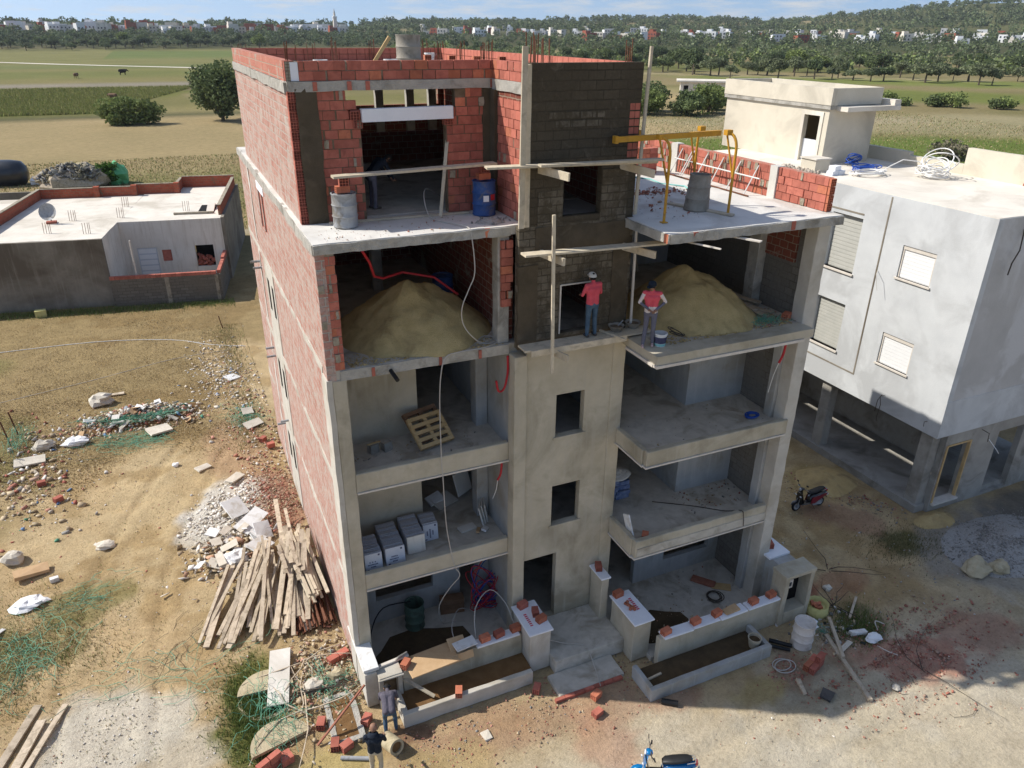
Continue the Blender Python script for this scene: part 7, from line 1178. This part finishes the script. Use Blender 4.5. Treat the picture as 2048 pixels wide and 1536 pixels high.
for i in range(26): az = 38+20.5*i/25; rr = 335-8*(i % 4)+q.uniform(-14, 14); x, y = azr(az+q.uniform(-.3, .3), rr); copse('olive' if i % 5 else 'dark', 'dark olive tree standing in the front row of the right grove', 'front row of the right grove', x, y, q.uniform(.8, 1.25), 'olive_tree')
for i in range(70):
    az = q.uniform(30, 59); x, y = azr(az, q.uniform(360, 520)); copse(q.choice(('olive', 'mid', 'dark', 'dark')), 'tree in the scattered grove behind the right olive row', 'grove behind the right olive row', x, y, q.uniform(.7, 1.25), 'olive_tree')
for l_, az, rr, s in (('pale green poplar left of the right grove', 44.5, 365, 1.3), ('pale green poplar beside the tallest one', 46, 372, 1.4), ('pale willow at the end of the left tree line', 6.8, 640, 1.7), ('pale green tree in the middle of the left tree line', -1.5, 690, 1.5)): x, y = azr(az, rr); copse('bright', l_, None, x, y, s, 'poplar')
for i in range(60): az = -12+19*i/59; x, y = azr(az+q.uniform(-.4, .4), 655+q.uniform(-25, 45)+max(0, (az+3)*5)); copse(q.choice(('olive', 'mid', 'dark', 'olive')), 'tree in the left tree line below the town', 'left tree line', x, y, q.uniform(.85, 1.35), 'line_tree')
for i in range(45): az = q.uniform(19, 38); x, y = azr(az, q.uniform(330, 640)); copse(q.choice(('olive', 'mid', 'mid', 'dark')), 'tree scattered in the fields behind the building roof', 'trees behind the building roof', x, y, q.uniform(.7, 1.2), 'scattered_tree')
def wood(name, label, n, fn, hh, cols, per=64):
    cl_ = [(q.uniform(-14, 62), q.uniform(350, 1720), q.uniform(.55, 1.6), q.uniform(.75, 1.4)) for _ in range(60)]       # patches of taller, paler or darker growth
    P = []; S = []; C_ = []
    for i in range(n):
        x, y = fn(); az_q = math.degrees(math.atan2(x, y)); rq = math.hypot(x, y); k_ = min(cl_, key=lambda p_: abs(p_[0]-az_q)*12+abs(p_[1]-rq)*.6)
        if q.random() > k_[2]: continue
        h = q.uniform(*hh)*k_[3]*q.choice((.6, .8, 1, 1, 1.25)); z0 = float(hgt(np.array(x), np.array(y))); r_ = h*.55; v = NR.normal(size=(per, 3)); v /= np.linalg.norm(v, axis=1)[:, None]; v *= NR.uniform(.5, 1.0, (per, 1))
        P.append(v*np.array([r_, r_, h*.46])+np.array([x, y, z0+h*.5])); S.append(np.full(per, h*.2)*NR.uniform(.6, 1.3, per)); C_.append(np.array(cols)[NR.integers(0, len(cols), per)]*q.uniform(.7, 1.35)*NR.uniform(.8, 1.2, (per, 1)))
    V, F_, C2 = cards(np.concatenate(P), np.concatenate(S), np.concatenate(C_)); return tag(npmesh(name, V, F_, C2, 'leaf'), label, 'trees', kind='stuff')
wood('woodland', 'dark woodland belt below the left town', 1300, lambda: azr(q.uniform(-14, 21), q.uniform(700, 900)), (4, 7.5), DK+OL[:1]); wood('woodland', 'olive groves and woods below the right town', 760, lambda: azr(q.uniform(21, 62), 560+340*q.random()**.7), (3.5, 6), DK+OL+MG); wood('woodland', 'trees among the houses of the town', 900, lambda: azr(q.uniform(-14, 62), q.uniform(1030, 1260)), (5, 10), DK+MG+OL); wood('woodland', 'orchards and groves in the right middle distance', 330, lambda: azr(q.uniform(29, 62), q.uniform(380, 560)), (3, 6.5), OL+MG+BG+DK); wood('woodland', 'trees and hedges between the fields behind the roof', 260, lambda: azr(q.uniform(16, 34), q.uniform(420, 620)), (3, 7), MG+BG+OL); wood('hill_scrub', 'scrub and trees covering the far hills', 2600, lambda: azr(q.uniform(14, 62), q.uniform(1200, 1720)), (4, 8), DK+OL); wood('hill_scrub', 'trees along the left skyline', 500, lambda: azr(q.uniform(-14, 20), q.uniform(1250, 1700)), (7, 12), DK)
wood('woodland', 'trees in the gardens in front of the town', 420, lambda: azr(q.uniform(-14, 62), q.uniform(890, 960)), (3.5, 8), DK+MG+OL)
# town houses
HW = ['house_cream', 'shutter_white', 'roof_cream', 'house_brick', 'nb_house', 'nb_front']
wmesh = {}
def win(w, h):
    if (w, h) not in wmesh: m = MB().box(-w/2, w/2, -.15, .1, 0, h); me = bpy.data.meshes.new('window'); me.from_pydata([tuple(v) for v in m.v], [], m.f); me.materials.append(MATS['plastic_black']); wmesh[(w, h)] = me
    return wmesh[(w, h)]
def town_house(label, group, x, y, w, d, h, mat, face):
    T = thing('town_house', label, 'house', (x, y, float(hgt(np.array(x), np.array(y)))-.5), group, face)
    tp(T, 'wall', mat, lambda m: (m.box(-w/2, w/2, -d/2, d/2, 0, h))); tp(T, 'roof_parapet', mat, lambda m: m.wall('y', -d/2+.01, -d/2+.3, -w/2+.01, w/2-.01, h, h+.9))
    if q.random() < .5: tp(T, 'upper_room', mat, lambda m: m.box(-w/2+.5, -w/2+.5+w*.45, -d/4, d/2-.5, h, h+3))
    for k in range(int(w/3.5)):
        for fl in range(int(h/3.2)):
            o = bpy.data.objects.new('window', win(1.3, 1.5)); COL.objects.link(o); o.parent = T; o.location = (-w/2+1.9+k*3.4, -d/2, 1.3+fl*3.2)
def face_of(x, y): return -math.atan2(x, y)
for i in range(88): az = -12+24.5*i/87; x, y = azr(az+q.uniform(-.3, .3), 960+q.uniform(-40, 60)); mt = q.choice(HW+['shutter_white', 'house_brick']); town_house(dict(house_cream='cream', shutter_white='white', roof_cream='beige', house_brick='red brick', nb_house='sandy', nb_front='grey')[mt]+' house in the town on the left skyline', 'left town '+mt, x, y, q.uniform(6, 14), q.uniform(7, 11), q.choice((4, 6.5, 7, 9.5)), mt, face_of(x, y)+q.uniform(-.5, .5))
for i in range(112): az = 18+41*i/111; x, y = azr(az+q.uniform(-.4, .4), 905+q.uniform(-60, 190)+(60 if az < 28 else 0)); mt = q.choice(HW[:3]+['shutter_white', 'shutter_white', 'nb_front', 'house_brick']); town_house(dict(house_cream='cream', shutter_white='white', roof_cream='beige', house_brick='red brick', nb_house='sandy', nb_front='grey')[mt]+' house in the town below the right hill', 'right town '+mt, x, y, q.uniform(6, 14), q.uniform(7, 11), q.choice((4, 4.5, 6.5, 7)), mt, face_of(x, y)+q.uniform(-.6, .6))
x, y = azr(11.95, 1000); T = thing('minaret', 'slender pale minaret rising over the left town', 'minaret', (x, y, float(hgt(np.array(x), np.array(y)))))
tp(T, 'shaft', 'house_cream', lambda m: m.box(-2, 2, -2, 2, 0, 17)); tp(T, 'balcony', 'shutter_white', lambda m: m.box(-2.6, 2.6, -2.6, 2.6, 17, 18.2)); tp(T, 'lantern', 'house_cream', lambda m: m.box(-1.1, 1.1, -1.1, 1.1, 18.2, 22)); tp(T, 'spire', 'nb_front', lambda m: m.lathe([(1.3, 22), (.8, 23.5), (.15, 26.5), (.001, 27)], n=10))
# cattle
def cow(label, x, y, rz, mat, s=1.0):
    T = thing('cow', label, 'cow', (x, y, 0), rz=rz); V = Vector
    C_ = [((-.6, 0, 1.0), (.55, 0, 1.0), .36, .38), ((.1, 0, .85), (-.3, 0, .85), .36, .36), ((.6, 0, 1.1), (1.0, 0, 1.15), .25, .17), ((1.0, 0, 1.15), (1.35, 0, .85), .15, .1), ((1.0, .2, 1.28), (1.0, -.2, 1.28), .05, .05), ((-.85, 0, 1.2), (-.95, 0, .55), .04, .03)]
    for y_ in (-.22, .22):
        C_ += [((.5, y_, .8), (.5, y_, .45), .14, .08), ((.5, y_, .45), (.52, y_, .06), .07, .06), ((-.55, y_, .85), (-.45, y_, .6), .18, .11), ((-.45, y_, .6), (-.62, y_, .4), .1, .07), ((-.62, y_, .4), (-.58, y_, .06), .065, .06)]
    fused('body', C_, .05, T, [mat]*len(C_), None, 2); T.scale = (s, s, s)
cow('brown cow nearest the round bush', -12, 199, 2.6, 'wood_brown', 1.1); cow('dark cow in the farther left field', -12.2, 309, .3, 'hair', 1.5); cow('brown cow at the left of the farther field', -26, 292, 1.2, 'wood_brown', 1.3); cow('dark cow grazing by the right grove', 266, 256, .2, 'hair', 1.7)
# tank, straw heap and tarp behind the low house
T = thing('water_tank', 'big black plastic covered tank lying in the left field', 'tank', (-20.3, 85, 0), rz=R(-8)); T.scale = (.85, .82, .82); tp(T, 'tank', 'plastic_black', lambda m: m.lathe([(.01, -4.2), (1.0, -4.1), (1.6, -3.6), (1.75, -2.5), (1.68, -2.3), (1.78, -1.5), (1.8, 0), (1.7, .2), (1.8, .5), (1.75, 2.3), (1.55, 3.4), (.9, 3.9), (.01, 4.0)], (0, 0, 1.55), 26, rotm(0, R(90), 0)), smooth=True); tp(T, 'strap', 'rubber', lambda m: m.lathe([(1.82, -.1), (1.83, 0), (1.82, .1)], (0, 0, 1.55), 26, rotm(0, R(90), 0)))
rock('straw heap covered with old sheets in the left field', (-12.2, 80.3, .9), (3.6, 2.0, 1.7), 71, 'wood_old', 'straw heap', 'straw_heap'); rock('green tarpaulin heap beside the straw heap', (-8.0, 81.6, .8), (1.2, 1.5, 1.6), 73, 'tarp_green', 'tarpaulin', 'tarpaulin'); rock('white sack beside the black tank', (-16.0, 84, .4), (1.0, .6, .5), 74, 'plastic_bag', 'sack', 'sack')
scatter('heap_scraps', 'old sheets and scraps covering the straw heap', 'scraps', 700, lambda: (lambda a, b: (-12.2+3.4*math.cos(a)*math.sin(b), 80.3-1.9*abs(math.sin(a))*math.sin(b), .9+1.6*math.cos(b)))(u(0, 6.28), u(0, 1.5)), (.12, .9), [(.3, .27, .2), (.2, .19, .17), (.34, .29, .18), (.14, .14, .15), (.42, .4, .35)], .45, thin=.4)
tree('round_bush', 'small bright green bush beside the straw heap', (-9.0, 80.6, 0), 2.6, 1.4, [(.06, .13, .02), (.08, .16, .03)], 1500, .25, 60, 'bush', base=.05)
o = one('yellow_crate', MB().ob((-11.1, 35.7, .22), (.6, .4, .42), rotm(0, 0, .1)), 'bag_yellow', 'yellow crate at the foot of the low house wall', 'crate', (-11.1, 35.7, 0))
# ================================================================== air
hzm = bpy.data.materials.new('haze_air'); hzm.use_nodes = True; t = hzm.node_tree; t.nodes.clear(); o_ = nd(t, 'ShaderNodeOutputMaterial'); pv = nd(t, 'ShaderNodeVolumePrincipled')
pv.inputs['Color'].default_value = (.82, .89, 1, 1); pv.inputs['Density'].default_value = .00008; pv.inputs['Anisotropy'].default_value = .2; t.links.new(pv.outputs[0], o_.inputs['Volume']); MATS['haze_air'] = hzm
hb = MB().box(-2600, 4600, -420, 4600, -2.5, 110).build('haze', 'haze_air'); tag(hb, 'thin haze over the far fields and hills', 'haze', kind='stuff')
